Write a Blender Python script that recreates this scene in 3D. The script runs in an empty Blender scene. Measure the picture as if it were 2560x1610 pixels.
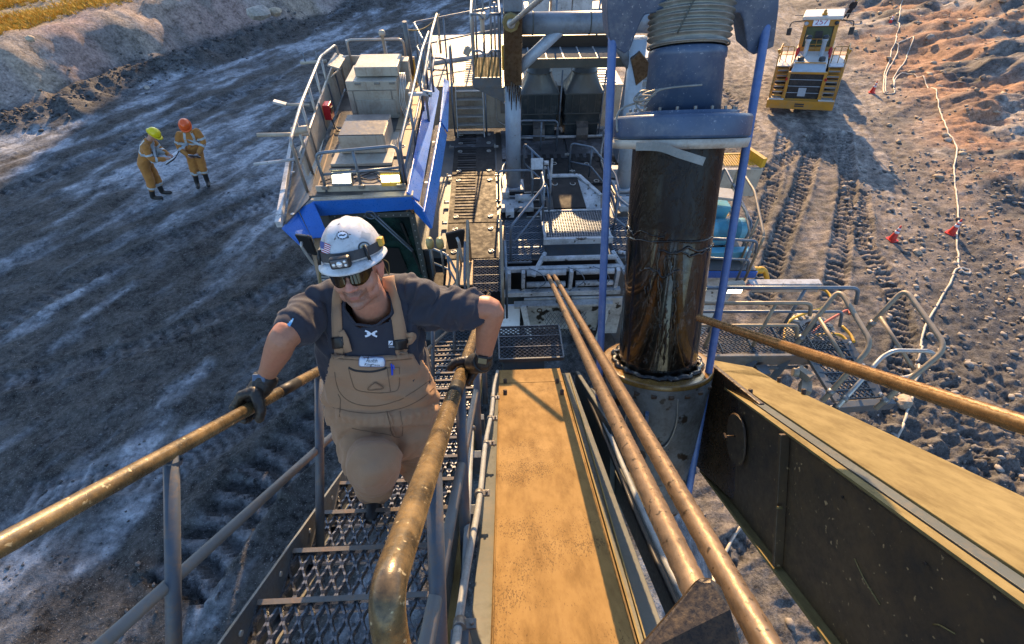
import bpy, bmesh, math, random
import numpy as np
from mathutils import Vector, Matrix, Quaternion
R = math.radians
random.seed(7)
scene = bpy.context.scene
col = scene.collection

# ------------------------------------------------------------------ camera
CAM = Vector((0.0, 0.0, 17.0))
PITCH, YAW = 46.0, 2.5
FPX = 1209.0                      # focal length in pixels of the 2560 px wide photograph
cd = bpy.data.cameras.new('camera')
cam = bpy.data.objects.new('camera', cd)
col.objects.link(cam)
cam.location = CAM
cam.rotation_euler = (R(90 - PITCH), 0, R(-YAW))
cd.sensor_fit = 'HORIZONTAL'
cd.sensor_width = 36.0
cd.lens = 36.0 * FPX / 2560.0
cd.clip_start = 0.05
cd.clip_end = 2000
scene.camera = cam

# ------------------------------------------------------------------ light
SUN_EL, SUN_AZ = 24.0, 4.0       # azimuth measured from +Y towards +X
sun_dir = Vector((math.sin(R(SUN_AZ)) * math.cos(R(SUN_EL)), math.cos(R(SUN_AZ)) * math.cos(R(SUN_EL)), math.sin(R(SUN_EL))))
world = bpy.data.worlds.new('World')
scene.world = world
world.use_nodes = True
wn = world.node_tree
wn.nodes.clear()
sky = wn.nodes.new('ShaderNodeTexSky')
sky.sky_type = 'NISHITA'
sky.sun_disc = False
sky.sun_elevation = R(SUN_EL)
sky.sun_rotation = R(SUN_AZ)
sky.ozone_density = 2.6
sky.air_density = 1.0
sky.dust_density = 0.6
bg = wn.nodes.new('ShaderNodeBackground')
bg.inputs['Strength'].default_value = 0.14
wo = wn.nodes.new('ShaderNodeOutputWorld')
wn.links.new(sky.outputs[0], bg.inputs[0])
wn.links.new(bg.outputs[0], wo.inputs[0])
sl = bpy.data.lights.new('sun', 'SUN')
sl.energy = 4.3
sl.angle = R(0.5)
sl.color = (1.0, 0.64, 0.31)
sun = bpy.data.objects.new('sun', sl)
col.objects.link(sun)
sun.rotation_euler = (-sun_dir).to_track_quat('-Z', 'Y').to_euler()
sun.location = (-10, 30, 40)
scene.view_settings.view_transform = 'Standard'
scene.view_settings.look = 'None'
scene.view_settings.exposure = 1.36
scene.view_settings.gamma = 1.0
scene.view_settings.use_curve_mapping = False

# ------------------------------------------------------------------ rays of the photograph, used as a surveyor would
_M = Matrix.Rotation(R(-YAW), 3, 'Z') @ Matrix.Rotation(R(90 - PITCH), 3, 'X')
def ray(u, v):
    return _M @ Vector(((u - 1280.0) / FPX, (805.0 - v) / FPX, -1.0))
def Pd(u, v, d):
    return CAM + ray(u, v) * d
def Pz(u, v, z):
    r = ray(u, v); return CAM + r * ((z - CAM.z) / r.z)
def Py(u, v, y):
    r = ray(u, v); return CAM + r * ((y - CAM.y) / r.y)
def Px(u, v, x):
    r = ray(u, v); return CAM + r * ((x - CAM.x) / r.x)
SL = 0.781                         # slope of the boom
def Pb(u, v, h=1.7):               # on a plane parallel to the boom, h metres under the camera
    r = ray(u, v); t = h / (-r.z - SL * r.y); return CAM + r * t
def proj(p):
    q = _M.transposed() @ (Vector(p) - CAM)
    return (1280 + FPX * q.x / -q.z, 805 - FPX * q.y / -q.z)

# ------------------------------------------------------------------ objects
def mtx(loc, rz=0.0):
    return Matrix.Translation(Vector(loc)) @ Matrix.Rotation(rz, 4, 'Z')
def tag(o, label=None, cat=None, group=None, kind=None):
    if label: o['label'] = label
    if cat: o['category'] = cat
    if group: o['group'] = group
    if kind: o['kind'] = kind
    return o
def thing(name, label, cat, loc=(0, 0, 0), rz=0.0, group=None):
    o = bpy.data.objects.new(name, None)
    col.objects.link(o)
    o.empty_display_size = 0.2
    o.location = loc
    o.rotation_euler = (0, 0, rz)
    return tag(o, label, cat, group)
def copy_tree(o, parent=None):
    c = o.copy()
    col.objects.link(c)
    if parent is not None:
        c.parent = parent
    for ch in list(o.children):
        copy_tree(ch, c)
    return c
def kids(o):
    return [c for c in bpy.data.objects if c.parent == o]

class MB:
    """collects geometry; build() links it as one mesh object"""
    def __init__(s):
        s.v = []; s.f = []; s.sm = []
    def add(s, vs, fs, smooth=False):
        n = len(s.v)
        s.v.extend([tuple(p) for p in vs])
        s.f.extend([tuple(i + n for i in f) for f in fs])
        s.sm.extend([smooth] * len(fs))
        return s
    def box(s, c, size, rot=None):
        c = Vector(c); hx, hy, hz = size[0] / 2, size[1] / 2, size[2] / 2
        vs = []
        for z in (-hz, hz):
            for x, y in ((-hx, -hy), (hx, -hy), (hx, hy), (-hx, hy)):
                p = Vector((x, y, z))
                if rot is not None: p = rot @ p
                vs.append(c + p)
        return s.add(vs, [(3, 2, 1, 0), (4, 5, 6, 7), (0, 1, 5, 4), (1, 2, 6, 5), (2, 3, 7, 6), (3, 0, 4, 7)])
    def bar(s, a, b, w, h, up=(0, 0, 1)):
        a = Vector(a); b = Vector(b); d = (b - a)
        L = d.length; d.normalize(); up = Vector(up)
        x = d.cross(up)
        if x.length < 1e-4: x = d.cross(Vector((0, 1, 0)))
        x.normalize(); z = x.cross(d).normalized()
        rot = Matrix((x, d, z)).transposed()
        return s.box((a + b) / 2, (w, L, h), rot)
    def plate(s, pts, th, n=None):
        """polygon (convex or not, planar) given thickness th along -normal"""
        pts = [Vector(p) for p in pts]
        if n is None:
            n = Vector((0, 0, 0))
            for i in range(len(pts)):
                n += pts[i].cross(pts[(i + 1) % len(pts)])
            n.normalize()
        else: n = Vector(n).normalized()
        k = len(pts)
        lo = [p - n * th for p in pts]
        fs = [tuple(range(k)), tuple(reversed(range(k, 2 * k)))]
        for i in range(k):
            j = (i + 1) % k
            fs.append((i, i + k, j + k, j))
        return s.add(pts + lo, fs)
    def tube(s, pts, r, n=10, caps=True, closed=False, smooth=True):
        pts = [Vector(p) for p in pts]
        k = len(pts)
        rs = r if isinstance(r, (list, tuple)) else [r] * k
        vs = []; prev = None
        for i, p in enumerate(pts):
            if closed:
                d = (pts[(i + 1) % k] - pts[i - 1])
            else:
                d = (pts[min(i + 1, k - 1)] - pts[max(i - 1, 0)])
            d.normalize()
            if prev is None:
                a = d.orthogonal().normalized()
            else:
                a = prev - d * prev.dot(d)
                if a.length < 1e-5: a = d.orthogonal()
                a.normalize()
            prev = a; b = d.cross(a)
            for j in range(n):
                t = 2 * math.pi * j / n
                vs.append(p + (a * math.cos(t) + b * math.sin(t)) * rs[i])
        fs = []
        for i in range(k if closed else k - 1):
            for j in range(n):
                i2 = (i + 1) % k; j2 = (j + 1) % n
                fs.append((i * n + j, i * n + j2, i2 * n + j2, i2 * n + j))
        s.add(vs, fs, smooth)
        if caps and not closed:
            m = len(s.v) - len(vs)
            s.f.append(tuple(m + j for j in reversed(range(n)))); s.sm.append(False)
            s.f.append(tuple(m + (k - 1) * n + j for j in range(n))); s.sm.append(False)
        return s
    def cyl(s, a, b, r0, r1=None, n=16, caps=True):
        return s.tube([a, b], [r0, r0 if r1 is None else r1], n, caps)
    def lathe(s, a, axis, prof, n=32, smooth=True, fn=None):
        """prof: list of (distance along axis, radius)"""
        a = Vector(a); d = Vector(axis).normalized(); u = d.orthogonal().normalized(); w = d.cross(u)
        vs = []
        for (t, r) in prof:
            for j in range(n):
                th = 2 * math.pi * j / n
                rr = r if fn is None else fn(t, r, th)
                vs.append(a + d * t + (u * math.cos(th) + w * math.sin(th)) * rr)
        fs = []
        for i in range(len(prof) - 1):
            for j in range(n):
                j2 = (j + 1) % n
                fs.append((i * n + j, i * n + j2, (i + 1) * n + j2, (i + 1) * n + j))
        return s.add(vs, fs, smooth)
    def disc(s, c, nrm, r, th, n=20):
        c = Vector(c); nrm = Vector(nrm).normalized()
        return s.cyl(c, c + nrm * th, r, r, n)
    def sphere(s, c, r, rot=None, n=12, m=8):
        c = Vector(c); r = r if isinstance(r, (tuple, list)) else (r, r, r)
        vs = []
        for i in range(m + 1):
            ph = math.pi * i / m
            for j in range(n):
                th = 2 * math.pi * j / n
                p = Vector((r[0] * math.sin(ph) * math.cos(th), r[1] * math.sin(ph) * math.sin(th), r[2] * math.cos(ph)))
                if rot is not None: p = rot @ p
                vs.append(c + p)
        fs = []
        for i in range(m):
            for j in range(n):
                j2 = (j + 1) % n
                fs.append((i * n + j, (i + 1) * n + j, (i + 1) * n + j2, i * n + j2))
        return s.add(vs, fs, True)
    def mesh(s, name, mat=None):
        me = bpy.data.meshes.new(name)
        me.from_pydata([tuple(p) for p in s.v], [], s.f)
        me.polygons.foreach_set('use_smooth', s.sm)
        bm = bmesh.new(); bm.from_mesh(me)
        bmesh.ops.recalc_face_normals(bm, faces=bm.faces)
        bm.to_mesh(me); bm.free()
        if mat: me.materials.append(mat)
        me.update()
        return me
    def build(s, name, mat, parent=None, bevel=0.0, local=False):
        me = s.mesh(name, mat)
        return link(name, me, parent, bevel, local)
def link(name, me, parent=None, bevel=0.0, local=False):
    o = bpy.data.objects.new(name, me)
    col.objects.link(o)
    if parent is not None:
        o.parent = parent
        if not local:
            m = Matrix.Identity(4); p = parent
            chain = []
            while p is not None:
                chain.append(p); p = p.parent
            # world matrix of the parent
            w = Matrix.Identity(4)
            for q in reversed(chain):
                w = w @ q.matrix_parent_inverse @ Matrix.LocRotScale(q.location, q.rotation_euler, q.scale)
            o.matrix_parent_inverse = w.inverted()
    if bevel > 0:
        b = o.modifiers.new('bevel', 'BEVEL'); b.width = bevel; b.segments = 2; b.limit_method = 'ANGLE'; b.angle_limit = R(40)
        b.harden_normals = False
    return o
def fillet(pts, rad, seg=5):
    """round the corners of a polyline"""
    pts = [Vector(p) for p in pts]
    out = [pts[0]]
    for i in range(1, len(pts) - 1):
        a, b, c = pts[i - 1], pts[i], pts[i + 1]
        r = min(rad, (a - b).length * 0.45, (c - b).length * 0.45)
        p0 = b + (a - b).normalized() * r; p1 = b + (c - b).normalized() * r
        for k in range(seg + 1):
            t = k / seg
            out.append(p0 * (1 - t) ** 2 + b * 2 * t * (1 - t) + p1 * t * t)
    out.append(pts[-1])
    return out
def resample(pts, step):
    pts = [Vector(p) for p in pts]; out = [pts[0]]
    for a, b in zip(pts, pts[1:]):
        n = max(1, int((b - a).length / step))
        for k in range(1, n + 1): out.append(a.lerp(b, k / n))
    return out
def spline(pts, seg=8, closed=False):
    pts = [Vector(p) for p in pts]; n = len(pts); out = []
    rng = range(n) if closed else range(n - 1)
    for i in rng:
        if closed: p = [pts[(i + k) % n] for k in (-1, 0, 1, 2)]
        else: p = [pts[max(i - 1, 0)], pts[i], pts[i + 1], pts[min(i + 2, n - 1)]]
        for k in range(seg):
            t = k / seg
            out.append(0.5 * ((2 * p[1]) + (p[2] - p[0]) * t + (2 * p[0] - 5 * p[1] + 4 * p[2] - p[3]) * t * t + (3 * p[1] - p[0] - 3 * p[2] + p[3]) * t ** 3))
    if not closed: out.append(pts[-1])
    return out

# ------------------------------------------------------------------ materials
class NT:
    def __init__(s, name):
        s.m = bpy.data.materials.new(name); s.m.use_nodes = True
        s.t = s.m.node_tree; s.t.nodes.clear()
        s.out = s.t.nodes.new('ShaderNodeOutputMaterial')
        s.b = s.t.nodes.new('ShaderNodeBsdfPrincipled')
        s.t.links.new(s.b.outputs[0], s.out.inputs[0])
        s.tc = s.t.nodes.new('ShaderNodeTexCoord')
    def n(s, kind, **kw):
        o = s.t.nodes.new(kind)
        for k, v in kw.items():
            if k.startswith('i_'):
                key = k[2:]
                key = int(key) if key.isdigit() else key.replace('_', ' ')
                if hasattr(v, 'is_output') or isinstance(v, bpy.types.NodeSocket): s.t.links.new(v, o.inputs[key])
                else: o.inputs[key].default_value = v
            else: setattr(o, k, v)
        return o
    def L(s, a, b): s.t.links.new(a, b)
    def noise(s, scale, detail=4, rough=0.55, vec=None, stretch=None):
        vec = vec or s.tc.outputs['Object']
        if stretch:
            mp = s.n('ShaderNodeMapping'); s.L(vec, mp.inputs[0]); mp.inputs['Scale'].default_value = stretch; vec = mp.outputs[0]
        o = s.n('ShaderNodeTexNoise'); s.L(vec, o.inputs['Vector'])
        o.inputs['Scale'].default_value = scale; o.inputs['Detail'].default_value = detail; o.inputs['Roughness'].default_value = rough
        return o.outputs['Fac']
    def ramp(s, fac, a, b):
        o = s.n('ShaderNodeMapRange'); s.L(fac, o.inputs[0])
        o.inputs[1].default_value = a; o.inputs[2].default_value = b
        return o.outputs[0]
    def mix(s, fac, a, b, mode='MIX'):
        o = s.n('ShaderNodeMix', data_type='RGBA', blend_type=mode)
        for sock, v in ((o.inputs[0], fac), (o.inputs[6], a), (o.inputs[7], b)):
            if isinstance(v, bpy.types.NodeSocket): s.L(v, sock)
            elif isinstance(v, (int, float)): sock.default_value = v
            else: sock.default_value = (*v, 1) if len(v) == 3 else v
        return o.outputs[2]
    def math(s, op, a, b=0.0):
        o = s.n('ShaderNodeMath', operation=op)
        for i, v in enumerate((a, b)):
            if isinstance(v, bpy.types.NodeSocket): s.L(v, o.inputs[i])
            else: o.inputs[i].default_value = v
        return o.outputs[0]
    def set(s, **kw):
        for k, v in kw.items():
            k = k.replace('_', ' ')
            if isinstance(v, bpy.types.NodeSocket): s.L(v, s.b.inputs[k])
            elif isinstance(v, (tuple, list)) and len(v) == 3: s.b.inputs[k].default_value = (*v, 1)
            else: s.b.inputs[k].default_value = v
        return s
    def bump(s, h, strength=0.3, dist=0.01):
        o = s.n('ShaderNodeBump'); o.inputs['Strength'].default_value = strength; o.inputs['Distance'].default_value = dist
        s.L(h, o.inputs['Height']); s.L(o.outputs[0], s.b.inputs['Normal'])
        return s
def paint(name, c, rough=0.45, metal=0.0, dirt=(0.10, 0.08, 0.06), amt=0.5, scale=6.0, bump=0.15, speck=None, speck_scale=40, speck_amt=0.62, streak=None, spec=0.5):
    t = NT(name)
    n1 = t.noise(scale, 6, 0.65); n2 = t.noise(scale * 7, 5, 0.7)
    f = t.ramp(t.math('ADD', t.math('MULTIPLY', n1, 0.65), t.math('MULTIPLY', n2, 0.35)), 0.60 - 0.25 * amt, 0.75 - 0.15 * amt)
    c1 = t.mix(t.ramp(t.noise(scale * 0.6, 3), 0.3, 0.7), tuple(x * 0.82 for x in c), tuple(min(1, x * 1.12) for x in c))
    f = t.math('MULTIPLY', f, min(1.0, 0.35 + amt * 0.6))
    cc = t.mix(f, c1, dirt)
    if streak:
        sf = t.ramp(t.noise(scale * 1.5, 5, 0.6, stretch=streak), 0.55, 0.75)
        cc = t.mix(t.math('MULTIPLY', sf, 0.55), cc, dirt)
    if speck:
        sf = t.ramp(t.noise(speck_scale, 3, 0.5), speck_amt, speck_amt + 0.04)
        cc = t.mix(sf, cc, speck)
    t.set(Base_Color=cc, Metallic=metal, Roughness=t.ramp(n2, -0.4 + 0.0, 1.0))
    rr = t.n('ShaderNodeMapRange'); t.L(n2, rr.inputs[0]); rr.inputs[1].default_value = 0.3; rr.inputs[2].default_value = 0.7
    rr.inputs[3].default_value = max(0.03, rough - 0.14); rr.inputs[4].default_value = min(1, rough + 0.18)
    t.set(Roughness=rr.outputs[0])
    t.b.inputs['Specular IOR Level'].default_value = spec
    if bump: t.bump(t.math('ADD', n1, t.math('MULTIPLY', n2, 0.5)), bump, 0.004)
    return t.m
def plain(name, c, rough=0.5, metal=0.0, emit=None, es=1.0):
    t = NT(name); n = t.noise(25, 3)
    t.set(Base_Color=t.mix(n, tuple(x * 0.85 for x in c), tuple(min(1, x * 1.1) for x in c)), Roughness=rough, Metallic=metal)
    if emit: t.set(Emission_Color=emit, Emission_Strength=es)
    return t.m

# ------------------------------------------------------------------ terrain
def _hash(ix, iy, seed):
    h = (ix.astype(np.int64) * 374761393 + iy.astype(np.int64) * 668265263 + seed * 1442695041) & 0xFFFFFFFF
    h = ((h ^ (h >> 13)) * 1274126177) & 0xFFFFFFFF
    return ((h ^ (h >> 16)) & 0xFFFF) / 65535.0
def vnoise(x, y, seed=0):
    ix = np.floor(x); iy = np.floor(y); fx = x - ix; fy = y - iy
    fx = fx * fx * (3 - 2 * fx); fy = fy * fy * (3 - 2 * fy)
    a = _hash(ix, iy, seed); b = _hash(ix + 1, iy, seed); c = _hash(ix, iy + 1, seed); d = _hash(ix + 1, iy + 1, seed)
    return (a * (1 - fx) + b * fx) * (1 - fy) + (c * (1 - fx) + d * fx) * fy
def fbm(x, y, oct=4, seed=0, gain=0.5):
    s = 0; a = 1; t = 0
    for i in range(oct):
        s = s + a * vnoise(x * 2 ** i + 17.3 * i, y * 2 ** i - 9.1 * i, seed + i); t += a; a *= gain
    return s / t
def sstep(a, b, x):
    t = np.clip((x - a) / (b - a), 0, 1); return t * t * (3 - 2 * t)
BENCH, FLOOR = 10.5, 3.0
EDGE0, EDGE1 = 1.6, 5.6
# foot of the highwall on the bench
wall_px = [(-700, 430), (-300, 350), (0, 308), (160, 276), (350, 190), (510, 143), (744, 64), (936, 0), (1150, -55), (1500, -120)]
wall_pts = [Pz(u, v, BENCH) for u, v in wall_px]
wx = np.array([p.x for p in wall_pts]); wy = np.array([p.y for p in wall_pts])
def wall_dist(x, y):
    best = np.full(x.shape, 1e9); sgn = np.ones(x.shape)
    for i in range(len(wx) - 1):
        ax, ay, bx, by = wx[i], wy[i], wx[i + 1], wy[i + 1]
        dx, dy = bx - ax, by - ay; L2 = dx * dx + dy * dy
        t = np.clip(((x - ax) * dx + (y - ay) * dy) / L2, -20 if i == 0 else 0, 20 if i == len(wx) - 2 else 1)
        ex = x - (ax + t * dx); ey = y - (ay + t * dy)
        d = np.hypot(ex, ey); c = dx * (y - ay) - dy * (x - ax)
        m = d < best; best = np.where(m, d, best); sgn = np.where(m, np.sign(c), sgn)
    return best * sgn
SD = (math.sin(R(SUN_AZ)), math.cos(R(SUN_AZ)))      # ground heading towards the sun
tracks = []
def track_px(px, z, w, pitch, depth, both=0.0):
    tracks.append(([Pz(u, v, z) for u, v in px], w, pitch, depth, both))
# crawler and wheel marks
track_px([(430, 1480), (640, 1200), (900, 960)], BENCH, 0.95, 0.34, 0.13)
track_px([(60, 1240), (420, 1180), (700, 1000), (860, 880)], BENCH, 0.5, 0.16, 0.03)
track_px([(0, 960), (300, 880), (560, 780), (760, 700)], BENCH, 0.5, 0.2, 0.03)
track_px([(0, 480), (160, 420), (420, 300), (700, 190)], BENCH, 0.5, 0.24, 0.06)
track_px([(0, 820), (200, 700), (520, 560), (720, 470)], BENCH, 0.5, 0.2, 0.03)
track_px([(1900, 760), (1950, 600), (2000, 480), (2040, 340)], FLOOR, 1.0, 0.42, 0.16)
track_px([(2080, 760), (2100, 600), (2120, 480), (2110, 330)], FLOOR, 0.95, 0.42, 0.15)
track_px([(1850, 480), (1960, 400), (2060, 330)], FLOOR, 0.9, 0.4, 0.12)
track_px([(2230, 1000), (2260, 860), (2240, 740), (2160, 620), (2150, 480)], FLOOR, 0.9, 0.38, 0.13)
track_px([(1780, 200), (1840, 260), (1880, 330)], FLOOR, 0.9, 0.42, 0.10)
track_px([(1830, 720), (1880, 600), (1930, 480), (1960, 330)], FLOOR, 0.8, 0.40, 0.12)
track_px([(2380, 1300), (2450, 1150), (2400, 1000), (2300, 900)], FLOOR, 0.8, 0.34, 0.10)
track_px([(1700, 1520), (1800, 1400), (1900, 1330)], FLOOR, 0.8, 0.34, 0.10)

def terrain(x, y):
    """height and colour of the ground"""
    e = EDGE0 + 0.8 * (fbm(y * 0.25, x * 0.0 + 3, 3, 5) - 0.5) * 2
    k = sstep(e, e + (EDGE1 - EDGE0), x)
    d = wall_dist(x, y)
    jag = (fbm(x * 0.45, y * 0.45, 3, 91) - 0.5) * 1.3
    d = d + jag
    s = SD[0] * x + SD[1] * y; q = SD[1] * x - SD[0] * y
    rough = fbm(x * 0.5, y * 0.5, 4, 11)
    fine = fbm(x * 3.0, y * 3.0, 4, 21)
    finer = fbm(x * 9, y * 9, 2, 31)
    # travel-aligned coordinates
    a1 = 0.45 * x + 0.89 * y; b1 = 0.89 * x - 0.45 * y
    ruts = fbm(a1 * 0.12, b1 * 1.1, 4, 41)
    bench = BENCH + 0.16 * (rough - 0.5) + 0.15 * (ruts - 0.5) + 0.09 * (fine - 0.5) + 0.03 * (finer - 0.5)
    # highwall and plateau
    C = 1.7 + 1.6 * sstep(-9, -2, x + 0 * y) + 0.35 * (fbm(x * 0.3, y * 0.3, 3, 51) - 0.5)
    wd = np.clip(d, 0, None)
    gul = (fbm(a1 * 1.3, b1 * 0.3, 4, 61) - 0.5)
    face = 1.5 * wd
    wall = C * (1 - np.exp(-(face / C) ** 2.2)) + gul * 0.13 * sstep(0.1, 0.8, wd)
    # coal rubble at the foot
    rub = np.exp(-((d + 0.35) / 0.75) ** 2) * (0.35 + 0.9 * fbm(x * 0.25, y * 0.25, 2, 71)) * sstep(0.35, 0.55, fbm(x * 0.16 + 4, y * 0.16, 2, 73))
    bench = bench + wall + rub * (0.55 + 0.5 * (fine - 0.5))
    # the right hand floor
    bank = sstep(0, 1, 0)
    xr = x - (22.5 + 0.28 * (y - 20) + 2.0 * (fbm(y * 0.12, x * 0.05, 3, 81) - 0.5))
    rise = np.clip(xr, 0, None)
    mounds = fbm(x * 0.28, y * 0.45, 4, 83)
    near_m = sstep(14, 6, y) * sstep(6, 11, x)
    floor = FLOOR + 0.25 * (rough - 0.5) + 0.16 * (fine - 0.5) + 0.06 * (finer - 0.5) + rise * 0.16 + (mounds - 0.45) * 2.6 * sstep(0, 8, xr) + 0.6 * near_m * (fine - 0.4)
    a2 = 0.2 * x + 0.98 * y; b2 = 0.98 * x - 0.2 * y
    floor = floor + 0.30 * (fbm(a2 * 0.1, b2 * 0.9, 4, 85) - 0.5) * sstep(6, -2, xr)
    z = bench * (1 - k) + floor * k
    z = z + k * (1 - k) * 4 * 0.7 * (rough - 0.5)
    # unseen ridge added to the north-west, shaped to keep the bench in shade
    low = sstep(-3.7, -3.1, q)
    ridge = 10.75 + (np.minimum(s, 76) - 1.7 - 14.0 * low) * math.tan(R(SUN_EL))
    shade_ridge_mask = sstep(44, 72, s) * sstep(-15.5, -13.0, q) * sstep(7.5, 4.0, q + 1.0 * (fbm(s * 0.2, q * 0.2, 2, 95) - 0.5))
    crest = ridge
    z = z * (1 - shade_ridge_mask) + np.maximum(z, crest - 0.0 + 0.9 * (fbm(x * 0.15, y * 0.15, 3, 97) - 0.5)) * shade_ridge_mask
    tr = np.zeros_like(x); trc = np.zeros_like(x)
    for pts, w, pitch, depth, both in tracks:
        run = 0.0
        for p0, p1 in zip(pts, pts[1:]):
            dx, dy = p1.x - p0.x, p1.y - p0.y; L = math.hypot(dx, dy)
            t = ((x - p0.x) * dx + (y - p0.y) * dy) / L
            bb = ((x - p0.x) * -dy + (y - p0.y) * dx) / L
            m = (t >= 0) & (t < L) & (np.abs(bb) < w * 0.75)
            if not m.any():
                run += L; continue
            ed = np.clip((w * 0.5 - np.abs(bb)) / 0.08, 0, 1) * sstep(0.25, 0.5, fbm(x * 0.5 + 9, y * 0.5, 2, 77) + 0.12)
            ph = (t + run + 0.25 * np.abs(bb)) / pitch
            g = 0.5 + 0.5 * np.sin(2 * np.pi * ph)
            z = np.where(m, z - ed * (depth * 0.55 + depth * (g > 0.55) * 0.9), z)
            berm = np.exp(-((np.abs(bb) - w * 0.56) / (0.12 * w)) ** 2) * depth * 0.6
            z = np.where(m, z + berm * (0.4 + fine), z)
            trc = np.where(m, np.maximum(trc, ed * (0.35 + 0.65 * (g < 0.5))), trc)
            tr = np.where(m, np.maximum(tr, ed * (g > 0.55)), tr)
            run += L
    # ---- colour
    def C3(r, g, b): return np.stack([np.full_like(x, r), np.full_like(x, g), np.full_like(x, b)], -1)
    def M(a, b, f): return a * (1 - f[..., None]) + b * f[..., None]
    dust = fbm(a1 * 0.16, b1 * 0.75, 5, 101, 0.6); dust2 = fbm(a1 * 0.9, b1 * 2.6, 4, 111, 0.6)
    dv = 0.52 * dust + 0.48 * dust2
    # the dark swathe in the middle of the bench, pale nearer the machine and along the wall foot
    dark = sstep(-1.0, 1.2, 3.1 - np.abs(b1 + 9.6)) * 0.0
    midy = np.exp(-((y - 7.2 + 0.35 * (x + 6)) / 2.9) ** 2) * sstep(-1.5, -4.0, x)
    dv = dv * 2.0 - 0.535 - 0.17 * midy + 0.04 + 0.10 * np.exp(-((y - 13.5 + 0.3 * (x + 8)) / 3.2) ** 2) + 0.08 * sstep(4.5, 2.0, y)
    c = M(C3(0.005, 0.006, 0.0075), C3(0.115, 0.137, 0.168), sstep(0.40, 0.66, dv))
    c = M(c, C3(0.42, 0.47, 0.54), sstep(0.60, 0.84, dv + 0.24 * (finer - 0.5)))
    c = M(c, C3(0.17, 0.14, 0.11), 0.10 * sstep(0.55, 0.75, fbm(x * 0.6, y * 0.6, 3, 121)))
    # wall colours
    wcol = M(C3(0.40, 0.335, 0.31), C3(0.46, 0.37, 0.28), sstep(0.4, 0.7, fbm(a1 * 0.8, b1 * 0.3, 4, 131)))
    wcol = M(wcol, C3(0.40, 0.275, 0.24), sstep(0.40, 0.60, fbm(x * 0.3, y * 0.3, 3, 133)))
    wcol = M(wcol, C3(0.15, 0.14, 0.13), 0.7 * sstep(0.55, 0.72, fbm(x * 1.3, y * 1.3, 4, 135)))
    c = M(c, wcol, sstep(0.05, 0.35, d) )
    cc = sstep(0.12, 0.3, rub)
    c = M(c, C3(0.03, 0.031, 0.034), cc * 0.85)
    gcol = M(C3(0.50, 0.36, 0.16), C3(0.24, 0.21, 0.15), sstep(0.45, 0.6, fbm(a1 * 0.4, b1 * 1.6, 3, 141)))
    c = M(c, gcol, sstep(C * 1.25 , C * 1.55, d) * (1 - k))
    # floor colours
    fd = 0.6 * fbm(a2 * 0.2, b2 * 0.55, 5, 151, 0.6) + 0.4 * fbm(x * 2.2, y * 2.2, 4, 153, 0.6)
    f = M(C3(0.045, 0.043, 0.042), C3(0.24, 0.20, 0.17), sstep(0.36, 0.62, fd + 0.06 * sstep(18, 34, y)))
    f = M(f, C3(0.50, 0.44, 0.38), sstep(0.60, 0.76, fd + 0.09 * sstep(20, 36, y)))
    f = M(f, C3(0.46, 0.22, 0.10), sstep(0.48, 0.62, fbm(x * 0.22, y * 0.35, 4, 161)) * sstep(0.5, 5, xr) * 0.95)
    f = M(f, C3(0.075, 0.072, 0.075), 0.7 * sstep(0.5, 0.62, fbm(x * 0.35, y * 0.35, 4, 163)) * sstep(-4, 1, xr) * sstep(9, 3, xr))
    f = M(f, C3(0.12, 0.115, 0.11), 0.5 * sstep(12, 7, y))
    c = M(c, f, k)
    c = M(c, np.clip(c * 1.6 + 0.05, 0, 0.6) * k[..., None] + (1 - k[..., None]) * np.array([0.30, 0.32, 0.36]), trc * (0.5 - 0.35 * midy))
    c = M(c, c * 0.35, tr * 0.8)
    return z, np.clip(c, 0, 1)

def axis(*segs):
    out = []
    for a, b, st in segs:
        n = max(1, int(round((b - a) / st))); out += list(np.linspace(a, b, n, endpoint=False))
    out.append(segs[-1][1]); return np.array(out)
gx = axis((-260, -120, 20), (-120, -40, 4), (-40, -24, 0.6), (-24, -14, 0.14), (-14, -7, 0.075), (-7, 0.5, 0.05), (0.5, 4, 0.09), (4, 34, 0.095), (34, 60, 0.35), (60, 120, 4), (120, 400, 25))
gy = axis((-80, -20, 10), (-20, -2, 1.0), (-2, 0.5, 0.2), (0.5, 8, 0.05), (8, 18, 0.08), (18, 40, 0.12), (40, 70, 0.3), (70, 130, 2), (130, 420, 25))
X, Y = np.meshgrid(gx, gy)
Z, COLR = terrain(X, Y)
nx, ny = len(gx), len(gy)
me = bpy.data.meshes.new('ground')
me.vertices.add(nx * ny)
me.vertices.foreach_set('co', np.stack([X, Y, Z], -1).astype(np.float32).ravel())
idx = np.arange(nx * ny).reshape(ny, nx)
quads = np.stack([idx[:-1, :-1], idx[:-1, 1:], idx[1:, 1:], idx[1:, :-1]], -1).reshape(-1, 4)
nq = len(quads)
me.loops.add(nq * 4); me.loops.foreach_set('vertex_index', quads.ravel().astype(np.int32))
me.polygons.add(nq)
me.polygons.foreach_set('loop_start', (np.arange(nq) * 4).astype(np.int32))
me.polygons.foreach_set('use_smooth', np.ones(nq, bool))
ca = me.color_attributes.new('soil', 'FLOAT_COLOR', 'POINT')
ca.data.foreach_set('color', np.concatenate([COLR, np.ones(COLR.shape[:2] + (1,))], -1).astype(np.float32).ravel())
me.update(); me.validate()
t = NT('pit_soil')
at = t.n('ShaderNodeAttribute', attribute_name='soil')
n1 = t.noise(3.0, 8, 0.7); n2 = t.noise(14.0, 6, 0.7); n3 = t.noise(55.0, 3, 0.6)
nn = t.math('ADD', t.math('MULTIPLY', n1, 0.5), t.math('MULTIPLY', n2, 0.5))
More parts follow.
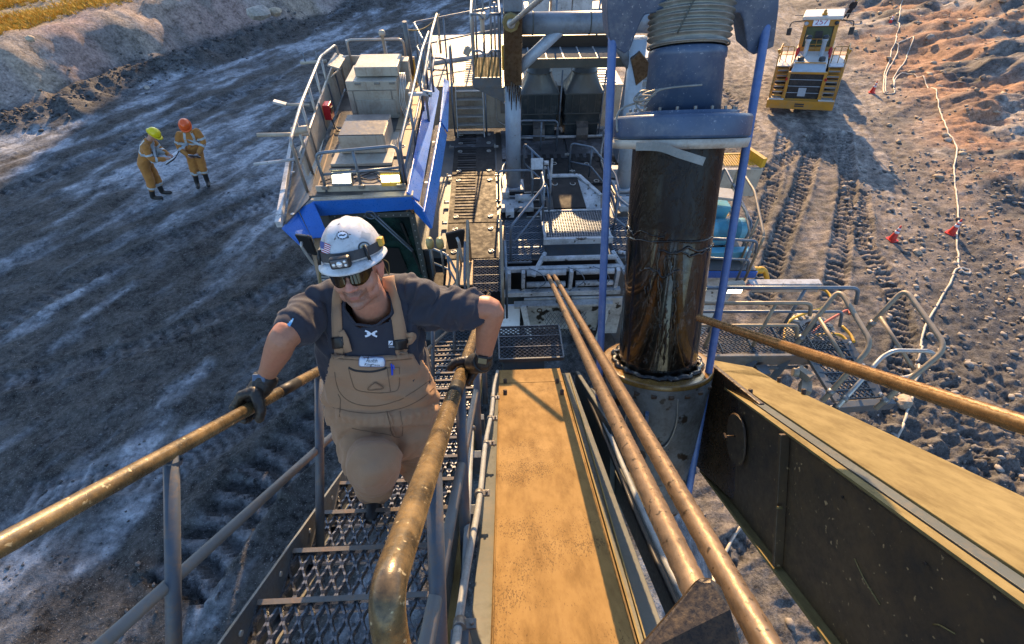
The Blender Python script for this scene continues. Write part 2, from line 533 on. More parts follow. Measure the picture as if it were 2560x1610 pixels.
cc = t.mix(t.ramp(nn, 0.38, 0.62), t.mix(0.72, at.outputs['Color'], (0.0, 0.0, 0.0)), t.mix(0.10, at.outputs['Color'], (1, 0.97, 0.92)))
cc = t.mix(t.math('MULTIPLY', t.ramp(n3, 0.62, 0.68), 0.45), cc, (0.42, 0.41, 0.40))
t.set(Base_Color=cc, Roughness=t.ramp(n2, -1.6, 1.0))
t.b.inputs['Specular IOR Level'].default_value = 0.25
t.bump(t.math('ADD', t.math('ADD', n1, t.math('MULTIPLY', n2, 0.5)), t.math('MULTIPLY', n3, 0.18)), 0.9, 0.07)
me.materials.append(t.m)
g = link('ground', me); tag(g, 'churned grey pit floor, coal-dark bench, pale highwall and lower haul floor', None, None, 'structure')
del me, quads, idx

def ground_z(x, y):
    z, c = terrain(np.array([[float(x)]]), np.array([[float(y)]])); return float(z[0, 0])
def ground_zs(xs, ys):
    z, c = terrain(np.array([xs], float), np.array([ys], float)); return z[0]
def Pg(u, v, z0):
    p = Pz(u, v, z0)
    for _ in range(4): p = Pz(u, v, ground_z(p.x, p.y))
    return p

# ------------------------------------------------------------------ loose stones
def ico(sub):
    bm = bmesh.new(); bmesh.ops.create_icosphere(bm, subdivisions=sub, radius=1.0)
    v = np.array([p.co[:] for p in bm.verts]); f = np.array([[q.index for q in p.verts] for p in bm.faces]); bm.free(); return v, f
IV1, IF1 = ico(1); IV2, IF2 = ico(2)
def rocks(name, label, n, sampler, smin, smax, mat, seed, cat=None, power=3.0):
    rng = np.random.default_rng(seed)
    xs, ys = sampler(rng, n); zs = ground_zs(xs, ys)
    sz = smin + (smax - smin) * rng.random(len(xs)) ** power
    V = []; F = []; off = 0
    for i in range(len(xs)):
        base, bf = IV1, IF1
        sc = sz[i] * np.array([1, 0.5 + 0.5 * rng.random(), 0.3 + 0.35 * rng.random()])
        v = base * (0.58 + 0.66 * rng.random((len(base), 1))) * sc
        a = rng.random() * 6.28; ca_, sa_ = math.cos(a), math.sin(a)
        v = v @ np.array([[ca_, sa_, 0], [-sa_, ca_, 0], [0, 0, 1]])
        V.append(v + [xs[i], ys[i], zs[i] + sc[2] * 0.35]); F.append(bf + off); off += len(base)
    V = np.concatenate(V); F = np.concatenate(F)
    m = bpy.data.meshes.new(name)
    m.vertices.add(len(V)); m.vertices.foreach_set('co', V.astype(np.float32).ravel())
    m.loops.add(len(F) * 3); m.loops.foreach_set('vertex_index', F.ravel().astype(np.int32))
    m.polygons.add(len(F)); m.polygons.foreach_set('loop_start', (np.arange(len(F)) * 3).astype(np.int32))
    m.update(); m.validate(); m.materials.append(mat)
    o = link(name, m); tag(o, label, cat or 'stones', None, 'stuff'); return o
def px_sampler(poly_u, poly_v, z0, dens=None):
    def f(rng, n):
        xs = []; ys = []
        while len(xs) < n:
            p = Pz(rng.uniform(*poly_u), rng.uniform(*poly_v), z0)
            if dens is None or rng.random() < dens(p): xs.append(p.x); ys.append(p.y)
        return np.array(xs), np.array(ys)
    return f
def stone_mat(name, c0, c1):
    t = NT(name); gm = t.n('ShaderNodeNewGeometry')
    c = t.mix(gm.outputs['Random Per Island'], c0, c1)
    n = t.noise(12, 5, 0.65); c = t.mix(t.ramp(n, 0.35, 0.7), t.mix(0.45, c, (0, 0, 0)), c)
    t.set(Base_Color=c, Roughness=0.85); t.bump(n, 0.6, 0.02); return t.m
M_stone = stone_mat('stone', (0.14, 0.13, 0.125), (0.46, 0.42, 0.37))
M_coal = stone_mat('coal_stone', (0.03, 0.03, 0.033), (0.15, 0.15, 0.155))
M_tan = stone_mat('tan_stone', (0.26, 0.20, 0.15), (0.56, 0.46, 0.34))
rocks('loose_stones', 'grey loose stones scattered over the lower haul floor on the right', 2600, px_sampler((1700, 2700), (250, 1350), FLOOR, lambda p: 0.08 + 0.92 * (p.x > 20)), 0.015, 0.15, M_stone, 1, power=8.0)
def near_sampler(rng, n):
    y = rng.uniform(1.5, 26, n); x = np.maximum(6, 11 + 0.35 * y) + rng.uniform(0, 1, n) * 9 - (y < 9) * 5 * rng.random(n); return x, y
rocks('rubble_stones', 'pale angular rubble littering the ground near the boom', 6000, near_sampler, 0.014, 0.19, M_stone, 2, power=9.0)
def bank_sampler(rng, n):
    y = rng.uniform(10, 62, n); x = 23.0 + 0.28 * (y - 20) + rng.uniform(0, 1, n) ** 0.8 * 24; return x, y
rocks('bank_stones', 'tan stones on the orange spoil bank at the right edge', 3200, bank_sampler, 0.03, 0.34, M_tan, 3, power=6.0)
rocks('bench_grit', 'fine grit and small stones pressed into the coal bench', 2600, px_sampler((0, 1180), (430, 1610), BENCH), 0.006, 0.04, M_coal, 4, power=5.0)
def foot_sampler(rng, n):
    xs = []; ys = []
    while len(xs) < n:
        i = rng.integers(1, len(wx) - 2); tt = rng.random(); x = wx[i] * (1 - tt) + wx[i + 1] * tt; y = wy[i] * (1 - tt) + wy[i + 1] * tt
        xs.append(x + rng.normal(0.2, 0.45)); ys.append(y + rng.normal(-0.45, 0.45))
    return np.array(xs), np.array(ys)
rocks('coal_rubble', 'dark coal lumps heaped along the foot of the highwall', 2200, foot_sampler, 0.015, 0.10, M_coal, 5)
# boulders that can be told apart
def boulder(u, v, z0, r, mat, label, seed):
    p = Pg(u, v, z0); rng = np.random.default_rng(seed)
    v_ = IV2 * (0.84 + 0.32 * rng.random((len(IV2), 1))) * [r, r * rng.uniform(0.7, 1), r * rng.uniform(0.5, 0.75)]
    m = bpy.data.meshes.new('boulder'); m.from_pydata([tuple(q) for q in v_], [], [tuple(int(i) for i in q) for q in IF2]); m.materials.append(mat)
    o = link('boulder', m); o.location = (p.x, p.y, p.z + r * 0.25); o.rotation_euler = (0, 0, rng.random() * 6)
    tag(o, label, 'rock', 'single large rocks on the pit ground'); return o
boulder(2400, 58, FLOOR, 0.42, M_tan, 'pale tan boulder high on the bank beside the cone at the top', 1)
boulder(2530, 38, FLOOR, 0.48, M_tan, 'yellowish boulder at the top right corner on the spoil bank', 2)
boulder(2325, 95, FLOOR, 0.32, M_stone, 'grey boulder just right of the top end of the pale cable', 3)
boulder(2362, 340, FLOOR, 0.22, M_tan, 'round tan rock touching the pale cable below the bend', 4)
boulder(2368, 352, FLOOR, 0.24, M_stone, 'flat grey rock against the pale cable, lower of two', 5)
boulder(2291, 633, FLOOR, 0.20, M_tan, 'small whitish rock lying right of the lone lit cone', 6)
boulder(2258, 1008, FLOOR, 0.30, M_tan, 'brownish rock beside the cable below the ladder hoops', 7)
boulder(2240, 985, FLOOR, 0.15, M_stone, 'fist of grey rock near the lower cable end', 8)
boulder(650, 40, BENCH + 2.2, 0.42, M_stone, 'weathered rock sitting high on the highwall face', 9)
boulder(690, 34, BENCH + 2.2, 0.26, M_tan, 'smaller tan rock beside the weathered one on the highwall', 10)
boulder(78, 100, BENCH + 1.7, 0.16, M_tan, 'rust-stained rock on the crest below the yellow grass', 11)
boulder(368, 222, BENCH, 0.12, M_stone, 'pale stone on the dark coal heap at the wall foot', 12)
# dry grass on the plateau
rng = np.random.default_rng(9)
V = []; F = []; GCOL = []
_r = np.array(_M)
uu = rng.uniform(-60, 620, 60000); vv = rng.uniform(-30, 330, 60000)
dirs = np.stack([(uu - 1280) / FPX, (805 - vv) / FPX, -np.ones_like(uu)], -1) @ _r.T
tt = (BENCH + 1.75 - CAM.z) / dirs[:, 2]; gxs = dirs[:, 0] * tt; gys = dirs[:, 1] * tt
dd = wall_dist(gxs, gys)
ww = np.exp(-((dd - 3.2) / 0.8) ** 2) * 0.7 + np.exp(-((dd - 6.4) / 0.7) ** 2)
keep = (dd > 2.3) & (dd < 13) & (rng.random(60000) < ww * (0.25 + 1.2 * fbm(gxs * 0.7, gys * 0.7, 2, 7)))
gxs = gxs[keep][:2300]; gys = gys[keep][:2300]; gzs = ground_zs(gxs, gys)
for px_, py_, z in zip(gxs, gys, gzs):
    h = rng.uniform(0.06, 0.2)
    for k in range(7):
        a = rng.random() * 6.28; r0 = rng.random() * 0.1; b = np.array([px_ + r0 * math.cos(a), py_ + r0 * math.sin(a), z])
        tip = b + [math.cos(a) * h * 0.6, math.sin(a) * h * 0.6, h * rng.uniform(0.6, 1)]
        sd = np.array([-math.sin(a), math.cos(a), 0]) * 0.014
        n = len(V); V += [tuple(b - sd), tuple(b + sd), tuple(tip)]; F.append((n, n + 1, n + 2))
m = bpy.data.meshes.new('dry_grass'); m.from_pydata(V, [], F); m.materials.append(stone_mat('dry_grass', (0.70, 0.36, 0.03), (0.78, 0.55, 0.08)))
tag(link('dry_grass', m), 'tufts of yellow dry grass along the plateau above the highwall', 'grass', None, 'stuff')

# ------------------------------------------------------------------ materials of the machine
def boomtop(name, c, c2, amt):
    t = NT(name); big = t.noise(1.6, 5, 0.65); mid = t.noise(7, 5, 0.7, stretch=(1.6, 0.5, 0.5)); f = t.noise(150, 5, 0.75, stretch=(1, 0.4, 0.4)); sc = t.noise(9, 4, 0.75, stretch=(9, 0.6, 0.6))
    cc = t.mix(t.ramp(big, 0.35, 0.65), c, c2); cc = t.mix(t.math('MULTIPLY', t.ramp(mid, 0.42, 0.68), 0.55), cc, (c[0] * 0.45, c[1] * 0.4, c[2] * 0.4))
    dens = t.math('SUBTRACT', 0.69, t.math('MULTIPLY', t.ramp(t.noise(2.3, 4, 0.6), 0.42, 0.68), 0.17 * amt)); spk = t.math('GREATER_THAN', f, dens)
    cc = t.mix(t.math('MULTIPLY', spk, 0.65), cc, (0.05, 0.028, 0.012)); cc = t.mix(t.math('MULTIPLY', t.ramp(sc, 0.66, 0.72), 0.5), cc, (0.12, 0.06, 0.025))
    t.set(Base_Color=cc, Roughness=t.ramp(mid, -1.2, 1.2)); t.b.inputs['Specular IOR Level'].default_value = 0.15; t.bump(t.math('ADD', mid, f), 0.2, 0.003); return t.m
M_orange = boomtop('boom_tan_paint', (0.195, 0.118, 0.038), (0.25, 0.16, 0.062), 1.0)
M_tan2 = boomtop('boom_pale_paint', (0.185, 0.142, 0.058), (0.235, 0.185, 0.082), 0.45)
M_web = paint('boom_web_paint', (0.095, 0.06, 0.03), 0.45, 0, (0.022, 0.02, 0.018), 0.75, 2.0, 0.25, speck=(0.38, 0.26, 0.13), speck_scale=26, speck_amt=0.68)
M_darkg = paint('dark_green_grey_paint', (0.050, 0.060, 0.058), 0.5, 0, (0.13, 0.10, 0.065), 0.4, 5, 0.2)
M_rail = paint('worn_brass_rail', (0.29, 0.195, 0.085), 0.27, 0.2, (0.045, 0.035, 0.02), 1.0, 11, 0.3, speck=(0.45, 0.36, 0.2), speck_scale=60, speck_amt=0.66)
M_tape = plain('black_tape', (0.015, 0.014, 0.013), 0.5)
M_post = paint('rail_post_steel', (0.075, 0.092, 0.115), 0.5, 0.2, (0.20, 0.13, 0.07), 0.45, 12, 0.2)
M_mid = paint('mid_rail_steel', (0.16, 0.15, 0.135), 0.45, 0.2, (0.30, 0.17, 0.08), 0.45, 10, 0.15)
M_tread = paint('galvanised_tread', (0.15, 0.16, 0.175), 0.26, 0.6, (0.05, 0.04, 0.03), 0.5, 14, 0.2)
M_string = paint('stringer_steel', (0.10, 0.12, 0.14), 0.45, 0.4, (0.17, 0.13, 0.08), 0.5, 8, 0.2)
M_rope = paint('tan_wire_rope', (0.20, 0.135, 0.08), 0.38, 0.35, (0.07, 0.05, 0.03), 0.5, 14, 0.2, speck=(0.05, 0.035, 0.02), speck_scale=45, speck_amt=0.62)
M_rope2 = paint('golden_greased_rope', (0.30, 0.165, 0.06), 0.20, 0.5, (0.08, 0.04, 0.015), 0.5, 14, 0.2)
M_blue_rope = paint('blue_sheathed_rope', (0.06, 0.125, 0.32), 0.4, 0.0, (0.16, 0.21, 0.36), 0.5, 12, 0.15)
M_grey_conduit = paint('grey_conduit', (0.26, 0.28, 0.28), 0.5, 0, (0.12, 0.09, 0.06), 0.4, 15, 0.1)
M_black = plain('black_rubber', (0.012, 0.012, 0.013), 0.45)
M_steel = paint('dusty_steel', (0.22, 0.22, 0.21), 0.45, 0.6, (0.20, 0.14, 0.08), 0.5, 10, 0.2)
M_housing = paint('saddle_grey', (0.13, 0.135, 0.135), 0.42, 0.0, (0.035, 0.026, 0.018), 0.7, 4, 0.3, speck=(0.02, 0.013, 0.008), speck_scale=6, speck_amt=0.58)
# grease on the handle: glossy brown-black with drips
def grease():
    t = NT('handle_grease')
    n = t.noise(7, 6, 0.6, stretch=(1, 1, 0.35)); d = t.noise(22, 5, 0.6, stretch=(1, 1, 0.12))
    c = t.mix(t.ramp(n, 0.42, 0.7), (0.004, 0.0035, 0.003), (0.018, 0.012, 0.007))
    c = t.mix(t.math('MULTIPLY', t.ramp(d, 0.60, 0.68), 0.5), c, (0.09, 0.085, 0.08))
    sp = t.n('ShaderNodeSeparateXYZ'); t.L(t.tc.outputs['Object'], sp.inputs[0]); hi = t.ramp(t.math('ADD', sp.outputs[2], t.math('MULTIPLY', n, 0.25)), 14.55, 14.68)
    c = t.mix(hi, c, (0.008, 0.005, 0.003))
    t.set(Base_Color=c, Roughness=t.math('ADD', t.ramp(n, -0.25, 3.6), t.math('MULTIPLY', hi, 0.12)), Metallic=0.1)
    t.L(t.math('MULTIPLY', t.math('SUBTRACT', 1.0, hi), 0.6), t.b.inputs['Coat Weight']); t.b.inputs['Specular IOR Level'].default_value = 0.3
    t.b.inputs['Coat Roughness'].default_value = 0.05; t.b.inputs['Coat IOR'].default_value = 1.5
    h = t.math('ADD', t.math('MULTIPLY', t.ramp(d, 0.52, 0.66), 0.7), t.math('MULTIPLY', t.ramp(n, 0.5, 0.62), 1.3))
    t.bump(h, 0.35, 0.012)
    return t.m
M_grease = grease()
M_yellow_grease = paint('yellow_grease', (0.22, 0.12, 0.03), 0.18, 0, (0.03, 0.018, 0.008), 0.7, 8, 0.6)
M_blue_steel = paint('scuffed_blue_steel', (0.055, 0.09, 0.16), 0.4, 0.15, (0.17, 0.20, 0.24), 0.45, 6, 0.2, speck=(0.20, 0.24, 0.31), speck_scale=48, speck_amt=0.66)
M_bellows = paint('grey_green_bellows', (0.19, 0.195, 0.18), 0.36, 0.25, (0.33, 0.32, 0.30), 0.5, 8, 0.1)

# ------------------------------------------------------------------ boom
BD = Vector((0, 1, -SL)).normalized(); BN = Vector((0, SL, 1)).normalized()
def B(x, y, o=0.0):
    return Vector((x, y, 15.3 - SL * y)) + BN * o
def bquad(mb, xs, ys, o0, th):
    """slab lying in the boom plane: xs=((x0a,x1a),(x0b,x1b)) at ys=(ya,yb)"""
    (a0, a1), (b0, b1) = xs
    pts = [B(a0, ys[0], o0), B(a1, ys[0], o0), B(b1, ys[1], o0), B(b0, ys[1], o0)]
    return mb.plate(pts, th, BN)
boom = thing('shovel_boom_beam', 'tan flat-topped boom beam running down the middle beside the stairs', 'beam', B(0.3, 1.5), 0, 'boom beams')
m = MB(); bquad(m, ((-0.085, 0.345), (0.005, 0.715)), (-0.9, 3.52), 0.0, 0.03); m.build('top_plate', M_orange, boom, 0.004)
m = MB(); bquad(m, ((-0.165, 0.475), (-0.075, 0.83)), (-0.9, 3.50), -0.055, 0.03); m.build('flange', M_darkg, boom, 0.003)
m = MB(); bquad(m, ((0.352, 0.36), (0.722, 0.73)), (-0.9, 3.4), -0.02, 0.035); m.build('edge_strip', M_tan2, boom)
for s_, n_ in ((-1, 'left'), (1, 'right')):
    m = MB(); xa, xb = ((-0.125, -0.04) if s_ < 0 else (0.42, 0.775))
    m.plate([B(xa, -0.9, -0.086), B(xb, 3.48, -0.086), B(xb, 3.48, -1.0), B(xa, -0.9, -1.0)], 0.03, (1, 0, 0)); m.build('side_web', M_darkg, boom)
m = MB(); m.plate([B(-0.04, 3.5, -0.086), B(0.775, 3.5, -0.086), B(0.775, 3.5, -1.0), B(-0.04, 3.5, -1.0)], 0.03); m.build('end_plate', M_darkg, boom)
def lug(par, x, y, r=0.019):
    c = B(x, y, 0.0)
    m = MB(); m.lathe(c, BN, [(0, r), (0.045, r), (0.047, r * 0.8), (0.047, r * 0.55), (0.02, r * 0.5), (0.02, 0.001)], 14)
    return m.build('lug', M_darkrust, par)
M_darkrust = paint('dark_rusty_steel', (0.05, 0.035, 0.025), 0.5, 0.3, (0.18, 0.09, 0.04), 0.5, 20, 0.2)
for u, v in ((1263, 958), (1263, 986), (1393, 958), (1405, 986)):
    p = Pb(u, v); lug(boom, p.x, p.y)
# weld seam across the plate
m = MB(); m.tube([B(0.0, 3.05, 0.001), B(0.68, 3.05, 0.001)], 0.004, 6); m.build('weld_seam', M_orange, boom)
beam = thing('shovel_boom_beam', 'tan boom beam on the right with an oval manhole in its dark side', 'beam', B(2.4, 1.5), 0, 'boom beams')
m = MB(); bquad(m, ((1.93, 2.70), (2.42, 2.80)), (-0.9, 3.22), 0.0, 0.03)
m.plate([B(2.42, 3.22, 0), B(2.80, 2.90, 0), B(2.86, 3.3, 0), B(2.5, 3.75, 0)], 0.03, BN)
m.build('top_plate', M_tan2, beam, 0.004)
m = MB(); bquad(m, ((1.86, 1.925), (2.33, 2.41)), (-0.9, 3.2), -0.012, 0.02); m.build('edge_step', M_darkg, beam, 0.002)
m = MB(); bquad(m, ((1.80, 1.855), (2.265, 2.325)), (-0.9, 3.2), -0.02, 0.02); m.build('edge_lip', M_tan2, beam, 0.002)
def web(y0, y1):
    fx = lambda y: 1.83 + (y + 0.9) / 4.1 * 0.47
    m = MB(); m.plate([B(fx(y0), y0, -0.04), B(fx(y1), y1, -0.04), B(fx(y1), y1, -1.12), B(fx(y0), y0, -1.12)], 0.03, (-1, 0, 0)); return m
web(-0.9, 3.2).build('side_web', M_web, beam)
m = MB(); m.plate([B(2.77, -0.9, -0.03), B(2.78, 3.0, -0.03), B(2.78, 3.0, -1.12), B(2.77, -0.9, -1.12)], 0.03, (1, 0, 0)); m.build('side_web', M_web, beam)
m = MB(); m.plate([B(2.30, 3.2, -0.03), B(2.78, 2.98, -0.03), B(2.78, 2.98, -1.12), B(2.30, 3.2, -1.12)], 0.03); m.build('end_plate', M_web, beam)
m = MB(); bquad(m, ((1.76, 2.75), (2.23, 2.78)), (-0.9, 3.2), -1.125, 0.03); m.build('bottom_flange', M_tan2, beam, 0.003)
fx = lambda y: 1.83 + (y + 0.9) / 4.1 * 0.47
ys = 1.83
m = MB(); m.bar(B(fx(ys) - 0.04, ys, -0.04), B(fx(ys) - 0.04, ys, -1.1), 0.03, 0.07, (1, 0, 0)); m.build('stiffener', M_web, beam, 0.003)
# oval manhole cover
mc = Vector((fx(2.24) - 0.002, 2.24, 13.02))
pts = []
ax1 = (B(0, 1, 0) - B(0, 0, 0)).normalized()
for k in range(28):
    a = 2 * math.pi * k / 28
    ca_, sa_ = math.cos(a), math.sin(a)
    e = 0.80
    p = Vector((0, 0, 0)) + Vector((0, -ax1.z, ax1.y)) * 0.235 * abs(ca_) ** e * (1 if ca_ > 0 else -1) + ax1 * 0.165 * abs(sa_) ** e * (1 if sa_ > 0 else -1)
    pts.append(mc + p)
mh = MB(); mh.plate(pts, 0.02, (-1, 0, 0)); [None for _ in ()]
mh.v = [(x - 0.02, y, z) for x, y, z in mh.v]
mho = mh.build('manhole_cover', M_web, beam, 0.004)
m = MB(); m.tube([p + Vector((-0.008, 0, 0)) for p in pts], 0.007, 6, closed=True); m.build('cover_rim', M_darkrust, mho)
m = MB(); m.cyl(mc + Vector((-0.02, 0.02, 0.02)), mc + Vector((-0.12, 0.02, 0.03)), 0.009, 0.009, 8); m.box(mc + Vector((-0.12, 0.02, 0.03)), (0.02, 0.05, 0.03)); m.build('cover_bolt', M_darkrust, mho)
for u, v in ((1818, 955), (1876, 985), (1948, 955), (2009, 985)):
    p = Pb(u, v); lug(beam, p.x, p.y, 0.02)

# ------------------------------------------------------------------ grating
def zigzag(mb, x0, x1, y0, y1, z, pitch=0.032, seg=6, h=0.02, w=0.0075, rot=None, org=None):
    """serrated expanded-metal ribbons running in y"""
    n = int(round((x1 - x0) / pitch)); n = max(2, n)
    step = (y1 - y0) / seg
    for i in range(n + 1):
        xc = x0 + (x1 - x0) * i / n; A = (x1 - x0) / n * 0.42
        path = []
        for k in range(seg * 4 + 1):
            y = y0 + (y1 - y0) * k / (seg * 4)
            ph = (k % 8) / 8.0
            tri = 1 - 4 * abs(ph - 0.5)          # -1..1
            tri = max(-1, min(1, tri * 1.25))
            path.append((xc + A * tri * (1 if i % 2 else -1), y, z + (0.004 if k % 2 else 0)))
        vs = []; fs = []
        for (x, y, zz) in path:
            vs += [(x - w / 2, y, zz), (x + w / 2, y, zz), (x + w / 2, y, z - h), (x - w / 2, y, z - h)]
        for k in range(len(path) - 1):
            a = k * 4; b = a + 4
            fs += [(a, a + 1, b + 1, b), (a + 1, a + 2, b + 2, b + 1), (a + 3, a, b, b + 3)]
        mb.add(vs, fs)
stair = thing('boom_stairs', 'steel stairs with serrated diamond-grid treads descending beside the boom', 'stairs', B(-0.6, 1.2))
tm = MB(); W0, W1 = -0.35, 0.35
zigzag(tm, W0 + 0.01, W1 - 0.01, -0.115, 0.115, 0, 0.030, 4, 0.034, 0.0095)
tm.box((0, 0.122, -0.012), (W1 - W0, 0.012, 0.04)); tm.box((0, -0.122, -0.016), (W1 - W0, 0.01, 0.035))
tm.box((W0, 0, -0.014), (0.008, 0.25, 0.045)); tm.box((W1, 0, -0.014), (0.008, 0.25, 0.045))
tme = tm.mesh('tread', M_tread)
nm_ = MB(); nm_.box((0, 0.124, 0.012), (W1 - W0, 0.020, 0.006)); nme = nm_.mesh('nosing', M_mid)  # nosing bar added in its own colour as a highlight along the tread edge
k = 0; y = 0.566 - 0.26 * 4
while y < 5.0:
    xc = -0.622 + 0.008 * max(0, y)
    if k == 0: to = link('tread', tme, stair, local=False)
    else:
        to = o0.copy(); col.objects.link(to)
    to.location = (xc, y - 0.125, 15.3 - SL * y + 0.02)
    if k == 0: o0 = to
    no_ = bpy.data.objects.new('nosing', nme); col.objects.link(no_); no_.parent = to
    k += 1; y += 0.26
for x in (-0.985, -0.255):
    m = MB(); m.bar(B(x, -0.9, -0.06), B(x + 0.04, 5.1, -0.06), 0.012, 0.24, BN); m.build('stringer', M_string, stair, 0.002)
m = MB(); m.bar(B(-0.985 + 0.03, -0.9, -0.175), B(-0.915, 5.1, -0.175), 0.06, 0.01, BN); m.build('stringer_foot', M_string, stair)

def railing(name, label, x, top_h, mid_h, y0, y1, posts, mtop, mmid, mpost, rtop, rmid, rpost, dx=0.0, cat='handrail', bend=None, tape=None, post_low=None):
    r = thing(name, label, cat, B(x, 1.5), 0, 'stair handrails')
    X = lambda y: x + dx * y
    off = lambda h: (1.7 - h) / math.sqrt(1 + SL * SL) * 1.0
    pt = lambda y, h: Vector((X(y), y, 15.3 - SL * y)) + Vector((0, 0, 1.7 - h))
    pts = [pt(y1, top_h), pt(y0, top_h)]
    if bend: pts = [pt(y1, top_h)] + [pt(y0, top_h)] + [pt(y0, top_h) + Vector(b) for b in bend]
    m = MB(); m.tube(resample(fillet(pts, 0.12, 8), 0.1), rtop, 20); m.build('top_rail', mtop, r)
    m = MB(); m.tube([pt(y1, mid_h), pt(y0 - 0.1, mid_h)], rmid, 16); m.build('mid_rail', mmid, r)
    for yy in posts:
        a = pt(yy, top_h); b = a + Vector((-0.03 if x < -0.5 else 0.0, -0.70, -0.70)).normalized() * ((1.7 - top_h) + 0.02 + (post_low or 0.05)) * 0.82
        m = MB(); m.tube([a, b], rpost, 14)
        m.tube([a - BN * (rtop + 0.004), a - BN * (rtop + 0.02)], [rpost * 1.25, rpost * 1.02], 14, caps=False)
        m.build('post', mpost, r)
    if tape:
        m = MB(); m.tube([pt(tape[0], top_h), pt(tape[1], top_h)], rtop * 1.02, 20); m.build('tape_band', M_tape, r)
    return r
lrail = railing('handrail', 'worn brass-coloured handrail on the left, gripped by the climbing man', -1.05, 0.70, 1.20, -0.5, 5.0, (-0.1, 0.76, 1.54, 2.6, 3.7, 4.8), M_rail, M_mid, M_post, 0.024, 0.019, 0.0215, dx=0.10, tape=(1.24, 1.36))
rrail = railing('handrail', 'worn brass-coloured handrail on the right, its near end curving down', -0.205, 0.70, 1.20, 0.24, 5.0, (0.68, 1.36, 2.3, 3.3, 4.4), M_rail, M_mid, M_post, 0.031, 0.021, 0.024, dx=0.02, bend=[(0.0, -0.06, -0.12), (0.0, -0.07, -0.5)], tape=(1.12, 1.24))
# conduit beside the right rail, with its clamps
con = thing('conduit_pipe', 'thin grey conduit pipe clamped alongside the stairs and boom', 'pipe', B(-0.12, 1.5))
c0, c1 = Vector((-0.19, -0.3, 15.70)), Vector((-0.02, 3.2, 12.94))
cp = [c0.lerp(c1, t) + Vector((0.006 * math.sin(t * 20), 0, 0)) for t in [i / 24 for i in range(25)]]
m = MB(); m.tube(cp, 0.015, 12); m.build('pipe', M_grey_conduit, con)
for tt in (0.20, 0.40, 0.55, 0.66, 0.78):
    c = c0.lerp(c1, tt)
    m = MB(); m.cyl(c - BD * 0.018, c + BD * 0.018, 0.023, 0.023, 14); m.box(c + Vector((0.03, 0, 0)), (0.05, 0.03, 0.02)); m.cyl(c + Vector((0.04, 0, 0.0)), c + Vector((0.04, 0, 0.03)), 0.007, 0.007, 8)
    m.build('clamp', M_steel, con, 0.002)
con2 = thing('conduit_pipe', 'short grey pipe with an open flanged top next to the right handrail post', 'pipe', B(-0.16, 1.0))
m = MB(); m.tube([B(-0.165, 1.25, 0.36), B(-0.165, 0.95, 0.2), B(-0.17, 0.6, 0.0)], 0.014, 12); m.build('pipe', M_grey_conduit, con2)
m = MB(); m.cyl(B(-0.165, 1.25, 0.36), B(-0.165, 1.26, 0.375), 0.022, 0.022, 14); m.build('collar', M_steel, con2)
# rail brackets down the side of the stairs
m0 = None
for i, yy in enumerate((0.35, 0.98, 1.5, 2.05)):
    m = MB(); c = B(-0.155, yy, 0.02); m.box(c, (0.06, 0.05, 0.22)); 
    o = m.build('mounting_bracket', M_string, None, 0.003)
    tag(o, ['black channel bracket lowest in the picture between stairs and conduit', 'black channel bracket second from the bottom between stairs and conduit', 'black channel bracket third from the bottom between stairs and conduit', 'black channel bracket farthest down the slope between stairs and conduit'][i], 'bracket', 'brackets holding the conduit')

# ------------------------------------------------------------------ wire ropes
def rope(name, label, cat, a, b, r, mat, lobes=6, pitch=0.17, amp=0.13, n=24, step=0.02, group=None, sag=0.0):
    a = Vector(a); b = Vector(b); L = (b - a).length; d = (b - a).normalized(); u = d.orthogonal().normalized(); w = d.cross(u)
    k = int(L / step); vs = []; fs = []
    for i in range(k + 1):
        t = i / k; c = a.lerp(b, t) + Vector((0, 0, -sag * 4 * t * (1 - t)))
        for j in range(n):
            th = 2 * math.pi * j / n
            rr = r * (1 + amp * abs(math.cos(lobes * 0.5 * (th - 2 * math.pi * t * L / pitch))) - amp)
            vs.append(c + (u * math.cos(th) + w * math.sin(th)) * rr)
    for i in range(k):
        for j in range(n):
            j2 = (j + 1) % n; fs.append((i * n + j, i * n + j2, (i + 1) * n + j2, (i + 1) * n + j))
    m = MB(); m.add(vs, fs, True); o = m.build(name, mat); tag(o, label, cat, group); return o
a1, b1 = Pd(1371, 690, 7.3), Pd(1745, 1490, 1.02)
rope('wire_rope', 'tan wire rope, the left of the two running side by side down the middle', 'wire rope', b1 + (b1 - a1) * 0.16, a1, 0.031, M_rope, group='crowd ropes along the boom')
a2, b2 = Pd(1386, 690, 7.3), Pd(1912, 1605, 0.98)
rope('wire_rope', 'tan wire rope, the right of the two running side by side down the middle', 'wire rope', b2 + (b2 - a2) * 0.12, a2, 0.031, M_rope, group='crowd ropes along the boom')
a3, b3 = Pd(1748, 795, 3.5), Pd(2560, 1062, 1.30)
rope('wire_rope', 'greasy golden wire rope crossing the ladder toward the right edge', 'wire rope', b3 + (b3 - a3) * 0.15, a3, 0.028, M_rope2, group=None)
def long_rope(label, a, b, r, ext0, ext1):
    a = Vector(a); b = Vector(b)
    return rope('hoist_rope', label, 'rope', a - (b - a) * ext0, b + (b - a) * ext1, r, M_blue_rope, lobes=8, pitch=0.5, amp=0.05, group='blue hoist ropes')
long_rope('blue hoist rope left of the greasy handle', Pd(1530, 125, 3.95), Pd(1500, 905, 4.9), 0.036, 0.12, 0.25)
long_rope('blue hoist rope right of the greasy handle, oil-stained along one side', Pd(1905, 130, 3.95), Pd(1770, 940, 4.75), 0.036, 0.12, 0.5)
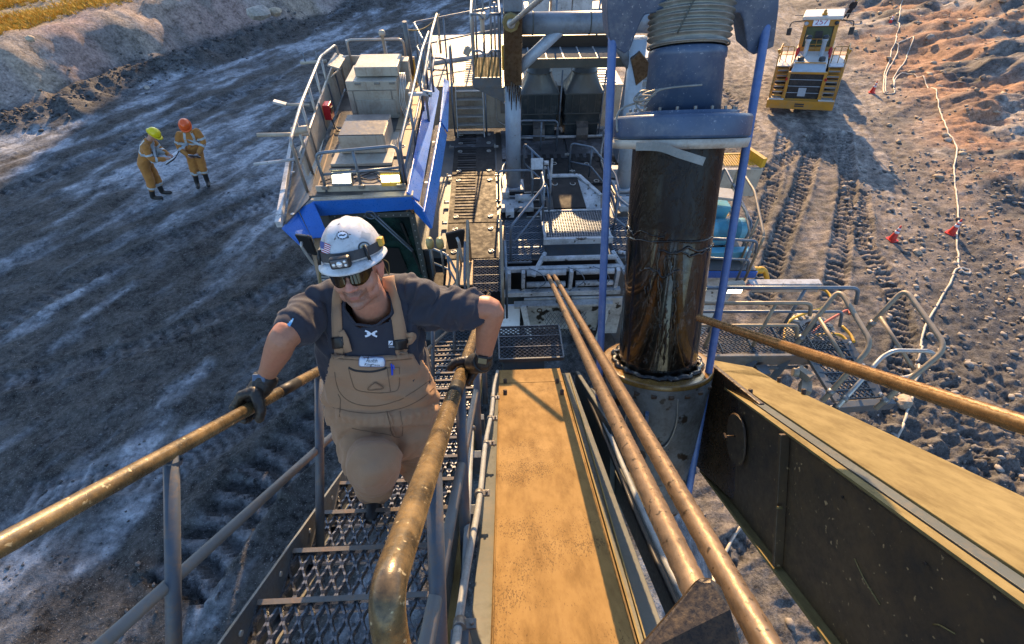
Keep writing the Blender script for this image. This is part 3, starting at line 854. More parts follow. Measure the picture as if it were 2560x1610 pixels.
# rope end socket and rope at the gantry, upper centre
# ------------------------------------------------------------------ dipper handle
TA = Vector((1.63, 3.11, 13.12)); TX = Vector((0.0, 0.88, 1.90)).normalized()
rngh = np.random.default_rng(4)
hd = thing('dipper_handle', 'thick black tubular handle coated in shiny grease', 'tube', TA)
def hfn(t, r, th):
    x = np.array([[th * 2.2]]); y_ = np.array([[t * 2.5]])
    drip = float(fbm(np.array([[math.cos(th) * 6]]), np.array([[math.sin(th) * 6 + t * 0.8]]), 3, 5)[0, 0])
    return r + 0.010 * max(0, drip - 0.5) * 2
m = MB(); m.lathe(TA - TX * 1.2, TX, [(i * 0.05, 0.385) for i in range(67)], 56, True, hfn); m.build('tube', M_grease, hd)
# ridges and flaps of piled-up grease
m = MB()
def ring_ridge(t0, th0, th1, r, wob, seed):
    pts = []; rs = []; u = TX.orthogonal().normalized(); w = TX.cross(u)
    n = 40
    for i in range(n + 1):
        s_ = i / n; th = th0 + (th1 - th0) * s_
        t_ = t0 + wob * (float(fbm(np.array([[s_ * 5.0]]), np.array([[seed]]), 3, seed)[0, 0]) - 0.5)
        pts.append(TA + TX * t_ + (u * math.cos(th) + w * math.sin(th)) * 0.388); rs.append(r * (0.4 + 1.0 * float(fbm(np.array([[s_ * 14.0]]), np.array([[seed * 3.]]), 2, seed + 1)[0, 0])))
    m.tube(pts, rs, 6)
u_ = TX.orthogonal().normalized(); w_ = TX.cross(u_)
def th_of(v): return math.atan2(v.dot(w_), v.dot(u_))
thc = th_of((CAM - TA))
ring_ridge(1.32, thc - 1.4, thc + 1.3, 0.014, 0.10, 3); ring_ridge(1.38, thc - 1.5, thc - 0.1, 0.012, 0.12, 4); ring_ridge(1.26, thc - 0.2, thc + 1.5, 0.012, 0.14, 5)
ring_ridge(1.05, thc - 0.6, thc + 0.3, 0.011, 0.12, 6); ring_ridge(1.20, thc + 0.1, thc + 1.2, 0.014, 0.16, 7)
for q in range(26):
    th = thc + rngh.uniform(-0.5, 0.35) if q < 14 else thc + rngh.uniform(0.05, 0.28); t1 = rngh.uniform(0.3, 1.3); t0 = t1 - rngh.uniform(0.05, 0.3)
    pts = [TA + TX * (t0 + (t1 - t0) * i / 6) + (u_ * math.cos(th + 0.02 * math.sin(i * 2 + q)) + w_ * math.sin(th + 0.02 * math.sin(i * 2 + q))) * 0.387 for i in range(7)]
    m.tube(pts, [0.010 * (0.4 + 0.6 * math.sin(math.pi * i / 6)) for i in range(7)], 6)
m.build('grease_ridges', M_grease, hd)
saddle = thing('saddle_block', 'grey saddle housing the black handle slides into, greasy yellow rim', 'housing', TA - TX * 0.6)
def sfn(t, r, th): return r
m = MB(); m.lathe(TA - TX * 1.7, TX, [(0, 0.44), (0.35, 0.48), (0.9, 0.52), (1.45, 0.545), (1.60, 0.555), (1.66, 0.56)], 56); m.build('barrel', M_housing, saddle)
m = MB(); m.lathe(TA - TX * 0.07, TX, [(0, 0.50), (0.0, 0.555), (0.07, 0.555), (0.08, 0.545), (0.08, 0.43), (-0.02, 0.42)], 56); m.build('rim_flange', M_yellow_grease, saddle, 0.004)
m = MB()
bp = []; br = []
for k in range(160):
    th = 2 * math.pi * k / 160; bp.append(TA + TX * (0.012 + rngh.uniform(0, .012)) + (u_ * math.cos(th) + w_ * math.sin(th)) * (0.425 + 0.012 * math.sin(k * 0.7))); br.append(0.022 + 0.016 * abs(math.sin(k * 0.37) * math.sin(k * 0.11)) + rngh.uniform(0, .006))
m.tube(bp, br, 8, closed=True)
m.build('grease_bead', M_grease, saddle)
for k in range(9):
    th = thc - 1.15 + k * 0.29
    m = MB(); rad = (u_ * math.cos(th) + w_ * math.sin(th)); c = TA + TX * (-0.085) + rad * 0.545
    m.box(c - TX * 0.02, (0.05, 0.05, 0.04)); m.build('rim_bolt', M_darkrust, saddle, 0.004)
rad = (u_ * math.cos(thc) + w_ * math.sin(thc)); tan_ = TX.cross(rad)
m = MB(); c = TA - TX * 0.42 + rad * 0.5 + tan_ * (-0.02)
m.plate([c + TX * 0.17 - rad * 0.02, c + TX * 0.12 + rad * 0.09, c - TX * 0.14 + rad * 0.10, c - TX * 0.20 - rad * 0.03], 0.035, tan_); m.build('lifting_lug', M_blue_steel, saddle, 0.006)
m = MB(); cc_ = TA - TX * 0.72 + rad * 0.485; m.tube([cc_ - tan_ * 0.15, cc_ + tan_ * 0.2], 0.011, 8); m.build('weld_bar', M_steel, saddle)
m = MB(); m.tube(spline([TA - TX * 0.12 + (u_ * math.cos(thc + s_ ) + w_ * math.sin(thc + s_)) * 0.545 - TX * k_ for s_, k_ in ((0.42, 0), (0.45, 0.25), (0.38, 0.45), (0.25, 0.55), (0.12, 0.5))], 6), 0.011, 8); m.build('grease_line', M_steel, saddle)
m = MB(); m.tube(spline([TA - TX * 0.12 + (u_ * math.cos(thc + s_ ) + w_ * math.sin(thc + s_)) * 0.545 - TX * k_ for s_, k_ in ((-0.42, 0), (-0.45, 0.25), (-0.50, 0.5))], 6), 0.011, 8); m.build('grease_line', M_steel, saddle)
# dark void plates behind the saddle
# upper clamp flange
T2 = TA + TX * 2.16
cf = thing('clamp_flange', 'heavy blue-grey bolted clamp plate around the top of the greasy handle', 'flange', T2)
m = MB(); m.lathe(T2, TX, [(0, 0.34), (0, 0.55), (0.02, 0.57), (0.16, 0.57), (0.18, 0.55), (0.18, 0.26)], 48); m.build('plate', M_blue_steel, cf, 0.006)
m = MB(); m.lathe(T2 - TX * 0.075, TX, [(0.0, 0.40), (0, 0.56), (0.07, 0.575), (0.07, 0.40)], 48, True, lambda t, r, th: r * (1 + 0.015 * math.sin(th * 7) * math.sin(th * 3 + 1))); m.build('worn_lip', paint('cream_worn_lip', (0.42, 0.40, 0.35), 0.5, 0, (0.16, 0.09, 0.04), 0.45, 5, 0.3), cf)
for k in range(20):
    th = 2 * math.pi * k / 20; rad_ = (u_ * math.cos(th) + w_ * math.sin(th)); c = T2 + TX * 0.18 + rad_ * 0.43
    m = MB(); m.lathe(c, TX, [(0, 0.022), (0.03, 0.022), (0.031, 0.012), (0.055, 0.012), (0.056, 0.001)], 6, False); m.build('bolt', M_steel, cf)
m = MB(); m.lathe(T2 + TX * 0.18, TX, [(0, 0.46), (0.03, 0.46), (0.03, 0.36)], 48); m.build('bolt_ring', M_blue_steel, cf)
# bent strip that hangs under the flange
strip = MB()
s0 = Pd(1585, 368, 3.72); sp = [Pd(1590, 366, 3.75), Pd(1650, 368, 3.70), Pd(1700, 385, 3.68), Pd(1760, 404, 3.70)]
sp = spline(sp, 6)
for a, b in zip(sp, sp[1:]): strip.bar(a, b, 0.012, 0.062, TX)
so = strip.build('metal_strip', M_bellows, None); tag(so, 'bent grey metal strip hanging loose under the clamp plate', 'strip')
sleeve = thing('bearing_sleeve', 'scuffed blue drum between the clamp plate and the ribbed bellows', 'drum', T2)
m = MB(); m.lathe(T2 + TX * 0.2, TX, [(0, 0.30), (0.0, 0.315), (0.40, 0.30), (0.41, 0.31), (0.47, 0.31), (0.48, 0.29), (0.5, 0.2)], 44); m.build('drum', M_blue_steel, sleeve)
bel = thing('bellows', 'grey-green ribbed bellows under the blue yoke', 'bellows', T2 + TX * 0.7)
prof = []
t_ = 0.69
prof.append((t_, 0.30)); prof.append((t_ + 0.03, 0.315)); t_ += 0.05
nr = 11
for k in range(nr):
    s_ = 0.040 + 0.010 * k / nr; R0 = 0.285
    prof += [(t_, R0), (t_ + s_ * 0.35, R0 + 0.045), (t_ + s_ * 0.5, R0 + 0.052), (t_ + s_ * 0.65, R0 + 0.045), (t_ + s_, R0)]; t_ += s_
prof += [(t_ + 0.01, 0.32), (t_ + 0.05, 0.32), (t_ + 0.05, 0.1)]
m = MB(); m.lathe(T2, TX, prof, 48, True, lambda t, r, th: r + 0.006 * math.sin(th * 2 + t * 9)); m.build('ribs', M_bellows, bel)
BT = t_
m = MB(); zz = [T2 + TX * (0.75 + 0.05 * k) + (u_ * math.cos(thc - 0.25 + 0.07 * (k if k < 8 else 8)) + w_ * math.sin(thc - 0.25 + 0.07 * (k if k < 8 else 8))) * 0.34 for k in range(9)]
m.tube(zz, 0.006, 6); m.build('seam', M_darkg, bel)
# clamp straps
for tt in (0.705, BT + 0.03):
    m = MB(); m.lathe(T2 + TX * (tt - 0.008), TX, [(0, 0.318), (0, 0.324), (0.016, 0.324), (0.016, 0.318)], 44); m.build('strap', M_steel, bel)
# hoses bundle at the left of the drum
hz = thing('hose_bundle', 'looped grey grease hoses tangled at the left of the clamp plate', 'hoses', Pd(1580, 260, 3.8))
for k, pp in enumerate([[(1543, 330), (1543, 290), (1560, 268), (1600, 255), (1640, 235)], [(1640, 232), (1605, 228), (1585, 250), (1610, 262), (1630, 240), (1660, 222), (1755, 212)],
                       [(1655, 222), (1610, 235), (1590, 262), (1605, 278), (1618, 268)], [(1630, 240), (1600, 240), (1588, 252), (1625, 248)]]):
    m = MB(); m.tube(spline([Pd(u, v, 3.72 - 0.02 * k + 0.03 * math.sin(i)) for i, (u, v) in enumerate(pp)], 6), 0.008, 8); m.build('hose', M_bellows, hz)
# blue yoke
yk = thing('blue_yoke', 'scuffed blue steel yoke with two hanging arms at the top edge', 'yoke', Py(1720, 20, 4.5))
def yplate(px, y, th, mat, nm, bev=0.012):
    m = MB(); m.plate([Py(u, v, y) for u, v in px], th, (0, -1, 0)); return m.build(nm, mat, yk, bev)
yplate([(1524, -140), (1518, 30), (1522, 90), (1530, 115), (1562, 136), (1575, 125), (1600, 60), (1612, 38), (1655, 30), (1664, 50), (1680, 45), (1690, -140)], 4.30, 0.28, M_blue_steel, 'arm')
yplate([(1808, -140), (1812, 40), (1830, 32), (1850, 34), (1858, 50), (1870, 128), (1885, 138), (1935, 118), (1948, 20), (1952, -140)], 4.30, 0.28, M_blue_steel, 'arm')
yplate([(1690, -140), (1689, 45), (1720, 42), (1808, 44), (1808, -140)], 4.26, 0.2, M_blue_steel, 'center_plate')
m = MB(); m.tube([Py(1700, 10, 4.24), Py(1760, 16, 4.24), Py(1806, 10, 4.24)], 0.006, 6); m.build('weld_seam', M_steel, yk)
for u in (1712, 1796):
    m = MB(); c = Py(u, -2, 4.25); m.cyl(c, c + Vector((0, -0.03, 0)), 0.03, 0.03, 6); m.build('bolt', M_steel, yk)
# black fin in the near foreground
fin = MB()
fp = [Pd(1560, 1660, 0.80), Pd(1738, 1456, 0.86), Pd(1765, 1458, 0.86), Pd(1793, 1478, 0.85), Pd(1812, 1540, 0.82), Pd(1850, 1660, 0.78)]
fin.plate(fp, 0.05); fo = fin.build('lifting_fin', paint('oily_black_plate', (0.022, 0.018, 0.014), 0.3, 0.4, (0.09, 0.06, 0.03), 0.6, 18, 0.3), None, 0.010)
tag(fo, 'oily black steel fin poking up at the bottom beside the ropes', 'bracket')

# ------------------------------------------------------------------ machine materials
M_deck = paint('oily_dark_deck', (0.022, 0.021, 0.021), 0.6, 0.0, (0.20, 0.21, 0.23), 0.0, 1.1, 0.2, spec=0.25)
M_deck2 = paint('dusty_deck', (0.05, 0.05, 0.054), 0.6, 0.0, (0.40, 0.43, 0.48), 0.45, 0.8, 0.3)
M_white = paint('dirty_white_paint', (0.46, 0.485, 0.51), 0.5, 0, (0.10, 0.09, 0.08), 0.6, 4, 0.1, speck=(0.05, 0.045, 0.04), speck_scale=9, speck_amt=0.64)
M_cream = paint('cream_machine_paint', (0.38, 0.35, 0.29), 0.5, 0, (0.20, 0.14, 0.09), 0.5, 3, 0.1, streak=(6, 6, 0.4))
M_tanroof = paint('tan_roof_panel', (0.36, 0.25, 0.15), 0.5, 0, (0.20, 0.15, 0.10), 0.4, 4, 0.1)
M_blue = paint('bright_blue_paint', (0.018, 0.13, 0.50), 0.32, 0, (0.05, 0.12, 0.28), 0.3, 5, 0.05, spec=0.6)
M_roof = paint('grey_roof_sheet', (0.075, 0.072, 0.07), 0.42, 0.2, (0.30, 0.27, 0.23), 0.4, 3, 0.15)
M_greypost = paint('blue_grey_gantry', (0.30, 0.37, 0.45), 0.42, 0.1, (0.18, 0.17, 0.16), 0.4, 2.5, 0.12, speck=(0.03, 0.022, 0.015), speck_scale=10, speck_amt=0.74)
M_gantry = paint('grimy_gantry', (0.19, 0.23, 0.28), 0.42, 0.15, (0.06, 0.05, 0.045), 0.55, 2, 0.15)
M_oilbrown = paint('oil_soaked_brown', (0.050, 0.030, 0.016), 0.28, 0.1, (0.16, 0.10, 0.05), 0.4, 3, 0.2)
M_fan = paint('dark_teal_duct', (0.030, 0.045, 0.055), 0.4, 0.35, (0.14, 0.15, 0.15), 0.4, 3, 0.1)
M_fan2 = paint('duct_grey', (0.085, 0.10, 0.105), 0.4, 0.4, (0.09, 0.09, 0.085), 0.5, 3, 0.1, streak=(10, 10, 0.5))
M_hrail = paint('slate_tube_rail', (0.13, 0.17, 0.22), 0.4, 0.4, (0.32, 0.25, 0.16), 0.4, 12, 0.1)
M_hraill = paint('pale_tube_rail', (0.42, 0.43, 0.42), 0.36, 0.5, (0.30, 0.23, 0.15), 0.4, 12, 0.1)
M_tanrail = paint('dust_coated_rail', (0.30, 0.25, 0.18), 0.5, 0.2, (0.13, 0.13, 0.13), 0.5, 8, 0.1)
M_grate = paint('galvanised_grate', (0.20, 0.235, 0.28), 0.36, 0.6, (0.12, 0.12, 0.12), 0.4, 10, 0.1)
M_grating_dark = paint('dark_grate', (0.06, 0.10, 0.14), 0.38, 0.5, (0.03, 0.03, 0.03), 0.4, 10, 0.1)
M_lightblue = paint('pump_light_blue', (0.10, 0.33, 0.44), 0.4, 0, (0.30, 0.25, 0.18), 0.35, 7, 0.1)
M_red = plain('red_paint', (0.42, 0.012, 0.02), 0.35)
M_yellow = paint('yellow_paint', (0.62, 0.36, 0.03), 0.4, 0, (0.22, 0.12, 0.04), 0.35, 8, 0.1)
M_lamp = plain('lit_lamp_glass', (0.9, 0.85, 0.6), 0.3, 0, (1.0, 0.90, 0.55), 5.0)
def glassy():
    t = NT('cab_window_glass'); n = t.noise(1.6, 5, 0.6)
    t.set(Base_Color=t.mix(t.ramp(n, 0.4, 0.65), (0.004, 0.010, 0.010), (0.018, 0.055, 0.045)), Roughness=0.09); t.b.inputs['Specular IOR Level'].default_value = 0.7; return t.m
M_glass = glassy()

def rail3(name, label, mat, top, mid=0.45, posts=None, r=0.022, rp=None, drop=0.95, cat='railing', closed=False, group=None, base=None, fil=0.1, down=Vector((0, 0, -1)), endposts=True):
    """tubular guard rail from the line of its top rail"""
    rp = rp or r * 0.95
    top = [Vector(p) for p in top]
    o = thing(name, label, cat, top[0] + down * drop, 0, group)
    line = fillet(top, fil, 5)
    if endposts: line = fillet([top[0] + down * (drop)] + top + [top[-1] + down * (drop)], fil, 5)
    m = MB(); m.tube(line, r, 12); m.build('top_rail', mat, o)
    if mid:
        mm = [p + down * mid for p in top]
        m = MB(); m.tube(fillet(mm, fil * 0.6, 4), r * 0.85, 10); m.build('mid_rail', mat, o)
    if posts is None:
        posts = []
        for a, b in zip(top, top[1:]):
            n = int((b - a).length / 1.0)
            for k in range(1, n + 1): posts.append(a.lerp(b, k / (n + 1)))
        posts += top[1:-1]
    for p in posts:
        p = Vector(p); m = MB(); m.cyl(p, p + down * drop, rp, rp, 10); m.build('post', mat, o)
    return o

# ------------------------------------------------------------------ upper works: decks
DK = 11.8
dk = thing('machine_deck', 'oily dark roof deck of the shovel with white dust smears and tread strips', 'deck', (0.9, 9.5, DK))
seams = [11.45, 10.62, 9.35, 7.62, 6.55]
for i, (ya, yb) in enumerate(zip(seams, seams[1:])):
    m = MB(); m.box(((-0.87 + 0.07) / 2, (ya + yb) / 2, DK - 0.02), (0.92, ya - yb - 0.03, 0.04)); m.build('deck_panel', M_deck if i else M_deck2, dk, 0.004)
    n = int((ya - yb) / 0.105) - 1
    for k in range(n):
        y = ya - 0.1 - k * 0.105
        if i == 3: continue
        m = MB(); m.box((-0.56, y, DK + 0.006), (0.40, 0.042, 0.012)); m.build('tread_strip', M_deck2 if (k + i) % 3 == 0 else M_deck, dk, 0.003)
    for sx in (-0.72, -0.07):
        for yy in (ya - 0.2, yb + 0.2):
            m = MB(); m.tube([Vector((sx + 0.045 * math.cos(a), yy + 0.045 * math.sin(a), DK + 0.01)) for a in [k * math.pi / 8 for k in range(16)]], 0.009, 6, closed=True); m.build('lifting_ring', M_hraill, dk)
            m = MB(); m.box((sx, yy, DK + 0.012), (0.075, 0.014, 0.012), Matrix.Rotation(0.5, 3, 'Z')); m.build('ring_bar', M_hraill, dk)
for yy in (10.6, 9.3, 8.3, 7.6):
    for sx in (-0.92, 0.10):
        m = MB(); m.box((sx, yy, DK + 0.02), (0.10, 0.04, 0.04)); m.cyl((sx - 0.03, yy, DK + 0.03), (sx - 0.03, yy, DK + 0.08), 0.012, 0.012, 8); m.build('latch', M_hraill, dk, 0.003)
m = MB(); m.box((0.16, 9.0, DK - 0.05), (0.12, 4.9, 0.03)); m.build('gutter', M_black, dk)
m = MB(); m.box((0.95, 10.75, DK - 0.02), (1.45, 1.4, 0.04)); m.build('deck_panel', M_deck2, dk, 0.004)
m = MB(); m.box((2.25, 10.75, DK - 0.02), (1.05, 1.4, 0.04)); m.build('deck_panel', M_deck2, dk, 0.004)
m = MB(); m.box((0.98, 9.3, DK - 0.02), (1.40, 1.4, 0.04)); m.build('deck_panel', M_deck, dk, 0.004)
m = MB(); m.box((2.25, 9.3, DK - 0.02), (1.05, 1.4, 0.04)); m.build('deck_panel', M_deck, dk, 0.004)
for k in range(14):
    x = 0.50 + k * 0.165
    if abs(x - 1.70) < 0.08: continue
    m = MB(); m.box((x, 10.02, DK + 0.006), (0.085, 0.36, 0.012)); m.build('tread_strip', M_deck, dk, 0.003)
for x, y in ((1.35, 9.78), (2.05, 9.72), (1.55, 8.95), (2.15, 9.0), (2.62, 9.72)):
    m = MB(); m.tube([Vector((x + 0.05 * math.cos(a), y + 0.05 * math.sin(a), DK + 0.01)) for a in [k * math.pi / 8 for k in range(16)]], 0.009, 6, closed=True); m.build('lifting_ring', M_hraill, dk)
for y in (8.85, 9.4, 10.15):
    m = MB(); m.box((1.69, y, DK + 0.02), (0.13, 0.035, 0.04)); m.cyl((1.69, y - 0.05, DK + 0.03), (1.69, y + 0.05, DK + 0.03), 0.014, 0.014, 8); m.build('latch', M_hraill, dk, 0.003)
body = thing('mining_shovel', 'dark steel hull and base of the shovel below the deck', 'machine', (0.9, 8, 10))
m = MB(); m.box((0.9, 8.98, 10.4), (3.4, 4.9, 2.7)); m.build('hull', M_string, body, 0.02)
m = MB(); m.box((0.9, 8.6, 6.3), (3.0, 4.6, 6.0)); m.build('base', M_string, body, 0.02)
m = MB(); m.box((0.9, 8.6, 3.7), (5.2, 6.4, 1.5)); m.build('crawler_frame', M_darkg, body, 0.1)
# side support under the cab
m = MB(); m.box((-1.6, 9.0, 11.0), (2.2, 4.2, 1.5)); m.build('cab_support', M_string, body, 0.02)

# machinery house behind, higher deck
UD = 12.75
uh = thing('machinery_house', 'cream machinery house with a tan tread-stripped upper deck, sunlit at left', 'building', (0.5, 13.5, DK))
m = MB(); m.box((0.75, 13.65, (DK + UD) / 2 - 0.05), (4.7, 3.9, UD - DK)); m.build('house_wall', M_cream, uh, 0.01)
m = MB(); m.box((0.75, 13.65, UD - 0.035), (4.74, 3.94, 0.05)); m.build('roof_edge', M_cream, uh, 0.01)
m = MB(); m.box((-0.60, 12.62, UD + 0.0), (1.6, 1.9, 0.03)); m.build('roof_panel', M_tanroof, uh, 0.004)
for k in range(12):
    m = MB(); m.box((-0.38, 11.95 + k * 0.13, UD + 0.022), (0.42, 0.05, 0.014)); m.build('tread_strip', M_cream, uh, 0.003)
for k in range(9):
    m = MB(); m.box((2.72, 11.85 + k * 0.17, UD + 0.0), (0.48, 0.07, 0.016)); m.build('tread_strip', M_hraill, uh, 0.003)
m = MB(); m.tube([Vector((-0.2 + 0.045 * math.cos(a), 11.85 + 0.045 * math.sin(a), UD + 0.03)) for a in [k * math.pi / 8 for k in range(16)]], 0.009, 6, closed=True); m.build('lifting_ring', M_hraill, uh)
m = MB(); m.bar((-1.55, 13.2, UD + 0.03), (0.3, 13.9, UD + 0.05), 0.18, 0.10); m.build('kerb', M_white, uh, 0.01)
m = MB(); m.box((1.75, 14.5, UD + 0.45), (1.6, 1.2, 0.9)); m.build('vent_box', M_white, uh, 0.02)
m = MB(); m.box((2.95, 15.6, UD + 0.35), (0.5, 0.8, 0.7)); m.build('vent_box', M_cream, uh, 0.02)
m = MB(); m.box((0.32, 11.64, 12.35), (0.16, 0.07, 0.40)); m.build('switch_box', M_steel, uh, 0.006)
m = MB(); m.box((0.34, 11.60, 12.40), (0.09, 0.02, 0.035)); m.build('switch_sign', M_white, uh, 0.002)
for x0, x1, y0, y1 in ((1.55, 1.95, 14.6, 15.6), (2.1, 2.5, 14.6, 15.6)):
    pass
m = MB(); m.tube(spline([(0.14, 11.66, 12.7), (0.14, 11.62, 12.1), (0.2, 11.6, 11.95), (0.42, 11.55, 11.86)], 5), 0.016, 8); m.build('conduit', M_hraill, uh)
# step ladder to the upper deck
ld = thing('step_ladder', 'white metal steps with dark handrails rising to the sunlit upper deck', 'ladder', (-0.47, 11.3, DK))
for x in (-0.79, -0.17):
    m = MB(); m.bar((x, 11.12, DK), (x, 11.62, UD + 0.02), 0.02, 0.13, (0, -1, 0.5)); m.build('side_rail', M_hraill, ld, 0.003)
for k in range(6):
    t = (k + 0.5) / 6
    m = MB(); m.box((-0.48, 11.14 + 0.5 * t, DK + (UD - DK) * t + 0.02), (0.60, 0.13, 0.025)); m.build('step', M_hraill, ld, 0.003)
    m = MB()
for x in (-0.85, -0.11):
    m = MB(); m.tube(fillet([(x, 11.1, DK + 0.05), (x, 11.05, DK + 0.75), (x, 11.6, UD + 0.85), (x, 11.95, UD + 0.85), (x, 11.95, UD)], 0.12), 0.02, 10); m.build('handrail', M_hrail, ld)
rail3('guard_rail', 'thin dark guard rail along the far left edge of the upper deck', M_hrail, [(-1.45, 12.0, UD + 0.9), (-1.75, 13.1, UD + 0.95), (-0.4, 13.8, UD + 1.0), (0.3, 14.2, UD + 1.0)], 0.5, drop=0.95, group='guard rails around the machine')
rail3('guard_rail', 'short dark guard rail beside the top of the white steps', M_hrail, [(-1.5, 12.1, UD + 0.5), (-0.98, 12.0, UD + 0.5)], 0.25, drop=0.5, group='guard rails around the machine')
# two duct units
for i, cx in enumerate((1.10, 2.11)):
    f = thing('fan_unit', ['dark duct unit with square hood and round stack, left of the pair', 'dark duct unit with square hood and round stack, right of the pair'][i], 'ventilator', (cx, 11.3, DK), 0, 'fan units on the deck')
    w = 0.86
    m = MB(); m.box((cx, 11.42, DK + 0.76), (w, 0.72, 0.42)); m.build('plenum', M_fan, f, 0.008)
    m = MB(); m.box((cx, 11.42, DK + 0.43), (w * 0.93, 0.66, 0.24)); m.build('filter_band', M_fan, f, 0.008)
    m = MB(); m.box((cx, 11.42, DK + 0.16), (w * 0.90, 0.64, 0.30)); m.build('base_box', M_fan, f, 0.01)
    for z in (DK + 0.985, DK + 0.548, DK + 0.312):
        m = MB(); m.box((cx, 11.42, z), (w + 0.03, 0.75, 0.022)); m.build('flange', M_fan2, f, 0.003)
    for k in range(1, 5):
        m = MB(); m.box((cx - w / 2 + k * w / 5, 11.055, DK + 0.76), (0.012, 0.012, 0.40)); m.build('rib', M_fan2, f)
    # hood: square to round
    z0, z1 = DK + 0.995, DK + 1.36; r = 0.27; n = 32; vs = []; fs = []
    for lev in range(9):
        s_ = lev / 8
        for j in range(n):
            a = 2 * math.pi * (j + 0.5) / n; ca_, sa_ = math.cos(a), math.sin(a)
            mx = max(abs(ca_) / (w / 2), abs(sa_) / 0.36); sq = Vector((ca_ / mx, sa_ / mx, 0)); ro = Vector((ca_ * r, sa_ * r, 0))
            e = s_ ** 0.8; p = sq.lerp(ro, e); vs.append((cx + p.x, 11.42 + p.y, z0 + (z1 - z0) * s_))
    for lev in range(8):
        for j in range(n): fs.append((lev * n + j, lev * n + (j + 1) % n, (lev + 1) * n + (j + 1) % n, (lev + 1) * n + j))
    m = MB(); m.add(vs, fs, True); m.build('hood', M_fan2, f)
    m = MB(); m.lathe((cx, 11.42, z1), (0, 0, 1), [(0, r), (0.005, r + 0.03), (0.03, r + 0.03), (0.035, r), (0.42, r * 0.97), (0.43, r + 0.12), (0.50, r + 0.15), (0.505, 0.1)], 32); m.build('stack', M_fan2, f)
    m = MB(); m.tube([(cx, 11.04, DK + 0.34), (cx, 10.98, DK + 0.30), (cx, 10.94, DK + 0.18), (cx, 10.94, DK)], 0.001, 4)
    m = MB(); pts = [(cx, 11.09, DK + 0.36), (cx, 10.93, DK + 0.27), (cx, 10.87, DK + 0.12), (cx, 10.87, DK)]
    for a, b in zip(pts, pts[1:]): m.bar(a, b, 0.27, 0.02, (0, -1, 0.6))
    m.build('chute', M_roof, f, 0.004)
# platform under the cross pipe
pf = thing('overhead_platform', 'dark louvred platform with thin white seams above the two duct units', 'platform', (1.7, 10.3, 13.9))
PZ = 13.72
m = MB(); m.box((1.62, 10.15, PZ), (2.5, 0.04, 0.17)); m.build('front_beam', M_darkg, pf, 0.004)
m = MB(); m.box((0.40, 10.55, PZ), (0.06, 0.85, 0.17)); m.box((2.86, 10.55, PZ), (0.06, 0.85, 0.17)); m.build('side_beam', M_darkg, pf, 0.004)
for k in range(7):
    m = MB(); x = 0.62 + k * 0.335
    for j in range(7): m.box((x, 10.25 + j * 0.095, PZ + 0.06), (0.30, 0.045, 0.02), Matrix.Rotation(0.35, 3, 'X'))
    m.build('louvre_panel', M_fan, pf)
    m = MB(); m.box((x + 0.168, 10.52, PZ + 0.07), (0.022, 0.70, 0.012)); m.build('white_seam', M_white, pf)
m = MB(); m.box((1.62, 10.95, PZ + 0.16), (2.5, 0.06, 0.22)); m.build('rear_beam', M_black, pf)
rail3('guard_rail', 'dark guard rail in front of and above the louvred platform', M_hrail, [(0.44, 10.95, PZ + 1.05), (2.9, 10.95, PZ + 1.05)], 0.5, posts=[(1.35, 10.95, PZ + 1.05), (2.2, 10.95, PZ + 1.05)], drop=1.05, group='guard rails around the machine')

# ------------------------------------------------------------------ gantry
gt = thing('gantry_frame', 'blue-grey tubular gantry frame with oil-blackened left post', 'gantry', (1.5, 8.9, DK))
for i, (a, b) in enumerate((((0.42, 8.88, DK), (0.40, 8.90, 14.0)), ((2.66, 8.75, DK), (2.50, 8.9, 14.5)))):
    m = MB(); m.cyl(a, b, 0.145, 0.145, 28); m.build('post', M_greypost, gt)
    m = MB(); m.box((a[0], a[1], DK + 0.02), (0.42, 0.42, 0.05)); m.box((a[0], a[1] - 0.18, DK - 0.10), (0.5, 0.28, 0.12)); m.build('post_foot', M_white, gt, 0.008)
m = MB(); m.box((0.40, 8.92, 14.36), (0.30, 0.36, 1.10)); m.build('post_head', M_oilbrown, gt, 0.02)
m = MB(); m.box((0.40, 8.96, 15.25), (0.30, 0.30, 0.7)); m.build('post_head', M_gantry, gt, 0.02)
m = MB(); m.cyl((0.5, 9.0, 14.70), (3.4, 9.0, 14.70), 0.165, 0.165, 32); m.build('cross_pipe', M_gantry, gt)
for x in (0.72, 1.66):
    m = MB(); m.lathe((x, 9.0, 14.70), (1, 0, 0), [(0, 0.165), (0, 0.172), (0.02, 0.172), (0.02, 0.165)], 32); m.build('pipe_band', M_darkg, gt)
m = MB(); m.cyl((1.24, 8.98, 14.66), (0.44, 8.92, 13.98), 0.095, 0.095, 22); m.build('brace', M_greypost, gt)
m = MB(); m.cyl((1.98, 8.98, 14.66), (2.46, 8.92, 14.05), 0.095, 0.095, 22); m.build('brace', M_gantry, gt)
m = MB(); m.cyl((0.36, 8.74, 14.80), (0.36, 8.62, 14.80), 0.135, 0.135, 8); m.build('socket', M_tan2, gt, 0.01)
m = MB(); m.lathe((0.36, 8.62, 14.80), (0, -1, 0), [(0, 0.05), (0, 0.07), (0.05, 0.065), (0.05, 0.03)], 16); m.build('socket_ring', M_hraill, gt)
# grime-black head of the right post and its splayed bracket
m = MB(); m.plate([Py(1578, 150, 8.7), Py(1600, 128, 8.7), Py(1640, 175, 8.7), Py(1655, 215, 8.7), Py(1620, 190, 8.7), Py(1590, 215, 8.7)], 0.10, (0, -1, 0)); m.build('gusset', M_oilbrown, gt, 0.01)
rope('pendant_rope', 'pale twisted pendant rope running up from the round socket on the left gantry post', 'rope', (0.36, 8.6, 14.80), Pd(1395, -40, 5.6), 0.036, M_hraill, lobes=6, pitch=0.3, amp=0.06)
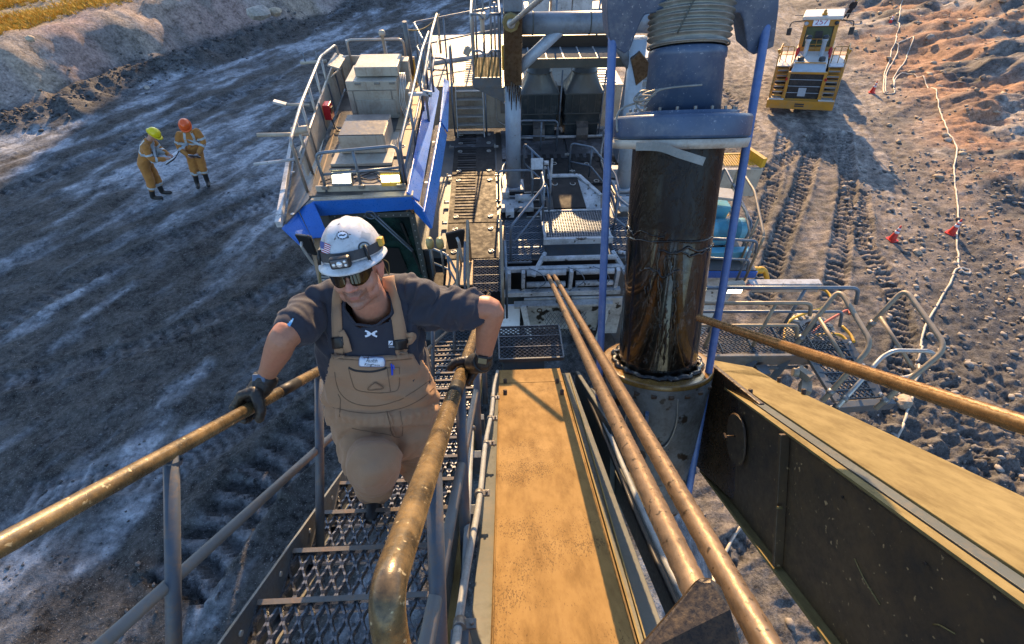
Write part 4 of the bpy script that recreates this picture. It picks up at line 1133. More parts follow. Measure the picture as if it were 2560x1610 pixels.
# mesh basket hung on the left post
bk = thing('service_basket', 'small service basket with perforated floor and bent rails, left of the gantry post', 'platform', (0.0, 9.3, 13.9))
BZ = 13.92
m = MB()
for i in range(9): m.box((-0.27 + i * 0.058, 9.35, BZ), (0.010, 1.0, 0.02))
for j in range(26): m.box((-0.035, 8.86 + j * 0.04, BZ), (0.48, 0.008, 0.02))
m.build('floor_grate', M_tan2, bk)
m = MB(); m.box((-0.04, 8.83, BZ - 0.07), (0.50, 0.03, 0.17)); m.build('front_beam', M_string, bk, 0.004)
m = MB(); m.box((-0.29, 9.35, BZ - 0.05), (0.03, 1.05, 0.12)); m.build('side_beam', M_string, bk, 0.004)
m = MB(); m.plate([Vector((-0.29, 8.84, BZ - 0.16)), Vector((0.24, 8.84, BZ - 0.16)), Vector((0.24, 8.84, BZ - 0.42))], 0.03, (0, -1, 0)); m.build('bracket', M_string, bk, 0.004)
for x in (-0.27, 0.19):
    m = MB(); m.tube(fillet([(x, 8.86, BZ), (x, 8.86, BZ + 0.95), (x, 9.85, BZ + 0.95), (x, 9.85, BZ)], 0.1), 0.02, 10); m.build('side_rail', M_hraill if x < 0 else M_hrail, bk)
for zz in (0.95, 0.42):
    m = MB(); m.tube(fillet([(-0.27, 8.86, BZ + zz), (-0.13, 8.84, BZ + zz + 0.01), (-0.07, 8.80, BZ + zz - 0.05)], 0.05), 0.018, 10); m.tube(fillet([(0.19, 8.86, BZ + zz), (0.03, 8.84, BZ + zz + 0.01), (-0.02, 8.80, BZ + zz - 0.05)], 0.05), 0.018, 10); m.build('gate_rail', M_hrail, bk)
m = MB(); m.box((-0.36, 8.95, BZ + 0.40), (0.11, 0.10, 0.13), Matrix.Rotation(0.5, 3, 'Y')); m.build('work_lamp', M_cream, bk, 0.01)
m = MB(); m.box((0.27, 9.1, BZ + 0.25), (0.10, 0.12, 0.40)); m.build('junction_box', M_yellow, bk, 0.01)
for k, (x, y, z) in enumerate(((-0.22, 9.9, 15.0), (-0.08, 9.9, 15.3), (0.05, 9.9, 14.9), (0.12, 9.9, 14.8))):
    m = MB(); m.cyl((x, y, BZ), (x, y, z), 0.018, 0.018, 8); m.build('upright', M_hrail, bk)
m = MB(); m.box((-0.1, 9.6, BZ + 0.75), (0.12, 0.12, 0.09)); m.cyl((-0.1, 9.6, BZ + 0.5), (-0.1, 9.6, BZ + 0.75), 0.04, 0.04, 10); m.build('valve', M_cream, bk, 0.01)

# ------------------------------------------------------------------ front of the house: landing, grates, rollers
ln = thing('front_landing', 'raised square black grate in a white frame before the sloped hatch', 'platform', (1.35, 7.2, DK))
GZ = 11.98
m = MB()
gx0, gx1, gy0, gy1 = 0.90, 1.98, 6.80, 7.62
for i in range(25): m.box((gx0 + (gx1 - gx0) * i / 24, (gy0 + gy1) / 2, GZ), (0.008, gy1 - gy0, 0.03))
for j in range(19): m.box(((gx0 + gx1) / 2, gy0 + (gy1 - gy0) * j / 18, GZ), (gx1 - gx0, 0.008, 0.03))
o = m.build('grate_bars', M_grate, ln)
m = MB(); m.box((1.44, 6.76, GZ - 0.01), (1.20, 0.06, 0.12)); m.build('front_frame', M_white, ln, 0.005)
m = MB(); m.box((1.44, 7.65, GZ), (1.16, 0.04, 0.06)); m.box((0.87, 7.2, GZ), (0.04, 0.92, 0.06)); m.box((2.01, 7.2, GZ), (0.04, 0.92, 0.06)); m.build('frame', M_white, ln, 0.005)
m = MB(); m.box((1.44, 7.2, GZ - 0.28), (1.1, 0.86, 0.02)); m.build('under_tray', M_black, ln)
ht = thing('sloped_hatch', 'black sloping hatch between white angled side frames', 'hatch', (1.4, 8.1, DK))
m = MB(); m.plate([(1.12, 8.62, 12.10), (1.66, 8.62, 12.10), (1.72, 7.72, 11.98), (1.12, 7.72, 11.98)], 0.03); m.build('hatch_plate', M_deck, ht, 0.003)
m = MB(); m.bar((1.08, 8.66, 12.13), (1.72, 8.66, 12.13), 0.10, 0.05); m.bar((1.70, 8.66, 12.13), (2.03, 8.0, 12.08), 0.08, 0.05); m.build('white_frame', M_white, ht, 0.006)
m = MB(); m.plate([(1.66, 8.60, 12.09), (2.03, 8.02, 12.06), (2.00, 7.70, 11.84), (1.73, 7.72, 11.97)], 0.02); m.build('side_face', M_white, ht, 0.003)
for x in (1.20, 1.55):
    m = MB(); m.tube([Vector((x + 0.05 * math.cos(a), 8.42 + 0.05 * math.sin(a), 12.10)) for a in [k * math.pi / 8 for k in range(16)]], 0.008, 6, closed=True); m.build('lifting_ring', M_hraill, ht)
stp = thing('deck_steps', 'dark steps with white nosings between the post and the sloping hatch', 'steps', (0.9, 8.1, DK))
for k in range(4):
    m = MB(); m.box((0.83, 8.75 - k * 0.27, DK - 0.03 - k * 0.012), (0.40, 0.25, 0.05)); m.build('step', M_deck, stp, 0.004)
    m = MB(); m.box((0.83, 8.62 - k * 0.27, DK + 0.0 - k * 0.012), (0.42, 0.02, 0.03)); m.build('nosing', M_hraill, stp)
for nm, x0, x1, lab in (('L', 0.20, 0.86, 'left'), ('R', 2.06, 2.80, 'right')):
    w = thing('side_grating', 'serrated steel grating walkway on the %s of the square black grate' % lab, 'walkway', ((x0 + x1) / 2, 7.1, DK), 0, 'side gratings of the landing')
    for k in range(6):
        y = 7.62 - k * 0.205
        m = MB(); xx0 = x0 if lab == 'right' else x0; xx1 = x1
        if k == 5:
            if lab == 'left': xx1 = x1 - 0.25
            else: xx0 = x0 + 0.25
        zigzag(m, xx0 + 0.01, xx1 - 0.01, y - 0.19, y, DK + 0.02, 0.04, 6, 0.02, 0.012)
        m.box(((xx0 + xx1) / 2, y + 0.003, DK + 0.01), (xx1 - xx0, 0.008, 0.035)); m.box(((xx0 + xx1) / 2, y - 0.195, DK + 0.01), (xx1 - xx0, 0.008, 0.035))
        m.build('grating_plank', M_grate, w)
    m = MB(); m.box(((x0 + x1) / 2, 7.0, DK - 0.20), (x1 - x0, 1.2, 0.02)); m.build('under_tray', M_deck, w)
m = MB()
fb = thing('fairlead_rollers', 'white frame with two rows of pale rollers where the ropes disappear', 'rollers', (1.1, 6.2, 11.5))
m.box((1.12, 6.15, 11.34), (2.05, 0.10, 0.10)); m.box((1.12, 6.30, 11.74), (2.05, 0.08, 0.08)); m.build('frame_beam', M_white, fb, 0.006)
m = MB(); m.cyl((0.80, 6.42, 11.86), (2.05, 6.42, 11.86), 0.045, 0.045, 14); m.build('cross_pipe', M_white, fb)
for z, y in ((11.72, 6.22), (11.50, 6.18)):
    for xa, xb in ((0.52, 1.18), (1.36, 2.00)):
        m = MB(); m.cyl((xa, y, z), (xb, y, z), 0.05, 0.05, 16); m.build('roller', M_white, fb)
for x in (0.22, 0.46, 1.27, 2.06):
    m = MB(); m.box((x, 6.2, 11.55), (0.06, 0.10, 0.45)); m.build('upright', M_white, fb, 0.005)
for k in range(3):
    m = MB(); x = (0.55, 1.2, 1.62)[k]; m.tube(spline([(x, 6.2, 11.85), (x + 0.2, 6.1, 11.80), (x + 0.28, 6.1, 11.6), (x + 0.05, 6.1, 11.42)], 6), 0.009, 6); m.build('cable', M_hrail, fb)
for pa, pb in (((0.86, 6.6, 11.84), (0.62, 6.15, 11.72)), ((2.02, 6.6, 11.84), (2.2, 6.15, 11.7))):
    m = MB(); m.bar(pa, pb, 0.07, 0.06); m.build('corner_brace', M_white, fb, 0.005)
m = MB(); m.box((1.12, 6.45, 11.45), (1.95, 0.02, 0.75)); m.build('opening_shade', M_black, fb)  # flat black sheet stands in for the shade inside the opening
# front plates under the rollers
fpn = thing('front_plates', 'oil-spotted white front plates below the rollers with a grated step', 'panels', (1.1, 6.0, 10.8))
m = MB(); m.box((0.22, 5.98, 10.85), (0.36, 0.04, 0.75)); m.build('white_panel', paint('clean_white_panel', (0.66, 0.72, 0.82), 0.45, 0, (0.3, 0.28, 0.25), 0.15, 3, 0.05, speck=(0.03, 0.03, 0.03), speck_scale=8, speck_amt=0.72), fpn, 0.004)
M_spot = paint('oil_spotted_plate', (0.42, 0.43, 0.43), 0.42, 0.1, (0.10, 0.09, 0.08), 0.7, 3, 0.2, speck=(0.02, 0.016, 0.012), speck_scale=6, speck_amt=0.60)
m = MB(); m.box((1.15, 6.08, 10.85), (1.35, 0.04, 0.85)); m.build('stained_plate', M_spot, fpn, 0.004)
m = MB(); m.box((2.02, 6.02, 10.85), (0.36, 0.04, 0.9)); m.build('stained_plate', M_spot, fpn, 0.004)
m = MB(); m.bar((0.45, 5.92, 11.25), (0.60, 5.80, 10.4), 0.10, 0.03, (0, -1, 0)); m.bar((1.92, 5.92, 11.2), (1.80, 5.8, 10.4), 0.10, 0.03, (0, -1, 0)); m.build('gusset', M_white, fpn, 0.004)
m = MB(); m.box((1.15, 5.98, 11.22), (1.7, 0.14, 0.05)); m.build('ledge', M_spot, fpn, 0.004)
m = MB(); zigzag(m, 0.80, 1.5, -0.2, 0.2, 0, 0.035, 8, 0.02, 0.01)
rot = Matrix.Rotation(R(55), 3, 'X'); m.v = [tuple(rot @ Vector((x - 1.15, y, z)) + Vector((1.2, 5.85, 10.85))) for x, y, z in m.v]; m.build('step_grate', M_string, fpn)
for x in (0.75, 1.88):
    m = MB(); m.lathe((x, 6.05, 11.0), (0, -1, 0), [(0, 0.05), (0.01, 0.05), (0.01, 0.035), (0.0, 0.03)], 16); m.build('eye', M_darkrust, fpn)
# small grated landing at the boom foot
bl = thing('boom_foot_step', 'dark serrated step grating just above the tan boom plate', 'step', (0.4, 3.9, 12.6))
for k in range(3):
    m = MB(); y0 = 3.66 + k * 0.17
    zigzag(m, 0.03, 0.75, y0, y0 + 0.16, 12.60, 0.03, 6, 0.02, 0.009)
    m.box((0.39, y0 + 0.163, 12.59), (0.74, 0.008, 0.04)); m.build('grating_plank', M_tread, bl)
m = MB(); m.box((0.39, 3.635, 12.585), (0.76, 0.02, 0.06)); m.box((0.01, 3.9, 12.585), (0.02, 0.52, 0.06)); m.box((0.77, 3.9, 12.585), (0.02, 0.52, 0.06)); m.build('frame', M_string, bl, 0.003)
m = MB(); m.bar((0.3, 3.7, 12.5), (0.3, 4.6, 11.3), 0.5, 0.3, (0, 0.7, 0.7)); m.build('gusset', M_darkg, bl, 0.01)
# landing rails
rail3('guard_rail', 'slate tube rail folding around the left side grating', M_hrail, [(0.86, 7.75, 12.75), (0.86, 7.25, 12.75), (0.26, 6.45, 12.5)], 0.38, posts=[(0.86, 7.25, 12.75)], r=0.021, drop=0.7, group='guard rails around the machine')
rail3('guard_rail', 'slate tube rail beside the dark deck steps', M_hrail, [(0.62, 8.8, 12.75), (0.75, 8.5, 12.75), (1.02, 8.2, 12.6), (1.02, 7.65, 12.55)], 0.40, posts=[(0.75, 8.5, 12.75)], r=0.021, drop=0.7, group='guard rails around the machine')
rail3('guard_rail', 'slate tube rail in front of the left gantry post foot', M_hrail, [(0.10, 8.15, 12.55), (0.74, 8.15, 12.55)], 0.0, posts=[], r=0.021, drop=0.7, group='guard rails around the machine')
rail3('guard_rail', 'slate tube rail sloping down on the right of the white-framed hatch', M_hrail, [(1.6, 9.3, 12.5), (2.0, 9.1, 12.5), (2.3, 8.2, 12.4), (2.3, 7.8, 12.3)], 0.40, posts=[(2.0, 9.1, 12.5)], r=0.019, drop=0.65, group='guard rails around the machine')
rail3('guard_rail', 'slate tube rail over the right side grating', M_hrail, [(2.10, 7.7, 12.6), (2.15, 7.2, 12.5), (2.8, 6.4, 12.3)], 0.4, posts=[(2.15, 7.2, 12.5)], r=0.021, drop=0.65, group='guard rails around the machine')
rail3('guard_rail', 'upright gate rail in front of the chutes of the duct units', M_hrail, [(0.62, 10.5, 12.45), (1.45, 10.35, 12.5)], 0.35, posts=[(1.10, 10.42, 12.48)], r=0.02, drop=0.7, group='guard rails around the machine')
# white lamp housing with loop guard
wl = thing('square_lamp', 'white square work lamp with a loop guard above the dark steps', 'lamp', (1.05, 8.95, DK))
c = Pd(1342, 420, 8.9)
m = MB(); m.box(c + Vector((0, 0, 0.08)), (0.22, 0.10, 0.20), Matrix.Rotation(R(-30), 3, 'X')); m.build('lamp_body', M_white, wl, 0.01)
m = MB(); m.tube(fillet([c + Vector((-0.10, -0.05, 0.0)), c + Vector((-0.09, -0.12, -0.15)), c + Vector((0.09, -0.12, -0.15)), c + Vector((0.11, -0.05, 0.0))], 0.04), 0.011, 8); m.build('guard_loop', M_hraill, wl)
m = MB(); m.box(c + Vector((0.17, 0, 0.06)), (0.09, 0.08, 0.13)); m.build('side_box', M_white, wl, 0.008)
m = MB(); m.box(c + Vector((0.27, -0.02, -0.02)), (0.04, 0.03, 0.42)); m.build('side_bar', M_white, wl, 0.005)
m = MB(); m.cyl(c + Vector((0.14, 0.03, 0.05)), (c.x + 0.14, c.y + 0.03, DK), 0.02, 0.02, 8); m.build('stand', M_hrail, wl)
# tall gantry-side machinery in the far background between post and yoke
bkx = thing('white_cabinet', 'white cabinet row behind the cross pipe at the top edge', 'cabinet', (1.4, 14.0, UD))
for k, x in enumerate((1.2, 1.72, 2.2)):
    m = MB(); m.box((x, 13.2, UD + 0.75), (0.46, 0.5, 1.5)); m.build('cabinet_door', M_white, bkx, 0.01)
# equipment seen between the post and the ropes on the right: grated side boxes
gb = thing('right_grille_box', 'blue-grey louvred box between the right gantry post and the blue rope', 'grille', (3.0, 9.6, DK))
m = MB(); m.box((2.95, 9.9, 12.9), (0.5, 0.5, 2.1)); m.build('case', M_gantry, gb, 0.01)
for k in range(14):
    m = MB(); m.box((2.95, 9.64, 12.1 + k * 0.13), (0.42, 0.03, 0.05), Matrix.Rotation(0.5, 3, 'X')); m.build('louvre', M_greypost, gb)

# ------------------------------------------------------------------ operator cab
RZ = 13.05
cab = thing('operator_cab', 'operator cab with bright blue roof fascia and dark tinted windscreen behind the climbing man', 'cab', (-2.1, 8.0, 11.8))
m = MB(); m.plate([(-2.80, 6.60, RZ), (-1.32, 6.60, RZ), (-1.40, 11.05, RZ), (-3.08, 11.05, RZ)], 0.05); m.build('roof', M_roof, cab, 0.005)
m = MB(); m.plate([(-2.80, 6.75, RZ - 0.05), (-1.40, 6.75, RZ - 0.05), (-1.45, 10.9, RZ - 0.05), (-3.0, 10.9, RZ - 0.05)], 2.45); m.build('shell', M_string, cab, 0.02)
# windscreen frame and panes
def wq(x0, z0, x1, z1, y=6.70, tilt=0.0): return [(x0, y + tilt, z0), (x1, y + tilt, z0), (x1, y, z1), (x0, y, z1)]
m = MB(); m.plate([(-2.62, 6.70, 10.75), (-1.30, 6.70, 10.75), (-1.36, 6.66, 12.62), (-2.50, 6.66, 12.62)], 0.03, (0, -1, 0)); m.build('windscreen', M_glass, cab)
m = MB()
fr = [(-2.66, 6.66, 10.7), (-1.24, 6.66, 10.7), (-1.30, 6.62, 12.68), (-2.56, 6.62, 12.68)]
for a, b in zip(fr, fr[1:] + fr[:1]): m.bar(a, b, 0.09, 0.05, (0, -1, 0))
m.build('window_frame', M_darkg, cab, 0.006)
for k in range(16):
    t = (k + 0.5) / 16
    c = Vector(fr[1]).lerp(Vector(fr[2]), t); m = MB(); m.cyl(c + Vector((0.0, -0.02, 0)), c + Vector((0, -0.035, 0)), 0.010, 0.010, 6); m.build('rivet', M_hraill, cab)
for k in range(11):
    t = (k + 0.5) / 11
    c = Vector(fr[3]).lerp(Vector(fr[2]), t); m = MB(); m.cyl(c + Vector((0.0, -0.02, 0)), c + Vector((0, -0.035, 0)), 0.010, 0.010, 6); m.build('rivet', M_hraill, cab)
m = MB(); m.plate([(-1.23, 6.70, 10.8), (-1.22, 8.3, 10.8), (-1.26, 8.3, 12.6), (-1.28, 6.68, 12.6)], 0.02, (1, 0, 0)); m.build('side_window', M_glass, cab)
m = MB(); m.plate([(-2.1, 6.63, 12.05), (-1.62, 6.63, 12.0), (-1.55, 6.64, 11.5), (-1.9, 6.64, 11.3)], 0.006, (0, -1, 0)); m.build('inner_panel', M_black, cab)
wp = MB()
wc = Vector((-1.93, 6.58, 12.72))
wp.tube([wc, Vector((-1.42, 6.60, 11.98)), Vector((-1.40, 6.6, 11.95))], 0.014, 8); wp.tube([wc + Vector((0.06, 0, 0)), Vector((-1.38, 6.60, 11.98))], 0.014, 8)
wp.build('wiper_arm', M_hrail, cab)
m = MB(); m.bar((-1.50, 6.63, 12.5), (-1.30, 6.63, 11.4), 0.03, 0.02, (0, -1, 0)); m.build('wiper_blade', M_black, cab)
m = MB(); m.tube([wc + Vector((0.08 * math.cos(a), -0.03, 0.07 * math.sin(a))) for a in [k * math.pi / 8 for k in range(16)]], 0.009, 6, closed=True); m.build('wiper_motor', M_hrail, cab)
# blue fascia
def bl_(pts, th, nm='fascia', mat=None, nrm=None): 
    m = MB(); m.plate(pts, th, nrm); return m.build(nm, mat or M_blue, cab, 0.006)
bl_([(-2.74, 6.55, 12.72), (-1.24, 6.55, 12.80), (-1.24, 6.53, 13.04), (-2.74, 6.53, 13.00)], 0.03, nrm=(0, -1, 0))
bl_([(-2.76, 6.52, 13.03), (-1.22, 6.52, 13.07), (-1.22, 6.66, 13.07), (-2.76, 6.66, 13.03)], 0.025, 'lip', M_cream, (0, 0, 1))
bl_([(-1.30, 6.55, 13.11), (-1.12, 6.50, 12.98), (-1.08, 10.8, 12.98), (-1.28, 10.9, 13.20)], 0.03, nrm=(0.6, 0, 0.7))
bl_([(-1.02, 6.15, 13.02), (-0.93, 6.12, 12.74), (-0.86, 9.2, 12.76), (-0.96, 9.2, 13.02)], 0.03, nrm=(1, 0, 0.2))
bl_([(-0.96, 9.25, 13.02), (-0.84, 9.25, 12.80), (-0.92, 11.7, 12.86), (-1.02, 11.7, 12.94)], 0.03, nrm=(1, 0, 0.3))
bl_([(-1.24, 6.54, 13.0), (-1.02, 6.17, 13.02), (-0.97, 6.13, 12.72), (-1.24, 6.54, 12.76)], 0.02, nrm=(-0.8, -0.6, 0))
bl_([(-1.12, 6.53, 12.95), (-1.02, 6.17, 12.98), (-0.96, 9.2, 12.98), (-1.08, 9.2, 12.95)], 0.02, 'gutter', M_roof, (0, 0, 1))
# left wing of the fascia
bl_([(-2.74, 6.56, 12.98), (-2.96, 6.46, 12.92), (-2.70, 5.98, 12.72), (-2.46, 6.0, 12.72)], 0.02, 'wing')
bl_([(-2.98, 6.46, 12.92), (-3.10, 6.02, 12.88), (-2.86, 5.90, 12.62), (-2.70, 5.98, 12.72)], 0.02, 'wing')
bl_([(-3.06, 5.98, 12.92), (-3.14, 5.98, 12.92), (-3.58, 8.45, 12.98), (-3.52, 8.45, 12.98)], 0.10, 'wing_trim', M_white)
bl_([(-2.80, 6.62, 12.98), (-3.06, 6.10, 12.88), (-3.50, 8.4, 12.93), (-3.05, 8.9, 13.0)], 0.02, 'wing_deck', M_roof)
# roof details
for k, (y0, y1) in enumerate(((7.75, 8.75), (8.78, 9.85), (9.88, 11.0))):
    m = MB(); m.box((-1.58, (y0 + y1) / 2, RZ + 0.015), (0.34, y1 - y0, 0.03)); m.build('roof_panel', M_tanroof, cab, 0.004)
for y in (8.1, 9.0, 9.6, 10.5):
    m = MB(); m.tube([Vector((-1.55 + 0.04 * math.cos(a), y + 0.04 * math.sin(a), RZ + 0.035)) for a in [k * math.pi / 8 for k in range(16)]], 0.008, 6, closed=True); m.build('lifting_ring', M_hraill, cab)
m = MB(); m.bar((-2.72, 6.9, RZ + 0.005), (-2.93, 9.6, RZ + 0.005), 0.02, 0.006); m.build('roof_seam', M_tanroof, cab)
m = MB(); m.box((-2.02, 6.72, RZ + 0.05), (1.36, 0.03, 0.10)); m.build('kick_plate', M_cream, cab, 0.003)
m = MB(); m.plate([(-2.98, 7.2, RZ), (-3.12, 10.9, RZ), (-3.14, 10.9, RZ + 0.62), (-2.98, 7.2, RZ + 0.40)], 0.03, (-1, 0, 0)); m.build('side_wall', M_cream, cab, 0.004)
for y in (7.9, 8.8, 9.7, 10.4):
    m = MB(); m.box((-2.98 - (y - 7.2) * 0.038 + 0.03, y, RZ + 0.27), (0.03, 0.03, 0.5)); m.build('wall_rib', M_hrail, cab)
m = MB(); m.plate([(-3.12, 11.0, RZ), (-1.55, 11.0, RZ), (-1.55, 11.0, RZ + 0.55), (-3.12, 11.0, RZ + 0.6)], 0.04, (0, -1, 0)); m.build('rear_wall', M_cream, cab, 0.004)
m = MB(); m.plate([(-1.98, 10.94, RZ + 0.02), (-1.55, 10.94, RZ + 0.02), (-1.55, 10.94, RZ + 0.53), (-1.80, 10.94, RZ + 0.53)], 0.012, (0, -1, 0)); m.build('rust_panel', M_yellow, cab)
m = MB(); m.box((-2.95, 10.3, RZ + 0.72), (0.22, 0.7, 0.03), Matrix.Rotation(0.3, 3, 'Y')); m.build('side_shelf', M_cream, cab, 0.004)
# air handling cabinet
ac = thing('air_unit', 'large cream air handling cabinet with a raised lid on the cab roof', 'cabinet', (-2.1, 9.6, RZ))
m = MB(); m.box((-2.16, 9.75, RZ + 0.34), (0.92, 0.85, 0.68)); m.build('cabinet', M_cream, ac, 0.012)
m = MB(); m.box((-2.06, 9.85, RZ + 0.78), (0.78, 0.72, 0.16)); m.build('lid', M_cream, ac, 0.012)
m = MB(); m.box((-2.13, 9.315, RZ + 0.20), (0.72, 0.02, 0.30)); m.build('access_panel', M_cream, ac, 0.004)
for x in (-2.4, -2.05, -1.78):
    m = MB(); m.box((x, 9.31, RZ + 0.64), (0.10, 0.03, 0.03)); m.build('hinge', M_steel, ac, 0.003)
m = MB(); m.box((-1.60, 9.65, RZ + 0.30), (0.16, 0.35, 0.36)); m.build('side_box', M_cream, ac, 0.008)
m = MB(); m.box((-1.62, 10.1, RZ + 0.55), (0.16, 0.26, 0.5)); m.build('side_box', M_cream, ac, 0.008)
for k in range(4):
    m = MB(); x = -1.66 + 0.03 * k; m.tube(spline([(x, 9.6, RZ + 0.72), (x + 0.03, 9.35, RZ + 0.62), (x - 0.02, 9.27, RZ + 0.35), (x + 0.06, 9.2, RZ + 0.03)], 5), 0.011, 6); m.build('hose', M_hraill, ac)
ac2 = thing('condenser_unit', 'flat grey condenser box lying on the cab roof in front of the cream cabinet', 'box', (-2.15, 8.2, RZ))
m = MB(); m.box((-2.15, 8.25, RZ + 0.20), (0.76, 0.82, 0.30)); m.build('case', M_cream, ac2, 0.01)
m = MB(); m.box((-2.15, 8.25, RZ + 0.355), (0.74, 0.80, 0.02)); m.build('top_grille', M_roof, ac2, 0.004)
m = MB(); m.box((-2.15, 8.05, RZ + 0.03), (1.0, 1.15, 0.05)); m.build('tray', M_cream, ac2, 0.006)
m = MB(); m.box((-2.15, 7.82, RZ + 0.10), (0.70, 0.04, 0.05)); m.build('front_bar', M_cream, ac2, 0.004)
# red box on the side wall
rb = thing('red_call_box', 'small red emergency box with dangling black cables on the cab roof side wall', 'box', (-2.95, 9.0, RZ + 0.3))
m = MB(); m.box((-2.93, 8.95, RZ + 0.32), (0.12, 0.22, 0.26)); m.build('box', M_red, rb, 0.01)
m = MB(); m.box((-2.86, 8.95, RZ + 0.34), (0.012, 0.10, 0.10)); m.build('dial', M_black, rb, 0.003)
for k in range(3):
    m = MB(); m.tube(spline([(-2.90, 8.88 + 0.04 * k, RZ + 0.2), (-2.86, 8.85, RZ + 0.08), (-2.80 + 0.02 * k, 8.72, RZ + 0.04), (-2.76, 8.80, RZ + 0.03)], 5), 0.010, 6); m.build('cable', M_black, rb)
# floodlights on the front edge: these are lit in the photograph
for i, (cx, lab, rx) in enumerate(((-2.28, 'lit twin-pane floodlight on the left of the cab roof edge, facing the camera', -38), (-1.55, 'lit floodlight with yellow housing on the right of the cab roof edge', -12))):
    fl = thing('floodlight', lab, 'floodlight', (cx, 6.85, RZ), 0, 'floodlights on the cab roof')
    rot = Matrix.Rotation(R(rx), 3, 'X')
    c = Vector((cx, 6.78, RZ + 0.17))
    m = MB(); m.box(c, (0.30, 0.12, 0.22), rot); m.build('housing', M_string if i == 0 else M_yellow, fl, 0.008)
    m = MB(); m.box(c + rot @ Vector((0, -0.02, 0.125)), (0.32, 0.18, 0.02), rot); m.build('visor', M_steel, fl, 0.003)
    for s_ in (-1, 1):
        m = MB(); m.box(c + rot @ Vector((0.072 * s_, -0.064, 0.01)), (0.13, 0.012, 0.16 if i == 0 else 0.10), rot); m.build('lens', M_lamp, fl, 0.003)
    m = MB(); m.cyl(c, (cx + 0.18, 6.95, RZ + 0.1), 0.012, 0.012, 6); m.box((cx, 6.8, RZ + 0.04), (0.18, 0.12, 0.03)); m.build('bracket', M_steel, fl, 0.003)
sl_ = bpy.data.lights.new('floodlight_glow', 'AREA'); sl_.energy = 9; sl_.size = 0.3; sl_.color = (1, 0.85, 0.5)
so_ = bpy.data.objects.new('floodlight_glow', sl_); col.objects.link(so_); so_.location = (-1.92, 6.60, 13.30); so_.rotation_euler = (R(60), 0, R(180))
bpy.data.objects.remove(so_)      # the lenses themselves give the light
# cab roof railings
rr = dict(r=0.024, group='cab roof railings')
M_railmix = paint('worn_roof_rail', (0.34, 0.33, 0.31), 0.36, 0.5, (0.42, 0.26, 0.13), 0.5, 6, 0.1)
rail3('roof_railing', 'front cab roof railing, worn grey tube with one middle post', M_hrail, [(-2.55, 6.72, RZ + 0.62), (-1.38, 6.78, RZ + 0.68)], 0.34, posts=[(-2.02, 6.75, RZ + 0.65)], drop=0.64, **rr)
rail3('roof_railing', 'left cab roof railing running back along the outer edge', M_railmix, [(-2.90, 6.85, RZ + 0.75), (-2.98, 7.9, RZ + 0.86), (-3.12, 9.9, RZ + 0.92), (-2.98, 10.6, RZ + 0.92)], 0.42, drop=0.86, **rr)
rail3('roof_railing', 'rear cab roof railing behind the cream cabinet', M_railmix, [(-2.85, 10.95, RZ + 0.9), (-1.72, 10.95, RZ + 0.9)], 0.45, drop=0.85, posts=[(-2.85, 10.95, RZ + 0.9), (-2.1, 10.95, RZ + 0.9)], **rr)
rail3('roof_railing', 'right cab roof railing along the bright blue boards', M_hrail, [(-1.36, 6.9, RZ + 0.62), (-1.30, 8.6, RZ + 0.80), (-1.26, 10.1, RZ + 0.95), (-1.22, 11.3, RZ + 0.95)], 0.42, posts=[(-1.32, 8.1, RZ + 0.75), (-1.28, 9.4, RZ + 0.88), (-1.26, 10.3, RZ + 0.95)], drop=0.78, **rr)
rail3('roof_railing', 'second railing of paler tube between the two blue boards', M_railmix, [(-1.18, 9.2, RZ + 0.75), (-1.12, 10.9, RZ + 1.05), (-1.10, 12.2, RZ + 1.05)], 0.45, posts=[(-1.14, 10.2, RZ + 0.95)], drop=0.8, **rr)
m = MB(); m.cyl((-1.62, 11.0, RZ + 0.1), (-1.62, 10.8, RZ + 1.25), 0.045, 0.045, 12); o = m.build('dark_mast', M_string); tag(o, 'thick dark upright pole at the rear right corner of the cab roof', 'pole')
m = MB(); pts = [Vector((-1.62, 10.82, RZ + 1.1)).lerp(Vector((-1.02, 11.9, RZ + 1.1)), k / 12) + Vector((0, 0, -0.12 * math.sin(math.pi * k / 12))) for k in range(13)]
m.tube(pts, 0.012, 6); o = m.build('safety_chain', M_tan2); tag(o, 'sagging chain strung between the dark mast and the rail behind the cab', 'chain')
# antennas and camera arms sticking out on the left
def arm_(a, b, r, label, extra=None, mat=None):
    t_ = thing('camera_arm', label, 'arm', a, 0, 'arms sticking out from the cab roof'); m = MB(); m.cyl(a, b, r, r, 10); m.build('boom_tube', mat or M_cream, t_)
    if extra: extra(t_, Vector(b))
    return t_
def lampx(t_, b):
    m = MB(); m.box(b + Vector((-0.05, 0, 0.02)), (0.20, 0.10, 0.04), Matrix.Rotation(0.3, 3, 'Y')); m.build('lamp_head', M_white, t_, 0.008)
def camx(t_, b):
    m = MB(); m.cyl(b + Vector((0.55, 0, 0.05)), b + Vector((0.80, 0, 0.08)), 0.055, 0.055, 14); m.build('camera_body', M_cream, t_)
def spikes(t_, b):
    for dx in (0.1, 0.35):
        m = MB(); m.cyl(b + Vector((dx, 0, 0)), b + Vector((dx - 0.01, 0, 0.2)), 0.012, 0.012, 8); m.build('antenna', M_hrail, t_)
arm_((-3.12, 10.2, RZ + 0.75), (-3.62, 10.2, RZ + 0.72), 0.028, 'short cream arm with two stub antennas at the rear left of the cab', spikes)
arm_((-3.02, 8.35, RZ + 0.66), (-3.40, 8.25, RZ + 0.72), 0.02, 'thin arm carrying a flat white lamp head left of the cab', lampx)
arm_((-2.85, 7.5, RZ + 0.55), (-3.58, 7.35, RZ + 0.62), 0.03, 'thick cream arm with a round camera at its root left of the cab', camx)
arm_((-2.92, 7.1, RZ + 0.35), (-3.60, 6.95, RZ + 0.35), 0.022, 'bare straight white arm, lowest of those sticking out left of the cab', None, M_white)
